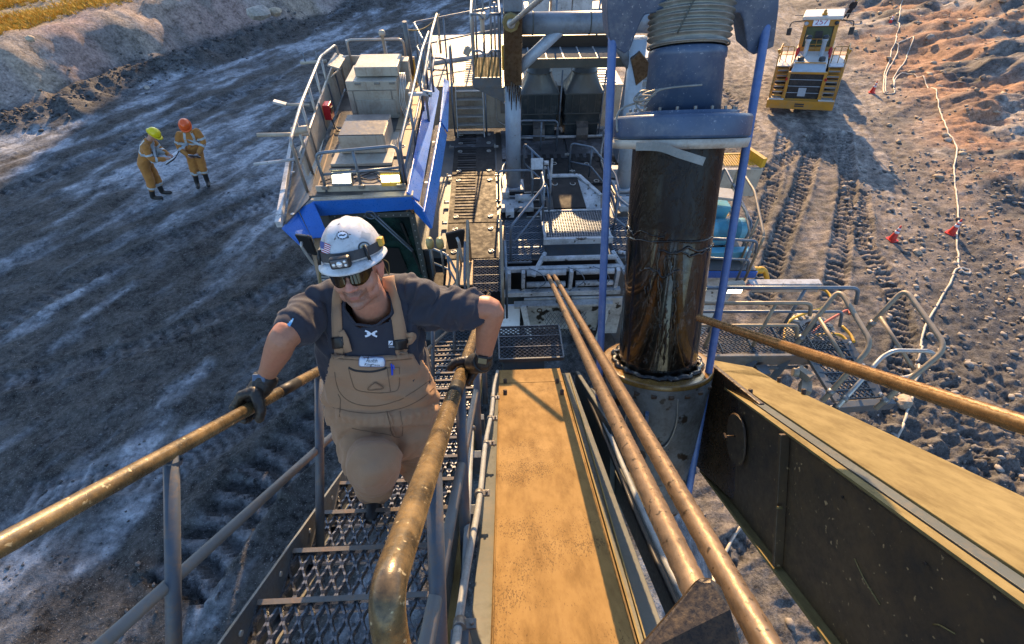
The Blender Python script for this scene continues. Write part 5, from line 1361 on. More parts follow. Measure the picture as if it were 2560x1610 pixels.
pl = thing('beacon_post', 'small round beacon on a stub post over the rear cab railing', 'beacon', (-2.12, 10.95, RZ + 0.9))
m = MB(); m.lathe((-2.12, 10.95, RZ + 0.6), (0, 0, 1), [(0, 0.03), (0.36, 0.03), (0.37, 0.06), (0.42, 0.07), (0.46, 0.05), (0.47, 0.0)], 14); m.build('beacon', M_cream, pl)
m = MB(); m.box((-1.25, 8.85, RZ + 0.62), (0.36, 0.07, 0.05)); m.cyl((-1.18, 8.8, RZ + 0.66), (-1.02, 8.8, RZ + 0.63), 0.05, 0.05, 14); o = m.build('roof_camera', M_white, None, 0.006); tag(o, 'white cylindrical camera clamped on the right cab roof railing', 'camera'); o['kind'] = 'thing'
del o['kind']
# mirrors
def mirror(c, w, h, yawz, label):
    t_ = thing('wing_mirror', label, 'mirror', c, 0, 'cab mirrors'); rot = Matrix.Rotation(yawz, 3, 'Z') @ Matrix.Rotation(0.12, 3, 'X')
    c = Vector(c)
    pts = [c + rot @ Vector((x * w, 0, z * h)) for x, z in ((-0.42, -0.5), (0.34, -0.46), (0.5, 0.42), (0.38, 0.5), (-0.5, 0.34))]
    m = MB(); m.plate(pts, 0.04); m.build('mirror_back', M_black, t_, 0.012)
    m = MB(); m.tube(fillet([c + rot @ Vector((0.05 * w, -0.05, 0.25 * h)), c + rot @ Vector((0.12 * w, -0.10, 0.2 * h)), c + rot @ Vector((0.2 * w, -0.08, -0.7 * h)), c + rot @ Vector((0.25 * w, 0.1, -1.5 * h))], 0.05), 0.020, 10); m.build('mirror_arm', M_hraill, t_)
    return t_
mirror(Pd(1140, 600, 6.4), 0.26, 0.34, 0.1, 'black-backed wing mirror on a pale arm to the right of the windscreen')
mirror(Pd(765, 612, 6.9), 0.30, 0.40, -0.5, 'black-backed wing mirror to the left of the white hard hat')
for k, uu in enumerate((1075, 1100)):
    t_ = thing('yellow_housing', ['small dirty yellow lamp housing on the left of the pair beside the windscreen', 'small dirty yellow lamp housing on the right of the pair beside the windscreen'][k], 'lamp', Pd(uu, 608, 6.9), 0, 'yellow lamp housings')
    c = Pd(uu, 606, 6.9); m = MB(); m.lathe(c + Vector((0, 0, -0.07)), (0, -0.25, 1), [(0, 0.03), (0.0, 0.055), (0.09, 0.058), (0.16, 0.045), (0.17, 0.0)], 14); m.build('shell', paint('dirty_yellow', (0.46, 0.38, 0.16), 0.4, 0, (0.10, 0.09, 0.06), 0.5, 12, 0.1) if k == 0 else bpy.data.materials['dirty_yellow'], t_)
    m = MB(); m.cyl(c + Vector((0, 0, -0.07)), c + Vector((0, 0.02, -0.6)), 0.016, 0.016, 8); m.cyl(c + Vector((0, -0.06, 0.02)), c + Vector((0, -0.075, 0.02)), 0.016, 0.016, 10); m.build('stem', M_steel, t_)
# side walkway with slats left of the man's hat
sw = thing('cab_side_step', 'tan-lit slatted side step left of the windscreen', 'step', (-3.0, 6.3, 11.3))
for k in range(18):
    a = Pd(812 - k * 1.5, 640 + k * 7.5, 7.2); b = Pd(862 + 0 * k, 640 + k * 7.5, 7.2)
    m = MB(); m.bar(a, b, 0.02, 0.02); m.build('slat', M_hraill, sw)
m = MB(); m.bar(Pd(775, 590, 7.1), Pd(815, 770, 7.0), 0.05, 0.04); m.build('side_beam', M_tanroof, sw, 0.004)
m = MB(); m.bar(Pd(800, 620, 7.0), Pd(800, 770, 6.9), 0.03, 0.03); m.build('side_beam', M_tan2, sw, 0.004)
m = MB(); m.plate([Pd(785, 575, 7.3), Pd(880, 560, 7.3), Pd(870, 630, 7.3), Pd(790, 640, 7.3)], 0.03); m.build('step_plate', M_tanroof, sw, 0.004)

# ------------------------------------------------------------------ walkway between cab, stairs and deck
ww_ = thing('stair_landing', 'golden-lit serrated grating landing where the boom stairs meet the deck', 'walkway', (-0.1, 6.1, DK))
for k in range(4):
    m = MB(); y0 = 5.68 + k * 0.205; zigzag(m, -0.36, 0.05, y0, y0 + 0.195, DK + 0.02, 0.035, 6, 0.02, 0.012); m.box((-0.155, y0 + 0.2, DK + 0.01), (0.42, 0.008, 0.035)); m.build('grating_plank', M_tread, ww_)
for k in range(2):
    m = MB(); y0 = 5.10 + k * 0.22; z_ = 11.33 + k * 0.16
    zigzag(m, -0.88, -0.2, y0, y0 + 0.2, z_, 0.035, 6, 0.02, 0.012); m.box((-0.54, y0 + 0.205, z_ - 0.01), (0.68, 0.008, 0.035)); m.build('grating_plank', M_tread, ww_)
m = MB(); m.box((-0.5, 6.4, DK - 0.25), (1.2, 1.4, 0.02)); m.build('under_plate', M_deck, ww_)
m = MB(); m.box((-0.60, 6.35, DK - 0.03), (0.44, 0.9, 0.03)); m.build('plate', M_tanroof, ww_, 0.004)
m = MB(); m.bar((-1.0, 5.2, 11.25), (-0.9, 5.7, DK), 0.03, 0.3, BN); m.build('side_beam', M_string, ww_, 0.004)
m = MB(); m.bar((0.08, 5.5, 11.7), (0.08, 6.6, 11.75), 0.03, 0.3); m.build('side_beam', M_string, ww_, 0.004)
for i, (x, lab) in enumerate(((-0.42, 'pair of tall tan-topped grab rails left of the golden landing'), (0.10, 'tall tan-topped grab rail right of the golden landing'))):
    t_ = thing('grab_rail', lab, 'handrail', (x, 6.4, DK), 0, 'grab rails of the landing')
    m = MB(); m.tube(fillet([(x, 6.5, DK), (x, 6.5, DK + 0.85), (x, 5.9, DK + 0.65), (x, 5.5, 12.15), (x + 0.0, 5.5, 11.4)], 0.1), 0.023, 10); m.build('rail', M_tanrail, t_)
    m = MB(); m.tube(fillet([(x + 0.06 * (1 if i else -1), 6.35, 11.7), (x + 0.06 * (1 if i else -1), 6.35, DK + 0.55), (x + 0.06 * (1 if i else -1), 5.6, DK + 0.35), (x + 0.06 * (1 if i else -1), 5.6, 11.3)], 0.1), 0.020, 10); m.build('rail', M_hrail, t_)
    if i == 0:
        m = MB(); m.tube(fillet([(x - 0.16, 6.4, 11.7), (x - 0.16, 6.3, DK + 0.6), (x - 0.18, 5.5, DK + 0.2), (x - 0.18, 5.4, 11.4)], 0.1), 0.022, 10); m.build('rail', M_tanrail, t_)
rail3('guard_rail', 'bent slate rail between the cab and the landing', M_hrail, [(-1.05, 6.3, 12.25), (-0.75, 6.1, 12.25), (-0.60, 5.9, 12.0)], 0.3, posts=[(-0.75, 6.1, 12.25)], r=0.02, drop=0.6, group='guard rails around the machine')

# ------------------------------------------------------------------ right-hand pump platform
pp = thing('pump_platform', 'platform with blue edge and white housing below, right of the greasy handle', 'platform', (3.9, 6.6, 11.6))
m = MB(); m.plate([(2.9, 6.32, 11.62), (4.50, 6.25, 11.62), (4.60, 7.9, 11.62), (2.9, 7.9, 11.62)], 0.03); m.build('floor', M_roof, pp, 0.004)
m = MB(); m.plate([(2.9, 6.30, 11.60), (4.52, 6.23, 11.60), (4.52, 6.23, 11.46), (2.9, 6.30, 11.46)], 0.02, (0, -1, 0)); m.build('blue_edge', M_blue, pp, 0.004)
m = MB(); m.box((3.65, 6.48, 11.43), (1.75, 0.4, 0.05)); m.build('white_beam', M_white, pp, 0.005)
m = MB(); m.plate([(3.1, 6.36, 11.40), (4.42, 6.34, 11.40), (4.30, 6.34, 10.9), (4.05, 6.34, 9.8), (3.1, 6.36, 9.8)], 0.5, (0, -1, 0)); m.build('housing', M_white, pp, 0.01)
m = MB(); m.bar((4.35, 6.30, 11.36), (4.15, 6.30, 11.0), 0.12, 0.04, (0, -1, 0)); m.build('gusset', M_white, pp, 0.005)
m = MB(); m.bar((4.05, 7.4, 11.66), (4.35, 6.4, 11.66), 0.07, 0.05); m.build('floor_brace', M_cream, pp, 0.004)
t_ = thing('bulkhead_lamp', 'lit work lamp under the blue-edged platform', 'lamp', (3.9, 6.25, 11.2))
c = Pd(1832, 723, 7.95); m = MB(); m.box(c + Vector((0, 0.03, 0.03)), (0.34, 0.10, 0.18)); m.build('housing', M_cream, t_, 0.01); m = MB(); m.box(c + Vector((0.02, -0.03, -0.01)), (0.24, 0.03, 0.09)); m.build('lens', M_lamp, t_, 0.008)
pm = thing('blue_pump', 'light blue motor and pump set with a finned motor on the platform', 'pump', (4.0, 6.9, 11.64))
m = MB(); m.box((3.75, 6.62, 11.72), (1.45, 0.16, 0.14)); m.box((3.75, 7.3, 11.72), (1.45, 0.16, 0.14)); m.build('base_frame', M_lightblue, pm, 0.006)
m = MB(); prof = []
for k in range(18): prof += [(0.10 + k * 0.022, 0.165), (0.10 + k * 0.022 + 0.008, 0.185), (0.10 + k * 0.022 + 0.014, 0.185), (0.10 + k * 0.022 + 0.016, 0.165)]
m.lathe((3.78, 6.95, 11.99), (1, 0, 0), [(0, 0.02), (0, 0.14), (0.08, 0.165)] + prof + [(0.50, 0.19), (0.60, 0.19), (0.63, 0.15), (0.64, 0.0)], 24, False); m.build('motor', M_lightblue, pm)
m = MB(); m.box((4.0, 6.95, 11.78), (0.4, 0.25, 0.1)); m.build('motor_foot', M_lightblue, pm, 0.005)
m = MB(); m.box((3.95, 7.35, 12.05), (0.44, 0.28, 0.50), Matrix.Rotation(0.15, 3, 'Y')); m.build('tank', M_lightblue, pm, 0.02)
m = MB(); m.box((3.98, 7.35, 12.46), (0.56, 0.36, 0.05), Matrix.Rotation(0.15, 3, 'Y')); m.build('tank_lid', M_cream, pm, 0.01)
m = MB(); m.lathe((3.35, 7.05, 11.75), (0, 0, 1), [(0, 0.08), (0.1, 0.10), (0.14, 0.06), (0.22, 0.06), (0.24, 0.11), (0.28, 0.11), (0.30, 0.0)], 14); m.cyl((3.2, 7.0, 11.95), (3.78, 6.95, 11.98), 0.05, 0.05, 12); m.build('valve_body', M_lightblue, pm, 0.003)
m = MB(); m.cyl((3.45, 7.25, 11.9), (3.60, 7.55, 12.35), 0.12, 0.09, 16); m.build('filter', M_tan2, pm)
rail3('guard_rail', 'slate guard rail in front of the blue pump', M_hrail, [(3.2, 6.1, 12.45), (4.10, 5.98, 12.45), (4.16, 6.0, 12.2)], 0.38, posts=[(3.35, 6.08, 12.45), (4.05, 6.0, 12.45)], drop=0.85, group='guard rails around the machine', endposts=False)
rail3('guard_rail', 'tan-lit guard rail on the far right side of the blue pump', M_tanrail, [(4.20, 6.02, 12.50), (4.42, 7.1, 12.65), (4.46, 7.9, 12.65)], 0.42, posts=[(4.20, 6.02, 12.5), (4.30, 6.5, 12.57)], drop=0.9, group='guard rails around the machine')
t_ = thing('stabiliser_arm', 'long white steel arm with a red reflector reaching to the right', 'arm', (4.3, 6.0, 11.5))
m = MB(); m.bar((4.30, 6.02, 11.5), (5.52, 5.98, 11.5), 0.13, 0.12); m.build('beam', M_white, t_, 0.006)
m = MB(); m.bar((4.35, 5.95, 11.44), (5.50, 5.91, 11.44), 0.02, 0.10); m.build('lower_flange', M_hraill, t_, 0.003)
c = Vector((4.27, 5.93, 11.52)); m = MB(); m.sphere(c, (0.09, 0.05, 0.055)); m.build('reflector', M_red, t_)
t_ = thing('yellow_coupling', 'yellow hose coupling hooked on the platform corner', 'coupling', (4.6, 6.3, 11.5))
m = MB(); m.tube(fillet([(4.45, 6.35, 11.52), (4.70, 6.35, 11.55), (4.78, 6.28, 11.40), (4.78, 6.22, 11.25)], 0.06), 0.045, 10); m.lathe((4.50, 6.35, 11.52), (1, 0, 0.1), [(0, 0.03), (0, 0.075), (0.08, 0.075), (0.08, 0.05), (0.14, 0.07), (0.2, 0.05)], 12); m.build('coupling', M_yellow, t_)
yp = thing('yellow_access_platform', 'bright yellow perforated platform and ladder glimpsed behind the greasy handle', 'platform', (4.2, 10.3, 11.5))
a_ = Pz(1815, 385, 11.9)
m = MB(); cpy = Pz(1842, 400, 11.9)
for i in range(12):
    m.box((cpy.x - 0.33 + i * 0.055, cpy.y, 11.9), (0.02, 0.48, 0.012))
for j in range(9): m.box((cpy.x, cpy.y - 0.2 + j * 0.055, 11.897), (0.66, 0.02, 0.012))
m.box((cpy.x, cpy.y + 0.27, 11.89), (0.7, 0.06, 0.05)); m.build('perforated_floor', M_yellow, yp)
m = MB(); m.bar((cpy.x + 0.22, cpy.y + 0.3, 12.0), (cpy.x + 0.42, cpy.y - 0.35, 12.0), 0.10, 0.2); m.build('kick_plate', M_yellow, yp, 0.004)
m = MB(); m.box((cpy.x, cpy.y - 0.32, 11.55), (0.9, 0.10, 0.65)); m.build('front_face', M_cream, yp, 0.006)
for k in range(6):
    c = Pz(1806, 462 + k * 15, 10.9); m = MB(); m.box((c.x, c.y, 10.9), (0.26, 0.09, 0.04)); m.build('rung', M_yellow, yp, 0.003)
m = MB(); m.bar(Pz(1816, 450, 10.9), Pz(1814, 545, 10.9), 0.07, 0.06); m.build('ladder_side', M_yellow, yp, 0.003)
rail3('guard_rail', 'crossed dark rails between the yellow platform and the blue rope', M_hrail, [Pd(1812, 418, 9.3), Pd(1838, 470, 8.9), Pd(1880, 560, 8.4)], 0.4, posts=[], r=0.022, drop=0.9, group='guard rails around the machine')

# ------------------------------------------------------------------ right walkway, tilted stair and hoops
wk = thing('side_walkway', 'dark serrated grating walkway on the right behind the tan boom beam', 'walkway', (3.8, 4.5, DK))
for k in range(5):
    x0 = 2.72 + k * 0.44
    m = MB()
    for j in range(5):
        y0 = 4.28 + j * 0.10
        zigzag(m, x0 + 0.01, x0 + 0.42, y0, y0 + 0.092, DK + 0.01, 0.03, 3, 0.015, 0.009)
    m.box((x0, 4.53, DK), (0.01, 0.5, 0.04)); m.build('grating_plank', M_grating_dark if k else M_tread, wk)
m = MB(); m.bar((2.7, 4.24, DK - 0.08), (4.5, 4.18, DK - 0.08), 0.04, 0.20); m.build('edge_beam', M_steel, wk, 0.004)
m = MB(); m.cyl((3.3, 4.2, DK - 0.25), (4.4, 4.15, DK - 0.22), 0.03, 0.03, 10); m.build('under_pipe', M_string, wk)
m = MB(); m.bar((3.62, 4.22, DK - 0.1), (3.25, 3.9, 11.1), 0.10, 0.08); m.bar((4.10, 4.22, DK - 0.1), (3.72, 3.9, 11.0), 0.10, 0.08); m.box((3.68, 4.05, 11.4), (0.16, 0.16, 0.6)); m.build('support_leg', M_string, wk, 0.006)
rail3('guard_rail', 'near dust-coated rail of the right-hand walkway', M_tanrail, [(2.6, 4.42, 12.66), (4.08, 4.36, 12.66), (4.14, 4.34, 12.45)], 0.42, posts=[(2.95, 4.42, 12.66), (3.62, 4.38, 12.66)], r=0.026, drop=0.9, group='guard rails of the right walkway', endposts=False)
rail3('guard_rail', 'far dark rail of the right-hand walkway ending in a bend', M_hrail, [(2.6, 4.72, 12.66), (4.85, 4.62, 12.66), (4.92, 4.58, 12.40)], 0.45, posts=[(3.1, 4.72, 12.66), (4.15, 4.66, 12.66)], r=0.026, drop=0.9, group='guard rails of the right walkway', endposts=False)
ts = thing('tilting_stair', 'swung-out access stair of serrated treads with bolted end plates', 'stairs', (4.7, 4.0, 11.7))
A0, A1 = Pz(2000, 850, DK), Pz(2120, 858, DK)
B0, B1 = Pz(2095, 1002, 11.62), Pz(2200, 992, 11.62)
for k in range(7):
    t0, t1 = k / 7, (k + 0.9) / 7
    a = A0.lerp(B0, t0); b = A1.lerp(B1, t0); c = A1.lerp(B1, t1); d = A0.lerp(B0, t1)
    m = MB(); wdt = (b - a).length; dep = (d - a).length
    zigzag(m, -wdt / 2, wdt / 2, -dep / 2, dep / 2, 0, 0.035, 3, 0.02, 0.011)
    m.box((0, dep / 2, -0.01), (wdt, 0.01, 0.04)); m.box((0, -dep / 2, -0.01), (wdt, 0.01, 0.04))
    ctr = (a + b + c + d) / 4; xx = (b - a).normalized(); yy = -(d - a).normalized(); zz = xx.cross(yy).normalized(); yy = zz.cross(xx)
    rot = Matrix((xx, yy, zz)).transposed(); m.v = [tuple(rot @ Vector(p) + ctr) for p in m.v]
    m.build('tread', M_grating_dark, ts)
for a, b, nm in ((A0, B0, 'l'), (A1, B1, 'r')):
    m = MB(); m.bar(a + (a - b) * 0.08 + Vector((0, 0, -0.02)), b + Vector((0, 0, -0.02)), 0.10 if nm == 'l' else 0.13, 0.05); m.build('stringer', M_steel if nm == 'l' else M_string, ts, 0.005)
m = MB(); m.bar(B0 + Vector((-0.05, -0.07, -0.06)), B1 + Vector((0.15, -0.07, -0.06)), 0.10, 0.14); m.build('end_beam', M_string, ts, 0.006)
for p in (A1.lerp(B1, 0.02), A1.lerp(B1, 0.45), A1.lerp(B1, 0.97), B1 + Vector((0.05, -0.05, 0))):
    m = MB(); m.cyl(p + Vector((0.0, 0, 0.0)), p + Vector((0, 0, 0.05)), 0.018, 0.018, 8); m.build('bolt', M_hraill, ts)
# clamp bracket on its side
c = Pz(2010, 935, 11.8); m = MB(); m.box(c, (0.10, 0.20, 0.12), Matrix.Rotation(0.5, 3, 'Z')); m.cyl(c + Vector((-0.07, 0.02, 0)), c + Vector((-0.14, 0.04, 0)), 0.06, 0.06, 14); m.box(c + Vector((-0.02, -0.16, -0.1)), (0.13, 0.2, 0.14), Matrix.Rotation(-0.5, 3, 'Z')); o = m.build('pivot_bracket', M_tanrail, ts, 0.008)
def hoop(pts, label, r=0.032, inner=None, mat=None):
    t_ = thing('rail_hoop', label, 'rail', Pz(*pts[0]), 0, 'bent rail hoops of the swung-out stair')
    P_ = [Pz(*p) for p in pts]
    m = MB(); m.tube(fillet(P_, 0.16, 7), r, 14); m.build('hoop_tube', mat or M_tanrail, t_)
    if inner:
        a, b = Pz(*inner[0]), Pz(*inner[1]); m = MB(); m.tube([a, b], r * 0.78, 12); m.build('inner_bar', M_tanrail, t_)
    for q in (0, -1):
        e = P_[q]; f_ = P_[1] if q == 0 else P_[-2]; d = (f_ - e).normalized(); m = MB(); m.cyl(e + d * 0.12, e + d * 0.19, r * 1.4, r * 1.4, 12); m.build('clamp', M_steel, t_)
    return t_
hoop([(1985, 868, 11.9), (2098, 722, 12.55), (2182, 862, 12.45), (2056, 1003, 11.75)], 'dust-coated bent rail hoop nearest the boom, bolted to the stair', inner=((2048, 795, 12.25), (2118, 912, 12.1)))
hoop([(2160, 830, 11.95), (2262, 720, 12.55), (2368, 870, 12.45), (2188, 1022, 11.72)], 'outermost dust-coated bent rail hoop, largest of the pair', inner=((2200, 792, 12.25), (2285, 925, 12.0)))
hoop([(2094, 1018, 11.78), (2205, 892, 12.1), (2235, 876, 12.2), (2330, 878, 12.25), (2338, 897, 12.1), (2272, 948, 12.0), (2190, 940, 11.95)], 'low bent rail joining the two hoops at the foot of the stair', r=0.028, mat=M_hraill)
# cable reel and hoses behind the walkway
cr = thing('cable_reel', 'grey reel with coiled hoses behind the right walkway', 'reel', (5.2, 5.3, 10.8))
cc_ = Pz(2020, 835, 11.0)
m = MB(); m.lathe(cc_ + Vector((0, 0, -0.1)), (0, 0, 1), [(0, 0.10), (0, 0.34), (0.04, 0.34), (0.04, 0.18), (0.24, 0.18), (0.24, 0.34), (0.28, 0.34), (0.28, 0.12)], 28); m.build('drum', M_steel, cr)
for k in range(12):
    a = k * math.pi / 6; m = MB(); p0 = cc_ + Vector((0.2 * math.cos(a), 0.2 * math.sin(a), 0.19)); p1 = cc_ + Vector((0.33 * math.cos(a), 0.33 * math.sin(a), 0.19)); m.bar(p0, p1, 0.05, 0.02); m.build('rib', M_cream, cr)
for k, (pp_, mt, lab) in enumerate((([(1960, 850), (1965, 815), (1985, 795), (2040, 775), (2065, 770)], M_yellow, 'yellow hose looping up left of the reel'),
    ([(2040, 838), (2080, 835), (2105, 840), (2125, 862)], M_yellow, 'yellow hose lying along the walkway beside the treads'),
    ([(2105, 815), (2125, 835), (2135, 855)], M_yellow, 'short yellow hose end near the bolted plate'),
    ([(2030, 832), (2060, 808), (2090, 790), (2118, 776), (2125, 785)], plain('red_hose_rubber', (0.45, 0.10, 0.05), 0.4), 'red hose crossing over the reel'),
    ([(2030, 722), (2060, 724), (2078, 745), (2068, 760), (2040, 780)], M_yellow, 'yellow hose dangling behind the white arm'))):
    m = MB(); m.tube(spline([Pz(u, v, 11.35) for u, v in pp_], 6), 0.022, 8); o = m.build('hose', mt); tag(o, lab, 'hose', 'coloured hoses behind the right walkway')

# ------------------------------------------------------------------ people: helpers
from mathutils.bvhtree import BVHTree
from mathutils import noise as mnoise
CR, CU, CF = _M @ Vector((1, 0, 0)), _M @ Vector((0, 1, 0)), _M @ Vector((0, 0, 1))   # right, up, towards the lens
def cvec(x, y, z): return CR * x + CU * y + CF * z
def loft(mb, secs, n=32, e=1.0):
    """secs: (centre, half-width vector, half-depth vector)"""
    vs = []
    for c, U, W in secs:
        c = Vector(c)
        for j in range(n):
            a = 2 * math.pi * j / n; x, y = math.cos(a), math.sin(a)
            x = abs(x) ** e * (1 if x > 0 else -1); y = abs(y) ** e * (1 if y > 0 else -1)
            vs.append(c + U * x + W * y)
    fs = []
    for i in range(len(secs) - 1):
        for j in range(n):
            j2 = (j + 1) % n; fs.append((i * n + j, i * n + j2, (i + 1) * n + j2, (i + 1) * n + j))
    k = len(secs) - 1
    fs.append(tuple(reversed(range(n)))); fs.append(tuple(k * n + j for j in range(n)))
    mb.add(vs, fs, True)
def limb(mb, pts, rs, n=20):
    """round-ended tapering limb through the joints"""
    P_ = spline(pts, 5); k = len(P_) - 1; R_ = []
    m_ = len(pts) - 1
    for i in range(len(P_)):
        t = i / k * m_; a = min(int(t), m_ - 1); R_.append(rs[a] + (rs[a + 1] - rs[a]) * (t - a))
    mb.tube(P_, R_, n)
    mb.sphere(P_[0], R_[0] * 0.99, None, 14, 10); mb.sphere(P_[-1], R_[-1] * 0.99, None, 14, 10)
def remesh(mb, voxel, smooth=6, fac=0.5):
    me = mb.mesh('tmp'); o = bpy.data.objects.new('tmp', me); col.objects.link(o)
    r = o.modifiers.new('r', 'REMESH'); r.mode = 'VOXEL'; r.voxel_size = voxel; r.use_smooth_shade = True
    if smooth:
        s = o.modifiers.new('s', 'SMOOTH'); s.factor = fac; s.iterations = smooth
    dg = bpy.context.evaluated_depsgraph_get(); dg.update()
    out = bpy.data.meshes.new_from_object(o.evaluated_get(dg))
    bpy.data.objects.remove(o); bpy.data.meshes.remove(me)
    out.polygons.foreach_set('use_smooth', [True] * len(out.polygons))
    return out
def bvh_of(me):
    return BVHTree.FromPolygons([v.co[:] for v in me.vertices], [tuple(p.vertices) for p in me.polygons])
def displace(me, fn):
    me.update()
    ns = [v.normal.copy() for v in me.vertices]
    for v, n in zip(me.vertices, ns): v.co += n * fn(v.co, n)
    me.update()
def mesh_obj(name, me, mat, parent):
    me.name = name; me.materials.clear(); me.materials.append(mat); return link(name, me, parent)
def hit(bvh, u, v, off=0.0):
    d = ray(u, v).normalized(); loc, nrm, i, dist = bvh.ray_cast(CAM, d)
    if loc is None: return None
    if nrm.dot(d) > 0: nrm = -nrm
    return loc + (nrm * 0.6 - d * 0.4).normalized() * off
def decal(name, mat, parent, bvh, pts2, faces, off=0.003, th=0.0):
    vs = []; last = None
    for u, v in pts2:
        p = hit(bvh, u, v, off)
        if p is None: p = last if last is not None else Pd(u, v, 1.8)
        vs.append(p); last = p
    m = MB(); m.add(vs, faces, True); me = m.mesh(name, mat)
    o = link(name, me, parent)
    if th:
        s = o.modifiers.new('s', 'SOLIDIFY'); s.thickness = th; s.offset = 0
    return o
def shape_fan(c, ring, k=3):
    """radial mesh of a star-convex outline"""
    n = len(ring); pts = [c]
    for i in range(1, k + 1):
        for p in ring: pts.append((c[0] + (p[0] - c[0]) * i / k, c[1] + (p[1] - c[1]) * i / k))
    fs = [(0, 1 + j, 1 + (j + 1) % n) for j in range(n)]
    for i in range(k - 1):
        for j in range(n):
            a = 1 + i * n + j; b = 1 + i * n + (j + 1) % n; fs.append((a, a + n, b + n, b))
    return pts, fs
def ribbon2(path, w, seg=6):
    """flat strip along a pixel path: returns points, faces"""
    P_ = spline([Vector((a, b, 0)) for a, b in path], seg); pts = []; n = len(P_)
    for i, p in enumerate(P_):
        d = (P_[min(i + 1, n - 1)] - P_[max(i - 1, 0)]).normalized(); s = Vector((-d.y, d.x, 0)) * w / 2
        for t in (-1, -0.33, 0.33, 1): pts.append(((p + s * t).x, (p + s * t).y))
    fs = []
    for i in range(n - 1):
        for j in range(3): fs.append((i * 4 + j, i * 4 + j + 1, (i + 1) * 4 + j + 1, (i + 1) * 4 + j))
    return pts, fs
def text2d(txt, size, cx, cy, ang=0.0, shear=0.0, sx=1.0):
    cu = bpy.data.curves.new('t', 'FONT'); cu.body = txt; cu.size = size; cu.align_x = 'CENTER'; cu.align_y = 'CENTER'; cu.shear = shear; cu.resolution_u = 3; cu.space_line = 0.9
    o = bpy.data.objects.new('t', cu); col.objects.link(o)
    dg = bpy.context.evaluated_depsgraph_get(); me = bpy.data.meshes.new_from_object(o.evaluated_get(dg)); bpy.data.objects.remove(o)
    ca_, sa_ = math.cos(ang), math.sin(ang)
    pts = [(cx + (v.co.x * sx) * ca_ - v.co.y * sa_, cy - ((v.co.x * sx) * sa_ + v.co.y * ca_)) for v in me.vertices]
    fs = [tuple(p.vertices) for p in me.polygons]; bpy.data.meshes.remove(me); return pts, fs
def skin_mat(name, base=(0.50, 0.25, 0.17)):
    t = NT(name); at = t.n('ShaderNodeAttribute', attribute_name='skin'); n = t.noise(60, 5, 0.7); n2 = t.noise(9, 3)
    c = t.mix(t.ramp(n, 0.35, 0.7), t.mix(0.22, at.outputs['Color'], (0.10, 0.03, 0.02)), at.outputs['Color'])
    c = t.mix(t.math('MULTIPLY', t.ramp(n2, 0.5, 0.75), 0.25), c, (0.50, 0.16, 0.11))
    t.set(Base_Color=c, Roughness=t.ramp(n, -0.5, 1.6)); t.b.inputs['Subsurface Weight'].default_value = 0.12; t.b.inputs['Subsurface Radius'].default_value = (0.012, 0.005, 0.003)
    t.b.inputs['Subsurface Scale'].default_value = 0.6
    t.bump(n, 0.35, 0.0015); return t.m
def cloth_mat(name, c, c2, weave=420, dirt=(0.1, 0.08, 0.06), amt=0.35, fold=0.5, scale=9, rough=0.85):
    t = NT(name); n = t.noise(scale, 6, 0.65); f = t.noise(weave, 2, 0.5); d = t.noise(scale * 0.5, 4, 0.6)
    cc = t.mix(n, c, c2); cc = t.mix(t.math('MULTIPLY', t.ramp(d, 0.52, 0.75), amt), cc, dirt); cc = t.mix(t.math('MULTIPLY', f, 0.35), cc, tuple(x * 0.5 for x in c))
    t.set(Base_Color=cc, Roughness=rough); t.b.inputs['Sheen Weight'].default_value = 0.15; t.b.inputs['Specular IOR Level'].default_value = 0.2
    t.bump(t.math('ADD', t.math('MULTIPLY', n, fold), t.math('MULTIPLY', f, 0.06)), 0.5, 0.02); return t.m
M_skin = skin_mat('skin')
M_shirt = cloth_mat('charcoal_shirt', (0.030, 0.032, 0.045), (0.052, 0.052, 0.066), 700, (0.12, 0.11, 0.10), 0.1, 0.25, 7, 0.75)
M_duck = cloth_mat('brown_duck_canvas', (0.35, 0.20, 0.11), (0.46, 0.285, 0.17), 500, (0.12, 0.075, 0.045), 0.45, 0.5, 8)
M_seam = plain('seam_shadow', (0.19, 0.115, 0.065), 0.9)
M_glove = paint('black_work_glove', (0.022, 0.019, 0.016), 0.45, 0, (0.14, 0.10, 0.05), 0.35, 20, 0.4)
M_helmet = paint('scuffed_white_helmet', (0.56, 0.59, 0.63), 0.35, 0, (0.13, 0.10, 0.08), 0.55, 11, 0.1, speck=(0.05, 0.038, 0.03), speck_scale=32, speck_amt=0.66)
M_print = plain('white_print', (0.75, 0.80, 0.88), 0.6)
M_bluep = plain('sky_blue_print', (0.14, 0.42, 0.75), 0.6)
def rfbm(p, s, o=3):
    a = 0; w = 1; q = p * s
    for i in range(o): a += w * mnoise.noise(q); q = q * 2.03; w *= 0.5
    return a
def folds(p, s, dirv, st=0.3, sharp=1.0):
    """long cloth folds running along dirv"""
    q = p + dirv * (p.dot(dirv)) * (st - 1)
    v = rfbm(q, s, 2)
    return (1 - abs(v) * 2.2) * sharp

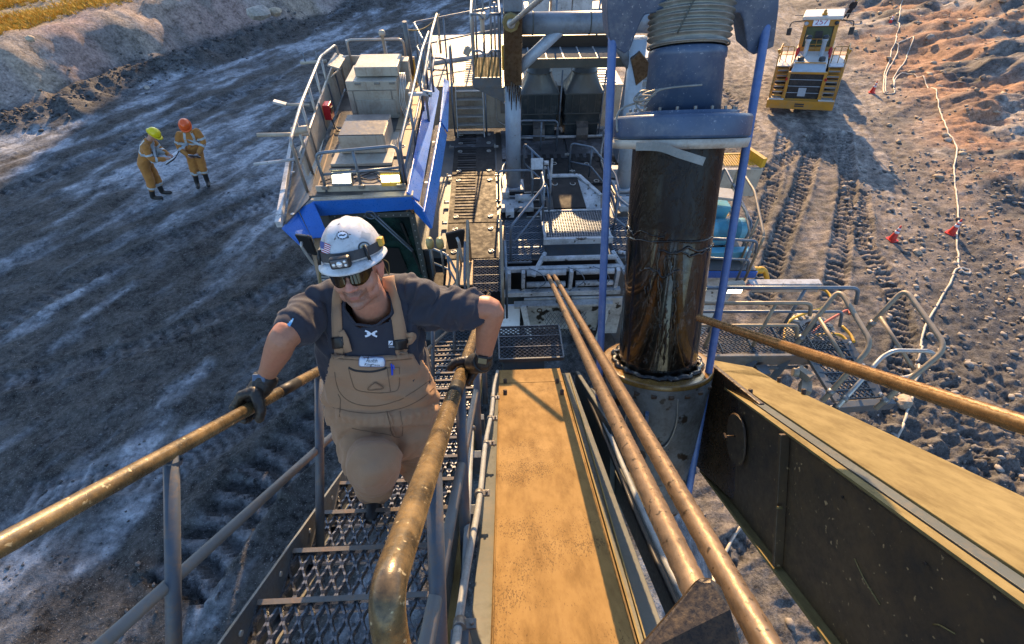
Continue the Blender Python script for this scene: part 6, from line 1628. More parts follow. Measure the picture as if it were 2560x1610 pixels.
# ------------------------------------------------------------------ the climbing man
man = thing('person', 'man in white hard hat, dark sunglasses, charcoal T-shirt and tan bib overalls climbing the stairs', 'person', (-0.55, 1.15, 14.4))
HC = Pd(888, 668, 1.76)
U0 = cvec(-0.12, 0.90, 0.42).normalized()
F0 = cvec(0.06, -0.46, 0.86); F0 = (F0 - U0 * F0.dot(U0)).normalized()
X0 = F0.cross(U0).normalized()
if X0.dot(CR) < 0: X0 = -X0
HS = 1.06
def H(x, y, z): return HC + (X0 * x + F0 * y + U0 * z) * HS
HR = Matrix((X0, F0, U0)).transposed()
m = MB()
def he(x, y, z, a, b, c, rot=None): m.sphere(H(x, y, z), (a * HS, b * HS, c * HS), HR if rot is None else HR @ rot, 20, 14)
he(0, -0.01, 0.03, 0.076, 0.096, 0.092)
he(0, 0.022, -0.03, 0.066, 0.072, 0.095); he(0, 0.028, -0.080, 0.058, 0.056, 0.045)
he(0, 0.072, -0.108, 0.026, 0.022, 0.020); he(0, 0.05, -0.10, 0.042, 0.036, 0.026)
for s_ in (-1, 1):
    he(0.042 * s_, 0.052, -0.045, 0.026, 0.026, 0.028); he(0.048 * s_, 0.018, -0.082, 0.021, 0.038, 0.030)
    he(0.079 * s_, -0.012, -0.022, 0.009, 0.021, 0.033, Matrix.Rotation(0.25 * s_, 3, 'Z')); he(0.083 * s_, -0.020, -0.010, 0.007, 0.018, 0.024, Matrix.Rotation(0.4 * s_, 3, 'Z'))
    he(0.013 * s_, 0.100, -0.044, 0.0105, 0.012, 0.009)
he(0, 0.080, 0.014, 0.052, 0.018, 0.013); he(0, 0.092, -0.012, 0.0115, 0.018, 0.028); he(0, 0.106, -0.030, 0.014, 0.018, 0.018); he(0, 0.112, -0.040, 0.0155, 0.0165, 0.012)
he(0, 0.082, -0.066, 0.030, 0.014, 0.013); he(0, 0.0925, -0.0725, 0.024, 0.008, 0.0042); he(0, 0.0905, -0.0830, 0.020, 0.009, 0.0050); he(0, 0.080, -0.092, 0.024, 0.012, 0.010)
NB = Pd(925, 770, 1.90)
limb(m, [H(0, -0.03, -0.05), H(0.005, -0.035, -0.12), NB + cvec(0, 0, -0.05)], [0.062, 0.066, 0.085])
# shoulders root, arms (skin)
SR, ER, WR = Pd(795, 775, 1.92), Pd(712, 842, 1.76), Pd(664, 944, 1.875)
SLf, EL, WL = Pd(1060, 768, 1.98), Pd(1226, 775, 1.97), Pd(1207, 905, 2.09)
limb(m, [SR, SR.lerp(ER, 0.6), ER, ER.lerp(WR, 0.35) , ER.lerp(WR, 0.75), WR], [0.062, 0.060, 0.052, 0.050, 0.037, 0.031])
limb(m, [SLf, SLf.lerp(EL, 0.6), EL, EL.lerp(WL, 0.35), EL.lerp(WL, 0.75), WL], [0.064, 0.058, 0.052, 0.050, 0.038, 0.032])
loft(m, [(Pd(925, 800, 1.98), cvec(0.16, 0, 0), cvec(0, -0.03, 0.09)), (Pd(940, 1000, 2.1), cvec(0.15, 0, 0), cvec(0, -0.03, 0.10)), (Pd(960, 1090, 2.2), cvec(0.15, 0, 0), cvec(0, -0.03, 0.10))])
bm_ = remesh(m, 0.0042, 3, 0.5)
ca = bm_.color_attributes.new('skin', 'FLOAT_COLOR', 'POINT')
cols = []
for v in bm_.vertices:
    d = v.co - HC; x, y, z = d.dot(X0) / HS, d.dot(F0) / HS, d.dot(U0) / HS
    c = Vector((0.47, 0.225, 0.15))
    if abs(x) < 0.12 and -0.2 < z < 0.15 and abs(y) < 0.16:
        nz = rfbm(v.co, 90, 2) * 0.012
        # whiskers: moustache, chin and jaw
        b = 0.0
        lip = math.exp(-((x / 0.020) ** 2) - ((z + 0.078) / 0.0085) ** 2) if y > 0.075 else 0
        if y > 0.045 and abs(x) < 0.042 and -0.14 < z + nz * 0.5 < -0.055: b = 0.85
        if y > -0.02 and z + nz < -0.088 and z > -0.135: b = max(b, 0.45 * min(1, (-0.088 - z - nz) / 0.012 + 0.3))
        if abs(x) > 0.055 and z + nz < -0.06: b = max(b, 0.15)
        b *= 1 - lip
        b *= 0.75 + 0.5 * mnoise.noise(v.co * 300)
        grey = Vector((0.16, 0.135, 0.105)) if z < -0.096 else Vector((0.045, 0.027, 0.018))
        c = c.lerp(grey, min(1, b) * 0.8)
        if lip > 0.55: c = Vector((0.36, 0.13, 0.10))
        if z > 0.0 and y < 0.03: c = Vector((0.10, 0.06, 0.04))      # short hair under the helmet
        if 0.09 < y and -0.055 < z < -0.02: c = c.lerp(Vector((0.56, 0.22, 0.17)), 0.5)
        if abs(x) > 0.07: c = Vector((0.56, 0.22, 0.15))
    else:
        c = Vector((0.44, 0.20, 0.115))
    cols += [c.x, c.y, c.z, 1.0]
ca.data.foreach_set('color', cols)
def skin_bump(p, n):
    d = p - HC
    if d.length < 0.2:
        z = d.dot(U0) / HS; y = d.dot(F0) / HS
        if z < -0.07 and y > 0: return rfbm(p, 160, 1) * 0.0008
    return 0.0
displace(bm_, skin_bump)
mesh_obj('body', bm_, M_skin, man)
# shirt
m = MB()
loft(m, [(Pd(918, 752, 1.93), cvec(0.085, 0, 0), cvec(0, -0.02, 0.08)),
         (Pd(918, 775, 1.95), cvec(0.19, 0.01, 0), cvec(0, -0.03, 0.105)),
         (Pd(922, 830, 1.99), cvec(0.215, 0, 0), cvec(0, -0.03, 0.135)),
         (Pd(935, 900, 2.04), cvec(0.215, 0, 0), cvec(0, -0.03, 0.150)),
         (Pd(950, 980, 2.10), cvec(0.212, 0, 0), cvec(0, -0.04, 0.155)),
         (Pd(960, 1060, 2.16), cvec(0.205, 0, 0), cvec(0, -0.04, 0.14))], 40, 0.85)
def sleeve(S, E, t1, r0, r1, inner):
    limb(m, [inner, S, S.lerp(E, 0.45), S.lerp(E, t1 - 0.07)], [r0 * 1.02, r0, (r0 + r1) / 2, r1])
    d = (S.lerp(E, 1) - S).normalized(); m.cyl(S.lerp(E, t1 - 0.2), S.lerp(E, t1), r1 * 1.0, r1 * 1.08, 20)
sleeve(SR, ER, 0.74, 0.082, 0.070, Pd(850, 782, 1.95))
sleeve(SLf, EL, 0.76, 0.084, 0.072, Pd(985, 770, 1.96))
limb(m, [Pd(800, 745, 1.90), Pd(860, 735, 1.92), Pd(915, 738, 1.95), Pd(980, 728, 1.95), Pd(1060, 735, 1.93)], [0.055, 0.062, 0.055, 0.065, 0.062])
sh = remesh(m, 0.006, 5, 0.5)
# neck opening
NO = Pd(921, 760, 1.86); nax = cvec(-0.10, 0.75, 0.65).normalized()
bmx = bmesh.new(); bmx.from_mesh(sh)
def in_neck(p):
    d = p - NO; e = d - nax * d.dot(nax)
    ex = e.dot(CR) / 0.088; ey = (e.dot(nax.cross(CR))) / 0.072
    return ex * ex + ey * ey < 1 and d.dot(nax) > -0.06
bmesh.ops.delete(bmx, geom=[f for f in bmx.faces if in_neck(f.calc_center_median())], context='FACES')
bmx.to_mesh(sh); bmx.free()
ax_r = (ER - SR).normalized(); ax_l = (EL - SLf).normalized()
def shirt_f(p, n):
    dl = (p - SLf).dot(ax_l); dr = (p - SR).dot(ax_r)
    f = 0.0045 * rfbm(p, 9, 3)
    if dl > -0.12 and (p - SLf).dot(CR) > -0.05:       # left sleeve: folds fanning from the armpit
        f += 0.020 * max(0, folds(p, 13, (CU * 0.8 + CR * 0.3).normalized(), 0.35)) - 0.004
    elif dr > -0.08 and (p - SR).dot(CR) < 0.06:
        f += 0.014 * max(0, folds(p, 10, (CU * 0.5 - CR * 0.4).normalized(), 0.35)) - 0.003
    else:
        f += 0.012 * max(0, folds(p, 8, (CU * 0.9 + CR * 0.1).normalized(), 0.3)) - 0.002
    return f
displace(sh, shirt_f)
sho = mesh_obj('shirt', sh, M_shirt, man); s_ = sho.modifiers.new('s', 'SOLIDIFY'); s_.thickness = 0.003; s_.offset = 1
bsh = bvh_of(sh)
# collar band
m = MB(); e1 = CR; e2 = nax.cross(CR).normalized(); ring = []
for k in range(36):
    a = 2 * math.pi * k / 36; q = NO + e1 * 0.090 * math.cos(a) + e2 * 0.074 * math.sin(a)
    loc, nrm, i_, d_ = bsh.find_nearest(q - nax * 0.0); ring.append(loc + nrm * 0.001)
m.tube(ring, 0.005, 8, closed=True); m.build('collar', M_shirt, man)
# overalls: trousers
HR_, KR_, FR_ = Pd(908, 1080, 2.18), Pd(935, 1160, 1.90), Pb(948, 1246) + Vector((0, 0, 0.13))
HL_, KL_, FL_ = Pd(1035, 1075, 2.20), Pd(1054, 1165, 2.40), Pd(1062, 1180, 2.85)
m = MB()
loft(m, [(Pd(930, 872, 2.02), cvec(0.200, 0, 0), cvec(0, -0.03, 0.165)),
         (Pd(940, 930, 2.06), cvec(0.222, 0, 0), cvec(0, -0.03, 0.170)),
         (Pd(958, 1000, 2.10), cvec(0.228, 0, 0), cvec(0, -0.04, 0.178)),
         (Pd(968, 1060, 2.15), cvec(0.232, 0, 0), cvec(0, -0.04, 0.165)),
         (Pd(968, 1105, 2.20), cvec(0.205, 0, 0), cvec(0, -0.04, 0.14))], 40, 0.85)
limb(m, [HR_, HR_.lerp(KR_, 0.5), KR_], [0.120, 0.108, 0.086]); limb(m, [KR_, KR_.lerp(FR_, 0.5), FR_], [0.086, 0.078, 0.076])
limb(m, [HL_, HL_.lerp(KL_, 0.5), KL_], [0.115, 0.102, 0.086]); limb(m, [KL_, KL_.lerp(FL_, 0.5), FL_], [0.086, 0.078, 0.075])
ov = remesh(m, 0.0075, 6, 0.5)
def ov_f(p, n):
    u_px, v_px = proj(p); f = 0.004 * rfbm(p, 8, 3)
    if v_px > 1060:
        f += 0.024 * max(0, folds(p, 5.5, (CR * 0.75 + CU * 0.6).normalized(), 0.16)) - 0.008
        f += 0.006 * max(0, folds(p + Vector((3, 1, 2)), 13, (CR * 0.9 + CU * 0.2).normalized(), 0.3)) - 0.002
    else:
        f += 0.018 * max(0, folds(p, 7, (CR * 0.8 - CU * 0.3).normalized(), 0.35)) - 0.003
    dk_ = (p - KR_).length
    if dk_ < 0.2: f += 0.010 * math.sin(dk_ * 85 + 2 * rfbm(p, 9, 1)) * math.exp(-((dk_ - 0.13) / 0.05) ** 2)
    # waist gather
    wy = 1022 + 0.0009 * (u_px - 940) ** 2 * (-1) + 6
    f -= 0.010 * math.exp(-((v_px - wy) / 9.0) ** 2)
    f += 0.006 * math.exp(-((v_px - wy - 18) / 10.0) ** 2) * (0.5 + 0.5 * math.sin(u_px * 0.35))
    return f
displace(ov, ov_f)
bmx = bmesh.new(); bmx.from_mesh(ov)
kill = []
for f in bmx.faces:
    c = f.calc_center_median(); u_, v_ = proj(c); front = (c - Pd(945, 950, 2.08)).dot(CF) > 0.0
    if front:
        top = 884 if 832 < u_ < 1040 else (884 + (832 - u_) * 4 if u_ <= 832 else 884 + (u_ - 1040) ** 1.25 * 0.62)
        if v_ < top: kill.append(f)
    elif v_ < 965: kill.append(f)
bmesh.ops.delete(bmx, geom=kill, context='FACES'); bmx.to_mesh(ov); bmx.free()
ovo = mesh_obj('overalls', ov, M_duck, man); s_ = ovo.modifiers.new('s', 'SOLIDIFY'); s_.thickness = 0.005; s_.offset = 1
bov = bvh_of(ov)
# combined surface for straps
def strap(path, w, nm, mat, off=0.006, th=0.005, bv=None, extra=None):
    pts, fs = ribbon2(path, w); return decal(nm, mat, man, bv or bsh, pts, fs, off, th)
strap([(852, 884), (845, 840), (843, 800), (842, 760), (846, 728), (856, 706)], 25, 'strap', M_duck)
strap([(1005, 884), (1000, 840), (994, 800), (985, 750), (976, 718), (972, 694)], 29, 'strap', M_duck, 0.008)
strap([(849, 868), (846, 842)], 27, 'buckle', M_black, 0.013, 0.008); strap([(1004, 872), (1001, 848)], 30, 'buckle', M_black, 0.013, 0.008)
strap([(854, 828), (866, 850), (874, 878)], 16, 'strap_tail', M_duck, 0.014, 0.004); strap([(1012, 838), (1026, 836), (1034, 842), (1018, 856)], 13, 'strap_tail', M_duck, 0.012, 0.004)
strap([(849, 885), (850, 897)], 24, 'strap_tab', M_duck, 0.010, 0.006, bov); strap([(1006, 884), (1007, 896)], 28, 'strap_tab', M_duck, 0.010, 0.006, bov)
# bib hem, pocket, seams
def seam(path, w=1.7, mat=None, off=0.006, bv=None, nm='seam'): return strap(path, w, nm, mat or M_seam, off, 0.001, bv or bov)
strap([(834, 890), (900, 895), (960, 896), (1036, 889)], 9, 'bib_hem', M_duck, 0.008, 0.004, bov)
seam([(834, 896), (900, 901), (960, 902), (1034, 896)])
seam([(872, 918), (890, 926), (930, 929), (962, 922), (962, 918)], 5.0, plain('pocket_shadow', (0.035, 0.03, 0.028), 0.9), nm='pocket_opening')
seam([(872, 920), (880, 950), (892, 972), (930, 980), (978, 980), (996, 968), (998, 920)]); seam([(968, 922), (972, 950), (976, 978)]); seam([(998, 918), (966, 920)])
seam([(838, 930), (848, 975), (880, 1005), (935, 1014), (990, 1002), (1040, 975), (1078, 945)]); seam([(835, 1018), (880, 1030), (935, 1034), (990, 1024), (1050, 998), (1088, 965)])
seam([(968, 1030), (975, 1060), (982, 1088), (1000, 1092)]); seam([(1000, 1028), (1006, 1060), (1006, 1090)])
seam([(880, 1068), (930, 1080), (978, 1088)], 2.0); seam([(1085, 955), (1094, 975), (1100, 990)]); seam([(846, 985), (852, 1000), (850, 1040)], 2)
strap([(972, 1032), (980, 1060), (985, 1086)], 3.0, 'fly_flap', M_duck, 0.010, 0.004, bov)
tri = [(938, 954), (944, 957), (958, 967), (953, 972), (925, 973), (922, 968), (934, 957)]
pts, fs = shape_fan((939, 966), tri, 2); decal('triangle_patch', M_duck, man, bov, pts, fs, 0.008, 0.004); seam(tri + [tri[0]], 1.8, None, 0.011)
# name patch
rect = []
def rrect(cx, cy, w, h, r=0.25, ang=0.0, n=5):
    out = []; rr_ = h * r
    for qx, qy, a0 in ((1, -1, -90), (1, 1, 0), (-1, 1, 90), (-1, -1, 180)):
        for k in range(n + 1):
            a = R(a0 + 90 * k / n); x = qx * (w / 2 - rr_) + rr_ * math.cos(a); y = qy * (h / 2 - rr_) + rr_ * math.sin(a)
            out.append((cx + x * math.cos(ang) - y * math.sin(ang), cy + x * math.sin(ang) + y * math.cos(ang)))
    return out
pts, fs = shape_fan((930, 906), rrect(930, 906, 66, 23, 0.3, 0.03), 3); decal('patch_rim', plain('patch_rim', (0.20, 0.23, 0.35), 0.6), man, bov, pts, fs, 0.0095, 0.002)
pts, fs = shape_fan((930, 906), rrect(930, 906, 62, 19, 0.3, 0.03), 3); decal('name_patch', M_print, man, bov, pts, fs, 0.0125, 0.001)
pts, fs = text2d('Austin\nKingham', 10.5, 930, 906, -0.03, 0.25, 1.05); decal('patch_text', M_black, man, bov, pts, fs, 0.0145)
pts, fs = ribbon2([(977, 908), (979, 922), (980, 938)], 4.5); decal('pen', plain('blue_pen', (0.01, 0.05, 0.50), 0.3), man, bov, pts, fs, 0.014, 0.006)
pts, fs = ribbon2([(982, 910), (984, 924)], 2.4); decal('pen_clip', plain('blue_pen_clip', (0.02, 0.10, 0.65), 0.3), man, bov, pts, fs, 0.020, 0.003)
# chest marks on the shirt, as printed
for sx in (-1, 1):
    pts, fs = ribbon2([(928 + sx * 14.5, 827), (928 + sx * 6, 830.5), (928 + sx * 3, 834), (928 + sx * 6, 837.5), (928 + sx * 14.5, 841)], 4.4); decal('chest_mark', M_print, man, bsh, pts, fs, 0.0055)
pts, fs = ribbon2([(918, 834), (938, 834)], 3.8); decal('chest_mark', M_print, man, bsh, pts, fs, 0.0055)
pts, fs = shape_fan((977, 857), rrect(977, 857, 11, 11, 0.05), 1); decal('square_mark', M_print, man, bsh, pts, fs, 0.0055)
pts, fs = ribbon2([(973.5, 861), (980.5, 853.5)], 2.0); decal('square_slash', M_shirt, man, bsh, pts, fs, 0.0065)
pts, fs = text2d('C', 9, 988, 853); decal('mark_text', M_print, man, bsh, pts, fs, 0.0055)
pts, fs = text2d('SPRIN', 5, 979, 867, 0, 0, 1.1); decal('mark_text', M_print, man, bsh, pts, fs, 0.0055)
for k in range(4):
    pts, fs = ribbon2([(733 - k * 4.0, 797 + k * 4), (729 - k * 2.5, 806 + k * 3), (724 - k * 2, 816 + k * 3)], 3.6); decal('sleeve_print', M_bluep, man, bsh, pts, fs, 0.0055)
# ---- helmet
HX, HY, HZ = 0.101, 0.125, 0.120
DC = (0, -0.018, 0.046)
def dome(az, el, off=0.0):
    ce, se = math.cos(el), math.sin(el); k = 0.88
    x = HX * math.sin(az) * abs(ce) ** k; y = HY * math.cos(az) * abs(ce) ** k; z = HZ * se
    ridge = 0.0045 * math.exp(-(x / 0.011) ** 2) * max(0, se) + 0.003 * math.exp(-((abs(x) - 0.040) / 0.012) ** 2) * max(0, se) * 1.0
    n = Vector((x / HX ** 2, y / HY ** 2, z / HZ ** 2)).normalized(); r = Vector((x, y, z)) + n * (off + ridge)
    return H(DC[0] + r.x, DC[1] + r.y, DC[2] + r.z)
n1_, n2_ = 64, 22; vs = []; fs = []
for i in range(n2_ + 1):
    el = R(90) * i / n2_
    for j in range(n1_): vs.append(dome(2 * math.pi * j / n1_, el))
for i in range(n2_):
    for j in range(n1_): fs.append((i * n1_ + j, i * n1_ + (j + 1) % n1_, (i + 1) * n1_ + (j + 1) % n1_, (i + 1) * n1_ + j))
# brim rows
b0 = len(vs)
rows = [(0.0, 0.0), (0.006, -0.006), (0.018, -0.012), (0.020, -0.016), (0.014, -0.018)]
for k, (o_, dz) in enumerate(rows):
    for j in range(n1_):
        az = 2 * math.pi * j / n1_; fr_ = max(0, math.cos(az)) ** 1.6
        e = o_ * 0.62 * (1 + 1.4 * fr_); z = DC[2] + dz * (1 + 0.9 * fr_)
        vs.append(H(DC[0] + (HX + e) * math.sin(az), DC[1] + (HY + e) * math.cos(az), z))
for k in range(len(rows) - 1):
    for j in range(n1_): fs.append((b0 + k * n1_ + j, b0 + (k + 1) * n1_ + j, b0 + (k + 1) * n1_ + (j + 1) % n1_, b0 + k * n1_ + (j + 1) % n1_))
m = MB(); m.add(vs, fs, True); hme = m.mesh('helmet', M_helmet); ho = link('hard_hat', hme, man); s_ = ho.modifiers.new('s', 'SOLIDIFY'); s_.thickness = 0.003; s_.offset = -1
bh = bvh_of(hme)
def hdecal(nm, mat, pts, fs, off=0.0012): return decal(nm, mat, ho, bh, pts, fs, off)
def circ(cx, cy, rx, ry, n=28, ang=0): return [(cx + rx * math.cos(a) * math.cos(ang) - ry * math.sin(a) * math.sin(ang), cy + rx * math.cos(a) * math.sin(ang) + ry * math.sin(a) * math.cos(ang)) for a in [2 * math.pi * k / n for k in range(n)]]
M_stick_dark = plain('sticker_dark', (0.03, 0.04, 0.05), 0.4); M_stick_grey = plain('sticker_grey', (0.30, 0.34, 0.38), 0.4)
hdecal('round_sticker', M_stick_dark, *shape_fan((856, 588), circ(856, 588, 15, 11), 3)); hdecal('sticker_ring', M_print, *shape_fan((856, 588), circ(856, 588, 11.5, 8), 2), 0.0018)
hdecal('sticker_mark', M_stick_dark, *ribbon2([(848, 590), (853, 588), (858, 589), (864, 586)], 3.4), 0.0024)
for k in range(12):
    a = k * math.pi / 6; hdecal('sticker_tick', M_print, *ribbon2([(856 + 12.2 * math.cos(a), 588 + 8.8 * math.sin(a)), (856 + 14.0 * math.cos(a), 588 + 10.2 * math.sin(a))], 1.6), 0.0024)
hdecal('round_sticker', M_stick_dark, *shape_fan((910, 618), circ(910, 618, 15.5, 14), 3)); hdecal('sticker_star', M_stick_grey, *shape_fan((910, 618), circ(910, 618, 11, 10), 2), 0.0018)
for k in range(4):
    a = k * math.pi / 4 + 0.3; hdecal('sticker_spoke', paint('sticker_gold', (0.50, 0.42, 0.15), 0.4) if k == 0 else bpy.data.materials['sticker_gold'], *ribbon2([(910 + 9 * math.cos(a), 618 + 8 * math.sin(a)), (910 - 9 * math.cos(a), 618 - 8 * math.sin(a))], 2.2), 0.0024)
hdecal('grey_sticker', M_stick_grey, *shape_fan((914, 590), [(904, 578), (926, 584), (926, 592), (921, 602), (912, 597), (902, 594)], 2))
# flag: canton and stripes
M_fred = plain('flag_red', (0.42, 0.02, 0.05), 0.5); M_fblue = plain('flag_blue', (0.02, 0.07, 0.28), 0.5)
fa = Vector((802, 602, 0)); fu = Vector((25, 11, 0)); fv = Vector((-4, 31, 0))
def fq(s0, s1, t0, t1): 
    pts = []
    for i in range(5):
        for j in range(3):
            q = fa + fu * (s0 + (s1 - s0) * i / 4) + fv * (t0 + (t1 - t0) * j / 2); pts.append((q.x, q.y))
    return pts, [(i * 3 + j, (i + 1) * 3 + j, (i + 1) * 3 + j + 1, i * 3 + j + 1) for i in range(4) for j in range(2)]
hdecal('flag', M_print, *fq(0, 1, 0, 1), 0.0012)
for k in range(7): hdecal('flag_stripe', M_fred, *fq(0.40 if k < 4 else 0, 1, (2 * k) / 13, (2 * k + 1) / 13), 0.0018)
hdecal('flag_canton', M_fblue, *fq(0, 0.40, 0, 7 / 13), 0.0019)
# headlamp and strap
def band(z0, z1, off, a0, a1, nm, mat, par, n=48):
    vs = []; fs = []
    for i in range(n + 1):
        az = a0 + (a1 - a0) * i / n
        for el, o_ in ((z0, off), (z0, off + 0.004), (z1, off + 0.004), (z1, off)): vs.append(dome(az, el, o_))
    for i in range(n):
        for j in range(3): fs.append((i * 4 + j, i * 4 + j + 1, (i + 1) * 4 + j + 1, (i + 1) * 4 + j))
    m = MB(); m.add(vs, fs); return m.build(nm, mat, par)
M_strap = paint('headlamp_strap', (0.035, 0.038, 0.045), 0.6, 0, (0.10, 0.09, 0.08), 0.4, 30, 0.2)
band(R(3), R(17), 0.001, 0, 2 * math.pi, 'lamp_strap', M_strap, ho, 80)
for a_ in (-0.95, 0.75):
    vs = []; 
    m = MB(); m.tube([dome(a_, R(-2), 0.012), dome(a_, R(8), 0.008), dome(a_, R(20), 0.006)], 0.006, 8); m.build('strap_clip', M_black, ho)
lc = dome(-0.02, R(5), 0.016); lf = (F0 * 0.97 - U0 * 0.12).normalized(); lx = X0; lu = lf.cross(lx).normalized()
if lu.dot(U0) < 0: lu = -lu
LR = Matrix((lx, lf, lu)).transposed()
m = MB(); m.box(lc, (0.070, 0.030, 0.042), LR); m.build('headlamp', M_black, ho, 0.009)
m = MB(); m.box(lc + lf * 0.014, (0.056, 0.006, 0.028), LR); m.build('headlamp_face', plain('lamp_bezel', (0.10, 0.10, 0.11), 0.3), ho, 0.003)
M_lens = plain('small_lamp_lens', (0.75, 0.78, 0.80), 0.1, 0.3)
for dx, dz, r_ in ((0.0, -0.001, 0.0105), (-0.019, -0.002, 0.006), (0.019, 0.006, 0.0052), (0.020, -0.007, 0.0052)):
    m = MB(); m.sphere(lc + lf * 0.017 + lx * dx + lu * dz, (r_, r_ * 0.5, r_), LR, 14, 8); m.build('lamp_lens', M_lens, ho)
m = MB(); m.box(dome(1.45, R(14), 0.008), (0.02, 0.035, 0.03), HR); m.build('rear_clip', M_yellow, ho, 0.004)
# sunglasses
sg = MB(); 
def gl(a, z, o=0.0):
    rx_, ry_ = 0.081 + o, 0.112 + o
    return H(rx_ * math.sin(a), 0.002 + ry_ * math.cos(a) ** 0.9 if math.cos(a) > 0 else 0.002, z)
M_lensg = NT('amber_black_lens'); nn_ = M_lensg.noise(14, 3); M_lensg.set(Base_Color=M_lensg.mix(M_lensg.ramp(nn_, 0.5, 0.62), (0.006, 0.004, 0.002), (0.05, 0.026, 0.004)), Roughness=0.08, Metallic=0.0); M_lensg.b.inputs['Specular IOR Level'].default_value = 0.45; M_lensg = M_lensg.m
for s_ in (-1, 1):
    vs = []; fs = []; na, nz_ = 14, 6
    for i in range(na + 1):
        t = i / na; a = s_ * (0.10 + 0.98 * t)
        top = 0.012 + 0.004 * math.sin(t * 2.5); bot = -0.012 - 0.024 * math.sin(math.pi * min(1, 0.12 + t * 0.98)) ** 0.7 + 0.010 * t
        for j in range(nz_ + 1): vs.append(gl(a, bot + (top - bot) * j / nz_, 0.002))
    for i in range(na):
        for j in range(nz_): fs.append((i * (nz_ + 1) + j, (i + 1) * (nz_ + 1) + j, (i + 1) * (nz_ + 1) + j + 1, i * (nz_ + 1) + j + 1))
    m = MB(); m.add(vs, fs, True); o = m.build('sunglass_lens', M_lensg, man); mo = o.modifiers.new('s', 'SOLIDIFY'); mo.thickness = 0.002
m = MB(); tp = [gl(a, 0.013 + 0.003 * abs(math.sin(a * 2)) - (0.006 if abs(a) < 0.08 else 0), 0.004) for a in [(-1.15 + 2.3 * k / 30) for k in range(31)]]
tp = [H(-0.090, -0.02, 0.004)] + [H(-0.088, 0.02, 0.010)] + tp + [H(0.088, 0.02, 0.010), H(0.090, -0.02, 0.004)]
m.tube(tp, [0.0028, 0.004] + [0.0040] * (len(tp) - 4) + [0.004, 0.0028], 8); m.tube([gl(-0.11, 0.0, 0.004), gl(-0.04, 0.008, 0.006), gl(0.04, 0.008, 0.006), gl(0.11, 0.0, 0.004)], 0.003, 8); m.build('sunglass_frame', M_black, man)
m = MB(); m.tube(spline([H(0.092, -0.035, 0.005), H(0.10, -0.06, -0.02), H(0.092, -0.06, -0.06), H(0.085, -0.05, -0.02)], 5), 0.0022, 6); m.build('retainer_cord', M_tan2, man)
# ---- gloved hands
def glove(wrist, rail_pt, rd, side, nm, scale=1.0, spread=0.026, order=1):
    """rd: rail direction, side: unit vector from the rail to where the palm and knuckles sit"""
    up_ = (wrist - rail_pt); up_ = (up_ - rd * up_.dot(rd)).normalized()
    out = (side - rd * side.dot(rd) - up_ * side.dot(up_)).normalized()
    m = MB(); S = scale
    palm = rail_pt + up_ * 0.040 * S
    limb(m, [wrist, wrist.lerp(palm, 0.5), palm + out * 0.012 * S], [0.036 * S, 0.040 * S, 0.034 * S])
    for k in range(4):
        b = palm + rd * (k - 1.5) * spread * S * order
        limb(m, [palm + rd * (k - 1.5) * spread * 0.75 * S * order + up_ * 0.022 * S, b + out * 0.028 * S + up_ * 0.006 * S], [0.020 * S, 0.0155 * S])
        L_ = (1.0, 1.08, 1.02, 0.86)[k]
        p1 = b + out * 0.034 * S + up_ * 0.002 * S
        p2 = rail_pt + rd * (k - 1.5) * spread * S * order + out * 0.052 * S * L_ - up_ * 0.010 * S
        p3 = rail_pt + rd * (k - 1.5) * spread * 0.95 * S * order + out * 0.034 * S - up_ * 0.042 * S * L_
        p4 = rail_pt + rd * (k - 1.5) * spread * 0.95 * S * order + out * 0.006 * S - up_ * 0.046 * S * L_
        m.tube([p1, p2, p3, p4], [0.0150 * S, 0.0138 * S, 0.0130 * S, 0.0115 * S], 12); m.sphere(p1, 0.0158 * S); m.sphere(p2, 0.0150 * S); m.sphere(p3, 0.0134 * S); m.sphere(p4, 0.0116 * S)
    # thumb leaves the side of the palm near its base and closes from the other side
    tb = palm - out * 0.012 * S + up_ * 0.020 * S - rd * 0.030 * S * order
    t1 = rail_pt - out * 0.046 * S + up_ * 0.012 * S - rd * 0.040 * S * order
    t2 = rail_pt - out * 0.044 * S - up_ * 0.026 * S - rd * 0.034 * S * order
    limb(m, [tb, t1, t2], [0.021 * S, 0.0168 * S, 0.0140 * S])
    g_ = remesh(m, 0.0032, 2, 0.4)
    displace(g_, lambda p, n: 0.0016 * max(0, folds(p, 45, rd, 0.5)))
    return mesh_obj(nm, g_, M_glove, man), up_, out
rdR = (Vector(Pb(825, 925, .7)) - Vector(Pb(447, 1120, .7))).normalized()
rp = Vector((-1.05 + 0.10 * 1.10, 1.10, 15.3 - SL * 1.10 + 1.0))
g1, upR, outR = glove(WR, rp, rdR, -CR + CU * 0.2, 'glove', 1.08, 0.025)
rdL = Vector((0.02, 1, -SL)).normalized()
rq = Vector((-0.205 + 0.02 * 1.47, 1.47, 15.3 - SL * 1.47 + 1.0))
WL2 = WL
g2, upL, outL = glove(WL, rq, rdL, CR - CU * 0.1, 'glove', 1.15, 0.026)
for (W_, P_, lab) in ((WR, rp, 'cuff'), (WL, rq, 'cuff')):
    d = (P_ - W_).normalized(); m = MB(); m.lathe(W_ - d * 0.008, d, [(0, 0.036), (-0.002, 0.044), (0.012, 0.047), (0.034, 0.047), (0.038, 0.042), (0.036, 0.036)], 24); o = m.build(lab, M_glove, man)
d = (WR - ER).normalized(); c = WR + (CF * 0.6 + CU * 0.1).normalized() * 0.045 + d * 0.008
m = MB(); m.box(c, (0.05, 0.012, 0.03), Matrix((CR, CF, CU)).transposed()); m.build('cuff_tab', M_blue_steel, man, 0.004)
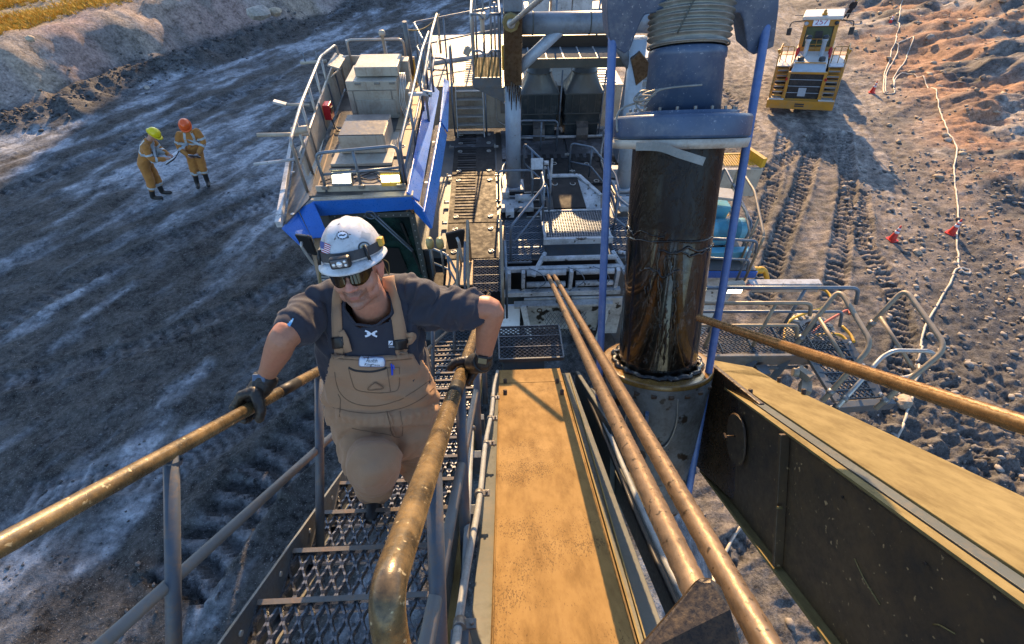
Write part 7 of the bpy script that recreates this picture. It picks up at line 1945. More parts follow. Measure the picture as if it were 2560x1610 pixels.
# watch on the left wrist
d = (WL - EL).normalized(); wc_ = WL - d * 0.035
m = MB(); m.lathe(wc_ - d * 0.011, d, [(0, 0.035), (0, 0.039), (0.022, 0.039), (0.022, 0.035)], 28); wb = m.build('watch_band', M_black, man)
nrm_ = (CF - d * CF.dot(d)).normalized(); sx_ = d.cross(nrm_).normalized(); RM = Matrix((sx_, d, nrm_)).transposed()
m = MB(); m.box(wc_ + nrm_ * 0.040, (0.050, 0.042, 0.014), RM); wo = m.build('watch_case', M_black, wb, 0.005)
m = MB(); m.box(wc_ + nrm_ * 0.0478, (0.036, 0.026, 0.002), RM); m.build('watch_face', plain('watch_face', (0.26, 0.22, 0.12), 0.15), wb, 0.0005)
m = MB(); m.cyl(rq + rdL * 0.05 + CR * 0.07, rq + rdL * 0.05 + CR * 0.11, 0.012, 0.012, 12); m.build('rail_bolt', M_yellow, rrail)
# boots
M_boot = plain('black_rubber_boot', (0.015, 0.015, 0.016), 0.5)
for fp_, yy in ((FR_, 1.0), (FL_, 1.9)):
    m = MB(); b = Vector((fp_.x, fp_.y, fp_.z)); zb = 15.3 - SL * b.y + 0.06
    limb(m, [b + Vector((0, 0.02, 0)), Vector((b.x, b.y + 0.03, zb + 0.05)), Vector((b.x, b.y - 0.14, zb + 0.03))], [0.060, 0.052, 0.042]); mesh_obj('boot', remesh(m, 0.008, 3), M_boot, man)

# ------------------------------------------------------------------ two workers on the bench and one far away
M_orsuit = cloth_mat('orange_coverall', (0.40, 0.17, 0.04), (0.48, 0.23, 0.07), 90, (0.22, 0.10, 0.03), 0.4, 0.9, 6)
M_refl = plain('reflective_tape', (0.42, 0.48, 0.52), 0.35)
M_ylh = plain('yellow_hard_hat', (0.72, 0.58, 0.01), 0.3); M_orh = plain('orange_hard_hat', (0.75, 0.10, 0.015), 0.3)
M_skin2 = plain('face_skin', (0.42, 0.22, 0.15), 0.6); M_paper = plain('white_paper', (0.72, 0.76, 0.82), 0.7); M_gv = plain('grey_glove', (0.40, 0.40, 0.38), 0.8)
def hat(parent, c, up, fwd, s, mat, nm='hard_hat'):
    up = up.normalized(); fwd = (fwd - up * fwd.dot(up)).normalized(); x = fwd.cross(up); RM = Matrix((x, fwd, up)).transposed(); m = MB(); vs = []; fs = []; n = 28
    for i in range(9):
        el = R(90) * i / 8
        for j in range(n):
            a = 2 * math.pi * j / n; rx = 0.118 * math.cos(el) ** 0.85; px_ = rx * math.sin(a); py_ = rx * 1.15 * math.cos(a)
            rdg = 0.006 * (math.exp(-(px_ / 0.012) ** 2) + math.exp(-((abs(px_) - 0.04) / 0.010) ** 2)) * math.sin(el)
            vs.append(c + RM @ Vector((px_, py_, 0.125 * math.sin(el) + rdg)) * s)
    for i in range(8):
        for j in range(n): fs.append((i * n + j, i * n + (j + 1) % n, (i + 1) * n + (j + 1) % n, (i + 1) * n + j))
    k = len(vs)
    for o_, dz in ((0.0, 0.0), (0.016, -0.006), (0.014, -0.012)):
        for j in range(n):
            a = 2 * math.pi * j / n; e = o_ * (1 + 2.2 * max(0, math.cos(a)) ** 1.5); vs.append(c + RM @ Vector(((0.118 + e) * math.sin(a), (0.136 + e) * math.cos(a), dz)) * s)
    for q in range(2):
        for j in range(n): fs.append((k + q * n + j, k + (q + 1) * n + j, k + (q + 1) * n + (j + 1) % n, k + q * n + (j + 1) % n))
    m.add(vs, fs, True); o = m.build(nm, mat, parent); md = o.modifiers.new('s', 'SOLIDIFY'); md.thickness = 0.004 * s; return o
def worker(foot, face_ang, J, hatmat, label, s=1.0, paper=True, suit=None, group='people on the pit floor', voxel=0.016, boots=M_boot, tape=True):
    """J: joints in the figure's own frame (x to its left, y forward, z up)"""
    w = thing('person', label, 'person', foot, 0, group)
    f = Vector((math.sin(face_ang), math.cos(face_ang), 0)); l = Vector((-f.y, f.x, 0)); foot = Vector(foot)
    W = lambda p: foot + (l * p[0] + f * p[1] + Vector((0.20 * p[2], 0, p[2]))) * s
    up_t = (W(J['neck']) - W(J['hip'])).normalized(); fw = up_t.cross(-l).normalized()
    if fw.dot(f) < 0: fw = -fw
    # head with face
    m = MB(); hd_ = W(J['head']); hup = (hd_ - W(J['neck'])).normalized(); hf = (f * math.cos(J['nod']) - Vector((0, 0, 1)) * math.sin(J['nod'])).normalized(); hup = (Vector((0, 0, 1)) * math.cos(J['nod']) + f * math.sin(J['nod'])).normalized()
    RM = Matrix((-hf.cross(hup) * -1, hf, hup)).transposed()
    m.sphere(hd_, (0.075 * s, 0.095 * s, 0.115 * s), RM, 16, 12); m.sphere(hd_ + hf * 0.095 * s - hup * 0.02 * s, (0.016 * s, 0.018 * s, 0.024 * s), RM); m.sphere(hd_ + hf * 0.05 * s - hup * 0.085 * s, (0.045 * s, 0.045 * s, 0.035 * s), RM)
    for q in (-1, 1): m.sphere(hd_ + l * 0.078 * q * s - hup * 0.02 * s, (0.012 * s, 0.02 * s, 0.03 * s), RM)
    limb(m, [hd_ - hup * 0.06 * s, W(J['neck'])], [0.055 * s, 0.06 * s])
    for q, g_ in (('l', 1), ('r', -1)): limb(m, [W(J['neck']) - Vector((0, 0, 0.05)), W(J['neck']) - up_t * 0.06 * s + l * 0.185 * g_ * s, W(J['el' + q]), W(J['wr' + q])], [0.04 * s, 0.035 * s, 0.03 * s, 0.025 * s])
    # hands with separate fingers
    for q in ('l', 'r'):
        wr, hn = W(J['wr' + q]), W(J['hand' + q]); dd = (hn - wr).normalized(); sd = dd.cross(Vector((0, 0, 1))).normalized()
        limb(m, [wr - dd * 0.04 * s, wr, wr + dd * 0.07 * s], [0.030 * s, 0.028 * s, 0.034 * s])
        for k in range(4):
            b = wr + dd * 0.07 * s + sd * (k - 1.5) * 0.019 * s; m.tube([b, b + dd * 0.04 * s, b + dd * 0.065 * s - Vector((0, 0, 0.025 * s))], [0.010 * s, 0.0095 * s, 0.008 * s], 8)
        b = wr + dd * 0.03 * s + sd * 0.03 * s * (1 if q == 'l' else -1); m.tube([b, b + (dd + sd * (0.8 if q == 'l' else -0.8)) * 0.035 * s, b + (dd + sd * (0.6 if q == 'l' else -0.6)) * 0.055 * s], [0.013 * s, 0.011 * s, 0.009 * s], 8)
    mm_ = remesh(m, 0.008 * s if voxel < 0.02 else 0.014, 2); mesh_obj('body', mm_, M_skin2, w)
    # coverall
    m = MB()
    hp, nk = W(J['hip']), W(J['neck']); ch = hp.lerp(nk, 0.72)
    loft(m, [(hp - up_t * 0.08 * s, l * 0.165 * s, fw * 0.125 * s), (hp + up_t * 0.05 * s, l * 0.17 * s, fw * 0.13 * s), (hp.lerp(nk, 0.4), l * 0.165 * s, fw * 0.125 * s), (ch, l * 0.20 * s, fw * 0.13 * s), (nk - up_t * 0.03 * s, l * 0.15 * s, fw * 0.09 * s), (nk + up_t * 0.03 * s, l * 0.07 * s, fw * 0.065 * s)], 24)
    for q, sg_ in (('l', 1), ('r', -1)):
        sh_ = nk - up_t * 0.06 * s + l * 0.185 * sg_ * s; el_ = W(J['el' + q]); wr = W(J['wr' + q])
        limb(m, [sh_, el_, wr], [0.075 * s, 0.060 * s, 0.048 * s])
        hj = hp + l * 0.09 * sg_ * s - up_t * 0.05 * s; kn = W(J['kn' + q]); an = W(J['an' + q])
        limb(m, [hj, kn, kn.lerp(an, J.get('hem', 0.55))], [0.11 * s, 0.090 * s, 0.088 * s])
    su = remesh(m, voxel * s, 3); displace(su, lambda p, n: 0.014 * s * max(0, folds(p, 9 / s, Vector((0.8, 0.2, 0.3)).normalized(), 0.4)) - 0.004 * s); so_ = mesh_obj('coverall', su, suit or M_orsuit, w)
    bv = bvh_of(su)
    def ringtape(a, b, t, r, nm='reflective_band'):
        a = Vector(a); b = Vector(b); c = a.lerp(b, t); d = (b - a).normalized(); mb = MB(); u1 = d.orthogonal().normalized(); u2 = d.cross(u1); pr = []
        for k in range(24):
            an_ = 2 * math.pi * k / 24; dirv = u1 * math.cos(an_) + u2 * math.sin(an_); h_ = bv.ray_cast(c + dirv * 0.4 * s, -dirv, 0.6 * s); pr.append((h_[0] if h_[0] is not None else c + dirv * r) + dirv * 0.006 * s)
        vs = []; fs = []
        for p in pr: vs += [p - d * 0.025 * s, p + d * 0.025 * s]
        for k in range(24): k2 = (k + 1) % 24; fs.append((2 * k, 2 * k2, 2 * k2 + 1, 2 * k + 1))
        mb.add(vs, fs, True); o = mb.build(nm, M_refl, w); return o
    if tape:
        for q in ('l', 'r'):
            ringtape(W(J['kn' + q]), W(J['an' + q]), J.get('hem', 0.55) - 0.04, 0.09 * s); ringtape(nk - up_t * 0.06 * s + l * 0.185 * (1 if q == 'l' else -1) * s, W(J['el' + q]), 0.7, 0.06 * s); ringtape(W(J['el' + q]), W(J['wr' + q]), 0.35, 0.06 * s)
        ringtape(hp, nk, 0.45, 0.16 * s)
        for sg_ in (-1, 1):
            for rev in (1, -1):
                vs = []; fs = []
                for k in range(11):
                    t = 0.45 + 0.62 * k / 10; c = hp.lerp(nk, t) + l * 0.095 * sg_ * s * (1 - 0.25 * max(0, t - 0.8) * 5)
                    for e in (-0.024, 0.024):
                        o0_ = c + l * e * s + fw * 0.4 * rev * s; h_ = bv.ray_cast(o0_, -fw * rev, 0.7 * s); vs.append((h_[0] if h_[0] is not None else c + fw * 0.10 * rev * s) + fw * 0.006 * rev * s)
                for k in range(10): fs.append((2 * k, 2 * k + 1, 2 * k + 3, 2 * k + 2))
                mb = MB(); mb.add(vs, fs, True); mb.build('reflective_brace', M_refl, w)
    for q in ('l', 'r'):
        kn, an = W(J['kn' + q]), W(J['an' + q]); m = MB(); limb(m, [kn.lerp(an, 0.5), an], [0.062 * s, 0.055 * s]); limb(m, [an + Vector((0, 0, -0.02 * s)), an + f * 0.07 * s + Vector((0, 0, -0.045 * s)), an + f * 0.17 * s + Vector((0, 0, -0.05 * s))], [0.055 * s, 0.048 * s, 0.042 * s]); mesh_obj('boot', remesh(m, 0.012 * s, 2), boots, w)
    hat(w, hd_ + hup * 0.035 * s, hup, hf, s, hatmat)
    return w, W, f, l
fA = Pg(402, 494, BENCH); 
fB = Pg(508, 464, BENCH)
JA = dict(hip=(0, -0.06, 0.96), neck=(0, 0.17, 1.42), head=(0, 0.30, 1.55), nod=0.85, ell=(0.26, 0.22, 1.12), elr=(-0.26, 0.20, 1.12), wrl=(0.12, 0.42, 1.02), wrr=(-0.12, 0.40, 1.02), handl=(0.05, 0.52, 1.0), handr=(-0.05, 0.50, 1.0), knl=(0.10, 0.0, 0.52), knr=(-0.10, -0.05, 0.52), anl=(0.11, 0.02, 0.11), anr=(-0.11, -0.12, 0.11), hem=0.45)
wa, WA, fa_, la_ = worker(fA, R(82), JA, M_ylh, 'stooping worker in orange coveralls and yellow hard hat reading an open book', 1.02)
M_bk = plain('book_cover', (0.03, 0.03, 0.04), 0.5)
def book(name, label, c, x, y, n, w, h, group=None):
    t_ = thing(name, label, 'notebook', c, 0, group); RM = Matrix((x, y, n)).transposed()
    m = MB(); m.box(c, (w, h, 0.02), RM); m.build('cover', M_bk, t_, 0.003)
    m = MB(); m.box(c + n * 0.014 - x * w * 0.24, (w * 0.46, h * 0.94, 0.010), RM @ Matrix.Rotation(0.12, 3, 'Y')); m.build('page', M_paper, t_, 0.002)
    m = MB(); m.box(c + n * 0.014 + x * w * 0.24, (w * 0.46, h * 0.94, 0.010), RM @ Matrix.Rotation(-0.12, 3, 'Y')); m.build('page', M_paper, t_, 0.002)
n_ = (Vector((0, 0, 1)) - fa_ * 0.5).normalized(); book('open_book', 'open white book held by the worker in the yellow hard hat', WA((0, 0.55, 0.98)), la_, n_.cross(la_), n_, 0.44, 0.26, 'books held by the workers')
JB = dict(hip=(0, -0.04, 0.98), neck=(0, 0.08, 1.47), head=(0, 0.16, 1.63), nod=0.75, ell=(0.27, 0.10, 1.16), elr=(-0.27, 0.08, 1.16), wrl=(0.13, 0.27, 0.98), wrr=(-0.13, 0.27, 0.98), handl=(0.05, 0.34, 0.95), handr=(-0.05, 0.34, 0.95), knl=(0.10, 0.04, 0.54), knr=(-0.10, 0.04, 0.54), anl=(0.12, 0.0, 0.11), anr=(-0.12, 0.0, 0.11), hem=0.35)
wb_, WB_, fb_, lb_ = worker(fB, R(158), JB, M_orh, 'upright worker in orange coveralls and orange-red hard hat looking down at a pad', 1.0)
n_ = (Vector((0, 0, 1)) - fb_ * 0.7 + lb_ * 0.3).normalized(); xx_ = (lb_ - n_ * lb_.dot(n_)).normalized(); book('note_pad', 'narrow white pad held by the worker in the orange-red hard hat', WB_((0.03, 0.36, 0.95)), xx_, n_.cross(xx_), n_, 0.20, 0.30, 'books held by the workers')
fC = Pg(2112, 48, FLOOR)
JC = dict(hip=(0, 0, 0.95), neck=(0, 0, 1.45), head=(0, 0.02, 1.62), nod=0.1, ell=(0.27, -0.05, 1.15), elr=(-0.27, -0.05, 1.15), wrl=(0.22, 0.08, 0.95), wrr=(-0.22, 0.08, 0.95), handl=(0.2, 0.12, 0.88), handr=(-0.2, 0.12, 0.88), knl=(0.12, 0.02, 0.5), knr=(-0.12, -0.02, 0.5), anl=(0.16, 0, 0.1), anr=(-0.16, 0, 0.1), hem=0.8)
worker(fC, R(200), JC, M_ylh, 'tiny far-off worker in dark clothes and yellow hat standing beyond the loader', 1.0, suit=cloth_mat('dark_workwear', (0.02, 0.018, 0.02), (0.04, 0.035, 0.035), 90, (0.05, 0.04, 0.03), 0.3), voxel=0.03, tape=False)

# ------------------------------------------------------------------ wheel loader
M_ly = paint('loader_yellow', (0.52, 0.235, 0.022), 0.45, 0, (0.30, 0.21, 0.13), 0.55, 1.6, 0.1)
M_lw = paint('dusty_white_panel', (0.62, 0.60, 0.56), 0.55, 0, (0.36, 0.28, 0.20), 0.4, 1.5, 0.1)
M_lg = paint('pale_blue_grey_panel', (0.40, 0.46, 0.52), 0.5, 0, (0.22, 0.20, 0.17), 0.35, 2, 0.1)
M_ld = paint('loader_dark', (0.03, 0.035, 0.04), 0.4, 0.1, (0.14, 0.13, 0.12), 0.4, 3, 0.1)
M_tyre = paint('dusty_tyre', (0.035, 0.033, 0.03), 0.9, 0, (0.22, 0.18, 0.14), 0.6, 2, 0.3)
M_lglass = plain('loader_cab_glass', (0.10, 0.12, 0.07), 0.12)
lp = Pz(1990, 292, FLOOR)
LH = R(-31)
ld_ = thing('wheel_loader', 'dusty yellow wheel loader seen from its radiator end, number plate above the cab window', 'wheel loader', (lp.x, lp.y, ground_z(lp.x, lp.y) - 0.02), LH)
ld_.rotation_euler = (0, R(-8), LH); ld_.scale = (1.02, 1.0, 0.97)
def lb(nm, mat, m, bev=0.02, par=None): return m.build(nm, mat, par or ld_, bev, local=True)
def lbox(nm, mat, c, s, rot=None, bev=0.02, par=None): return lb(nm, mat, MB().box(c, s, rot), bev, par)
W_ = 3.9
lbox('bumper', M_ly, (0, 0.15, 0.85), (W_, 0.5, 0.55)); lbox('bumper_slot', M_ld, (0.0, -0.11, 0.85), (0.55, 0.02, 0.22), None, 0.01)
lbox('slot_bar', M_ly, (0.0, -0.125, 0.85), (0.55, 0.02, 0.03), None, 0)
lbox('lower_step', M_lw, (-1.45, 0.35, 1.16), (0.9, 0.8, 0.06)); lbox('lower_step', M_lw, (1.45, 0.35, 1.16), (0.9, 0.8, 0.06))
# radiator
lbox('engine_body', M_ld, (0, 2.0, 1.75), (1.95, 3.4, 1.7), None, 0.05)
for c, s in (((-1.02, 0.25, 1.95), (0.16, 0.25, 1.85)), ((1.02, 0.25, 1.95), (0.16, 0.25, 1.85)), ((0, 0.25, 1.10), (1.88, 0.25, 0.14)), ((0, 0.25, 2.82), (1.88, 0.25, 0.12))): lbox('radiator_frame', M_ly, c, s)
lbox('radiator_core', M_ld, (0, 0.30, 1.96), (1.88, 0.05, 1.60), None, 0)
for k in range(9): lbox('grille_bar', M_ld, (-0.84 + k * 0.21, 0.24, 1.96), (0.03, 0.04, 1.6), None, 0)
for k in range(3): lbox('grille_rail', M_lg, (0, 0.215, 1.55 + k * 0.42), (1.86, 0.02, 0.03), None, 0)
lbox('number_panel', M_lg, (-0.05, 0.20, 1.6), (0.45, 0.02, 0.55), None, 0.01)
m = MB(); m.plate([(-0.98, 0.2, 2.88), (0.98, 0.2, 2.88), (0.85, 0.62, 3.28), (-0.85, 0.62, 3.28)], 0.05); lb('hood_front', M_lg, m)
m = MB(); m.plate([(-0.95, 0.6, 3.30), (0.95, 0.6, 3.30), (0.85, 2.9, 3.45), (-0.85, 2.9, 3.45)], 0.5); lb('hood', M_lw, m)
lbox('hood_trim', M_ly, (0, 0.60, 3.33), (1.75, 0.12, 0.05))
for x in (-0.6, 0.6):
    m = MB(); m.lathe((x, 1.05, 3.30), (0, 0, 1), [(0, 0.19), (0.22, 0.19), (0.26, 0.15), (0.26, 0.0)], 16); lb('air_cap', M_ld, m, 0)
    m = MB(); m.lathe((x * 0.78, 1.9, 3.3), (0, 0, 1), [(0, 0.13), (0.95, 0.13), (1.0, 0.17), (1.15, 0.17), (1.2, 0.1), (1.2, 0)], 16); lb('exhaust_stack', M_lg if x else M_ld, m, 0)
    m = MB(); m.sphere((x * 0.78, 1.9, 4.5), (0.19, 0.19, 0.16)); lb('stack_cap', M_ld, m, 0)
    m = MB(); m.lathe((x * 1.55, 2.3, 3.2), (0, 0, 1), [(0, 0.11), (0.5, 0.11), (0.56, 0.05), (0.62, 0.05), (0.62, 0)], 12); lb('extinguisher', M_red, m, 0)
# side decks, ladders
for s in (-1, 1):
    lbox('side_deck', M_lw, (1.50 * s, 2.3, 2.95), (0.95, 2.4, 0.10)); lbox('fender', M_ly, (1.55 * s, 2.4, 2.55), (0.85, 2.5, 0.7), None, 0.08)
    lbox('deck_panel', M_lw if s < 0 else M_lg, (1.50 * s, 1.15, 3.05), (0.86, 0.75, 0.04))
    ladder_ = None
    for x in (1.12, 1.82):
        m = MB(); m.bar((x * s, 0.15, 1.15), (x * s, 0.95, 3.0), 0.07, 0.14, (0, -1, 0.4)); o = lb('ladder_side', M_ly, m, 0.01)
    for k in range(6):
        t = (k + 0.5) / 6; lbox('ladder_step', M_ly, (1.47 * s, 0.15 + 0.8 * t, 1.2 + 1.8 * t), (0.66, 0.22, 0.05), None, 0.01)
    for k in range(6):
        t = (k + 0.5) / 6; lbox('ladder_back', M_lg, (1.47 * s, 0.32 + 0.8 * t, 1.1 + 1.8 * t), (0.62, 0.03, 0.20), None, 0)
    m = MB(); m.tube(fillet([(1.88 * s, 0.1, 0.95), (1.90 * s, 0.1, 2.0), (1.90 * s, 1.0, 4.0), (1.90 * s, 2.6, 4.0), (1.90 * s, 2.6, 3.0)], 0.15), 0.035, 8); lb('handrail', M_ly, m, 0)
    m = MB(); m.tube([(1.90 * s, 1.0, 3.5), (1.90 * s, 2.6, 3.5)], 0.025, 8); lb('handrail', M_ly, m, 0)
    m = MB(); m.tube(fillet([(1.12 * s, 1.7, 3.0), (1.12 * s, 1.7, 4.0), (1.85 * s, 1.7, 4.0), (1.85 * s, 1.7, 3.0)], 0.1), 0.028, 8); lb('handrail', M_ly, m, 0)
    m = MB(); m.tube([(1.12 * s, 1.7, 3.5), (1.85 * s, 1.7, 3.5)], 0.022, 8); m.tube([(1.5 * s, 1.7, 3.0), (1.5 * s, 1.7, 4.0)], 0.022, 8); lb('handrail', M_ly, m, 0)
    lbox('tail_lamp', M_red, (1.10 * s, 0.10, 2.45), (0.12, 0.10, 0.16), None, 0.01); lbox('deck_lamp', M_ly, (1.95 * s, 1.2, 3.85), (0.16, 0.14, 0.26), Matrix.Rotation(0.3 * s, 3, 'Y'), 0.02)
    # cab mirrors
    m = MB(); m.tube(fillet([(0.95 * s, 3.4, 5.15), (1.75 * s, 3.1, 5.15), (1.78 * s, 3.05, 4.85)], 0.12), 0.035, 8); lb('mirror_arm', M_ld, m, 0); lbox('mirror', M_ld, (1.76 * s, 3.0, 4.60), (0.28, 0.10, 0.46), None, 0.03)
    # wheels
    for yy in (2.2, 6.4):
        c = Vector((1.62 * s, yy, 1.0)); R0 = 1.02
        prof = [(-0.36, 0.55), (-0.38, 0.85), (-0.33, 0.98), (0.33, 0.98), (0.38, 0.85), (0.36, 0.55)]
        m = MB(); m.lathe(c, (1, 0, 0), prof, 40); wt = lb('wheel', M_tyre, m, 0)
        m = MB()
        for k in range(26):
            a = 2 * math.pi * k / 26
            for q in (-1, 1):
                rt = Matrix.Rotation(-a, 3, 'X'); m.box(c + rt @ Vector((0.18 * q, 0.09 * q, R0 - 0.02)), (0.34, 0.13, 0.09), rt @ Matrix.Rotation(0.35 * q, 3, 'Z'))
        tr_ = m.build('tread_lugs', M_tyre, wt, 0, local=True); tr_['kind'] = 'stuff'
        m = MB(); m.lathe(c + Vector((0.20 * s, 0, 0)), (s, 0, 0), [(0, 0.56), (0.14, 0.54), (0.06, 0.42), (0.05, 0.2), (0.12, 0.18), (0.12, 0)], 28); m.build('rim', M_ly, wt, 0, local=True)
# cab
lbox('cab_base', M_ly, (0, 3.6, 3.3), (2.1, 1.7, 0.7), None, 0.04)
for x in (-0.90, 0.90):
    m = MB(); m.bar((x, 2.85, 3.4), (x * 0.97, 3.0, 5.25), 0.22, 0.18, (0, -1, 0)); lb('cab_pillar', M_ly, m); m = MB(); m.bar((x, 4.5, 3.4), (x, 4.4, 5.25), 0.16, 0.16, (0, -1, 0)); lb('cab_pillar', M_ly, m)
lbox('cab_header', M_ly, (0, 2.98, 5.12), (1.9, 0.18, 0.42)); lbox('cab_sill', M_ly, (0, 2.85, 3.62), (1.6, 0.16, 0.16))
m = MB(); m.plate([(-0.80, 2.93, 3.6), (0.80, 2.93, 3.6), (0.78, 3.04, 4.92), (-0.78, 3.04, 4.92)], 0.02); lb('rear_window', M_lglass, m, 0)
fr4 = [(-0.80, 2.90, 3.68), (0.80, 2.90, 3.68), (0.78, 3.01, 4.90), (-0.78, 3.01, 4.90)]
for a, b in zip(fr4, fr4[1:] + fr4[:1]):
    m = MB(); m.bar(a, b, 0.09, 0.04, (0, -1, 0)); lb('window_seal', M_ld, m, 0.01)
for s in (-1, 1): 
    m = MB(); m.plate([(0.98 * s, 3.0, 3.6), (0.98 * s, 4.4, 3.6), (0.96 * s, 4.4, 5.1), (0.96 * s, 3.1, 5.1)], 0.02, (s, 0, 0)); lb('side_window', M_lglass, m, 0)
lbox('seat_back', M_ld, (0.02, 2.905, 4.32), (0.42, 0.02, 0.62), None, 0.008)
for k in range(3):
    m = MB(); m.tube([(-0.55, 2.75, 3.55 + 0.32 * k), (0.55, 2.75, 3.55 + 0.32 * k)], 0.025, 8); lb('cab_guard_rail', M_ly, m, 0)
for x in (-0.55, 0.0, 0.55):
    m = MB(); m.tube([(x, 2.75, 3.3), (x, 2.75, 4.2)], 0.022, 8); lb('cab_guard_rail', M_ly, m, 0)
lbox('cab_roof', M_lw, (0, 3.75, 5.42), (2.25, 2.0, 0.22), None, 0.06)
for s in (-1, 1):
    m = MB(); m.sphere((0.85 * s, 2.86, 5.10), (0.13, 0.08, 0.12)); lb('work_lamp', M_ld if s > 0 else M_lg, m, 0); lbox('roof_lamp', M_ld, (0.9 * s + 0.5 * s, 3.3, 5.50), (0.5, 0.05, 0.04), None, 0)
lbox('beacon_base', M_ly, (0.05, 3.05, 5.60), (0.30, 0.25, 0.12), None, 0.02); m = MB(); m.lathe((0.05, 3.05, 5.62), (0, 0, 1), [(0, 0.10), (0.18, 0.09), (0.24, 0.04), (0.25, 0)], 12); lb('beacon', M_ly, m, 0)
sg_ = lbox('number_sign', M_print, (-0.02, 2.86, 5.16), (0.92, 0.04, 0.42), Matrix.Rotation(R(-18), 3, 'X'), 0.02)
pts, fs = text2d('257', 0.42, 0, 0, 0, 0, 1.15)
m = MB(); rt = Matrix.Rotation(R(-18), 3, 'X'); m.add([Vector((-0.02, 2.86, 5.16)) + rt @ Vector((a, -0.026, -b)) for a, b in pts], fs); me_ = m.mesh('sign_number', plain('purple_red_print', (0.38, 0.02, 0.10), 0.5)); o = bpy.data.objects.new('sign_number', me_); col.objects.link(o); o.parent = sg_
# front frame, arms and bucket beyond the cab
lbox('front_frame', M_ly, (0, 6.3, 1.7), (1.5, 3.4, 1.1), None, 0.06)
for s in (-1, 1):
    m = MB(); m.bar((0.62 * s, 5.2, 2.7), (0.75 * s, 8.2, 1.0), 0.28, 0.55); lb('lift_arm', M_ly, m, 0.04); lbox('front_fender', M_ly, (1.62 * s, 6.3, 2.2), (0.9, 1.7, 0.08), None, 0.03)
m = MB(); m.plate([(-2.2, 8.2, 1.7), (-2.2, 8.3, 0.3), (-2.2, 9.5, 0.15), (-2.2, 9.0, 0.5), (-2.2, 8.6, 1.5)], 4.4, (-1, 0, 0)); lb('bucket', M_ld, m, 0.03)

# ------------------------------------------------------------------ cones
M_cone = plain('cone_orange_red', (0.62, 0.035, 0.02), 0.5); M_cwhite = plain('cone_white_band', (0.75, 0.76, 0.80), 0.4)
def cone_(u, v, label, first=None):
    p = Pg(u, v, FLOOR)
    if first is None:
        c = thing('traffic_cone', label, 'traffic cone', (p.x, p.y, p.z), 0.3, 'traffic cones along the cable')
        m = MB(); m.plate([(x, y, 0.05) for x, y in rrect(0, 0, 0.44, 0.44, 0.2)], 0.05, (0, 0, 1)); m.build('base', M_cone, c, 0.008, local=True)
        m = MB(); m.lathe((0, 0, 0.05), (0, 0, 1), [(0, 0.165), (0.75, 0.035), (0.76, 0.0)], 28); bd = m.build('cone_body', M_cone, c, 0, local=True)
        for z0, z1 in ((0.36, 0.48), (0.54, 0.64)):
            rr = lambda z: 0.165 + (0.035 - 0.165) * (z - 0.0) / 0.75
            m = MB(); m.lathe((0, 0, 0.05), (0, 0, 1), [(z0, rr(z0)), (z0, rr(z0) + 0.004), (z1, rr(z1) + 0.004), (z1, rr(z1))], 28); m.build('white_band', M_cwhite, bd, 0, local=True)
        return c
    c = copy_tree(first); c.location = (p.x, p.y, p.z); c.rotation_euler = (0, 0, u * 0.1); c['label'] = label; return c
c0_ = cone_(2229, 600, 'red and white traffic cone standing alone on open ground, its long shadow pointing down')
cone_(2377, 584, 'red and white traffic cone standing right against the pale cable', c0_)
cone_(2179, 232, 'red and white traffic cone between the loader and the cable loops', c0_)
cone_(2223, 62, 'red and white traffic cone nearest the top, left of the cable', c0_)

# ------------------------------------------------------------------ trailing power cable
M_cable = paint('pale_dusty_cable', (0.55, 0.49, 0.40), 0.6, 0, (0.28, 0.22, 0.17), 0.35, 3, 0.15)
cab_ = thing('power_cable', 'pale trailing power cable snaking down the haul floor with loops', 'cable', Pg(2392, 500, FLOOR))
def cable(px, nm='cable', r=0.042, z0=FLOOR):
    P_ = [Pg(u, v, z0) for u, v in px]; S_ = spline(P_, 7); S_ = resample(S_, 0.35); zs = ground_zs([p.x for p in S_], [p.y for p in S_]); S_ = [Vector((p.x, p.y, max(z, 0) + r * 0.8)) for p, z in zip(S_, zs)]
    m = MB(); m.tube(S_, r, 10); return m.build(nm, M_cable, cab_)
cx = lambda l: [(1880 + a / 3.028, b / 3.028) for a, b in l]
cable(cx([(1128, -160), (1123, 0), (1115, 120), (1098, 230), (1090, 310), (1072, 345), (1040, 460), (1000, 560), (992, 690), (1020, 716), (1060, 712), (1078, 695), (1068, 612), (1100, 540), (1165, 450), (1183, 360), (1160, 330), (1110, 314)]))
cable(cx([(1085, 325), (1104, 380), (1060, 480), (1015, 560), (1008, 685), (1030, 700)]))
cable(cx([(1075, 690), (1078, 612), (1110, 578), (1190, 572), (1290, 620), (1370, 670), (1400, 770), (1430, 880), (1480, 990), (1530, 1080), (1550, 1150), (1535, 1230), (1530, 1330), (1545, 1440), (1550, 1514)]) +
      [(2080 + a / 5.408, 480 + b / 5.408) for a, b in [(1695, 200), (1705, 400), (1680, 560), (1680, 700), (1708, 850), (1698, 980), (1740, 1060), (1800, 1102), (1860, 1100), (1850, 1060), (1770, 1032), (1700, 1040), (1650, 1080), (1600, 1220), (1520, 1350), (1430, 1514)]] +
      [(2322, 797), (2306, 836), (2298, 888), (2288, 940), (2275, 1007), (2255, 1070), (2238, 1110), (2180, 1220), (2110, 1340)], r=0.04)
cable([(2110, 1340), (1990, 1300), (1900, 1290), (1848, 1322), (1806, 1397), (1780, 1500), (1800, 1700)], r=0.045)

# ------------------------------------------------------------------ small fittings that dirty and crowd the machine
def bolts(par, pts, n, r=0.014, h=0.012, mat=None, nm='bolt'):
    for p in pts:
        m = MB(); p = Vector(p); m.cyl(p, p + Vector(n).normalized() * h, r, r, 6); m.build(nm, mat or M_darkrust, par)
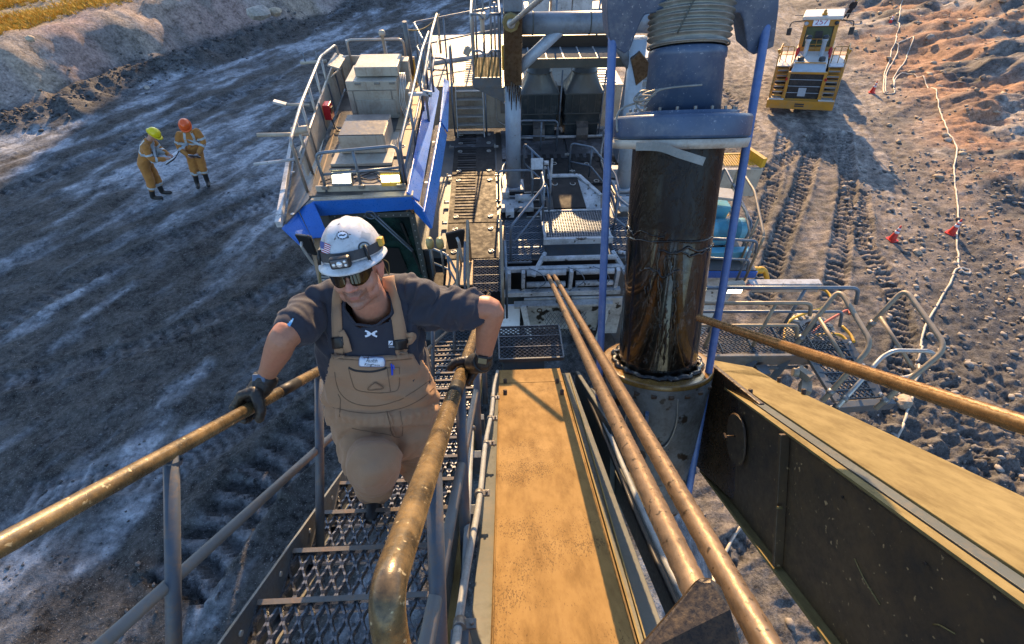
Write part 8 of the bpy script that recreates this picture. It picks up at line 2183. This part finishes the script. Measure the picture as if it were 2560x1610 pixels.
# beam side: bolt row, welds, scratches standing proud as flaked paint
bolts(beam, [B(fx(y) - 0.012, y, -0.18) for y in (-0.2, 0.3, 0.8, 1.3)], (-1, 0, 0), 0.010, 0.010)
for y0, o0, y1, o1 in ((2.9, -0.9, 3.1, -1.0), (1.2, -0.5, 1.02, -0.62), (0.75, -0.45, 0.66, -0.40), (2.6, -0.25, 2.52, -0.45), (0.35, -0.7, 0.2, -0.72)):
    m = MB(); m.tube([B(fx(y0) - 0.003, y0, o0), B(fx((y0 + y1) / 2) - 0.003, (y0 + y1) / 2 + 0.02, (o0 + o1) / 2), B(fx(y1) - 0.003, y1, o1)], 0.004, 5); m.build('scratch', M_tan2, beam)
m = MB(); m.tube([B(fx(y) - 0.01, y, -0.055) for y in (-0.8, 0.5, 1.8, 3.1)], 0.008, 6); m.build('weld_seam', M_darkrust, beam)
m = MB(); m.tube([B(fx(ys) - 0.05, ys - 0.03, -0.60), B(fx(ys) - 0.09, ys - 0.03, -0.60)], 0.012, 8); m.build('stub', M_tan2, beam)
# boom plate: seam beads along both edges, a scraped streak
for x0, x1 in ((-0.078, 0.012), (0.338, 0.707)):
    m = MB(); m.tube([B(x0, -0.9, 0.001), B(x1, 3.5, 0.001)], 0.0045, 6); m.build('weld_seam', M_orange, boom)
m = MB(); m.bar(B(0.735 * 0.66, 0.3, -0.05), B(0.80, 3.4, -0.05), 0.006, 0.03, BN); m.build('edge_trim', M_tan2, boom)
# tread bolts on the stair stringers
bolts(stair, [B(-0.975, 0.45 + 0.26 * k, 0.0) for k in range(14)], (1, 0, 0), 0.012, 0.012, M_hraill)
m = MB(); m.bar(B(-0.245, -0.9, -0.13), B(-0.205, 5.0, -0.13), 0.05, 0.02, BN); m.build('rail_angle', M_tan2, stair)
# hoses and lines around the saddle and boom foot
hb = thing('boom_foot_lines', 'black hoses and grey pipes bunched between the boom foot and the two wire ropes', 'hoses', B(0.9, 3.0))
for k in range(4):
    x = 0.86 + 0.05 * k; m = MB(); m.tube(spline([B(x, -0.6, -0.5 - 0.05 * k), B(x + 0.02, 1.2, -0.45), B(x + 0.08, 2.8, -0.25), B(x + 0.12, 3.6, -0.3), B(x + 0.1, 4.2, -0.8)], 6), 0.018 + 0.004 * (k % 2), 8); m.build('hose', (M_black, M_grey_conduit, M_string, M_black)[k], hb)
m = MB(); m.bar(B(0.95, -0.5, -0.75), B(1.15, 3.6, -0.75), 0.14, 0.22, BN); m.build('cable_tray', M_darkg, hb, 0.004)
sd_ = thing('saddle_side_frame', 'grimy dark frame plates beside the saddle housing', 'frame', TA - TX * 0.9)
m = MB(); m.plate([B(2.18, 3.5, 0.25), B(2.24, 2.3, 0.0), B(2.24, 2.3, -1.1), B(2.18, 3.6, -1.1)], 0.05, (-1, 0, 0)); m.build('side_plate', M_oilbrown, sd_, 0.01)
m = MB(); m.plate([B(0.98, 3.7, -0.1), B(1.02, 2.4, -0.2), B(1.02, 2.4, -1.1), B(0.98, 3.7, -1.1)], 0.05, (1, 0, 0)); m.build('side_plate', M_darkg, sd_, 0.01)
# centre deck clutter
ck = thing('deck_pipework', 'pipes, cables and junction boxes strung over the middle deck', 'pipes', (1.4, 8.6, DK))
for k, (pp_, r_) in enumerate((([(0.22, 8.5, DK + 0.04), (0.22, 9.6, DK + 0.04), (0.6, 10.4, DK + 0.04), (0.6, 10.95, DK + 0.3)], 0.022), ([(2.35, 7.9, DK + 0.3), (2.4, 8.6, DK + 0.05), (2.4, 10.0, DK + 0.05), (2.7, 10.9, DK + 0.4)], 0.028),
    ([(0.25, 7.7, DK + 0.05), (0.5, 7.95, DK + 0.1), (0.55, 8.4, DK + 0.06)], 0.02), ([(1.05, 8.9, DK + 0.02), (1.5, 8.8, DK + 0.03), (2.2, 8.9, DK + 0.02), (2.9, 8.7, DK + 0.03)], 0.016), ([(2.1, 6.5, 11.9), (2.5, 6.45, 11.85), (2.9, 6.5, 11.7)], 0.03))):
    m = MB(); m.tube(spline(pp_, 6), r_, 8); m.build('pipe', (M_hrail, M_steel, M_black, M_black, M_white)[k], ck)
for c, s in (((0.24, 8.35, DK + 0.12), (0.14, 0.16, 0.22)), ((2.55, 9.2, DK + 0.10), (0.26, 0.18, 0.20)), ((0.30, 7.8, DK + 0.08), (0.16, 0.14, 0.14)), ((2.62, 7.95, DK + 0.10), (0.5, 0.30, 0.12)), ((0.45, 8.05, DK + 0.07), (0.62, 0.30, 0.10)), ((2.75, 10.7, DK + 0.13), (0.34, 0.3, 0.26))):
    m = MB(); m.box(c, s); m.build('junction_box', M_white, ck, 0.008)
for c0_b, c1_b in (((0.42, 8.18, DK + 0.16), (0.78, 8.18, DK + 0.16)), ((2.4, 7.95, DK + 0.2), (2.85, 7.95, DK + 0.2))):
    m = MB(); m.cyl(c0_b, c1_b, 0.07, 0.07, 14); m.build('pipe_section', M_white, ck)
# lines in front of the duct units and on the house wall
for k in range(3):
    m = MB(); x = 0.62 + k * 0.95; m.cyl((x, 11.02, DK), (x, 11.02, DK + 1.5), 0.018, 0.018, 8); m.build('pipe', M_hrail, ck)
m = MB(); m.cyl((0.55, 10.98, DK + 0.04), (2.7, 10.98, DK + 0.04), 0.035, 0.035, 10); m.build('pipe', M_white, ck)
# oil streak stains run down as thin raised films on the gantry head and posts
for k in range(7):
    a = -0.9 + 0.3 * k; z1 = 13.95 - 0.03 * k; L_ = 0.25 + 0.3 * ((k * 37) % 5) / 5
    m = MB(); p = Vector((0.415 + 0.147 * math.sin(a), 8.88 - 0.147 * math.cos(a), z1)); m.tube([p, p - Vector((0, 0, L_ * 0.6)), p - Vector((0, 0, L_))], [0.020, 0.012, 0.004], 6); m.build('oil_run', M_oilbrown, gt)
# cab extras: door handle rail, hinges, cables on the roof, wing bolts
for k in range(3):
    m = MB(); m.tube(spline([(-2.7 + 0.2 * k, 6.95, RZ + 0.03), (-2.3 + 0.3 * k, 7.15 + 0.1 * k, RZ + 0.03), (-1.9 + 0.2 * k, 6.98, RZ + 0.03), (-1.6, 7.3, RZ + 0.03)], 6), 0.010, 6); m.build('roof_cable', M_black, cab)
for x, y in ((-2.55, 6.68), (-2.0, 6.68), (-1.42, 6.68)):
    m = MB(); m.box((x, y, RZ + 0.09), (0.09, 0.05, 0.06)); m.build('hinge_block', M_steel, cab, 0.006)
bolts(cab, [(-3.0, 6.3, 12.93), (-3.3, 7.5, 12.96), (-1.06, 7.0, 13.0), (-1.04, 8.4, 13.0)], (0, 0, 1), 0.03, 0.01, M_hraill)
# marks of the trade on the air cabinet: seams and latches
for z in (RZ + 0.52, RZ + 0.10):
    m = MB(); m.box((-2.16, 9.318, z), (0.88, 0.008, 0.012)); m.build('panel_seam', M_steel, ac)
for x in (-2.52, -1.82):
    m = MB(); m.box((x, 9.312, RZ + 0.30), (0.012, 0.008, 0.42)); m.build('panel_seam', M_steel, ac)
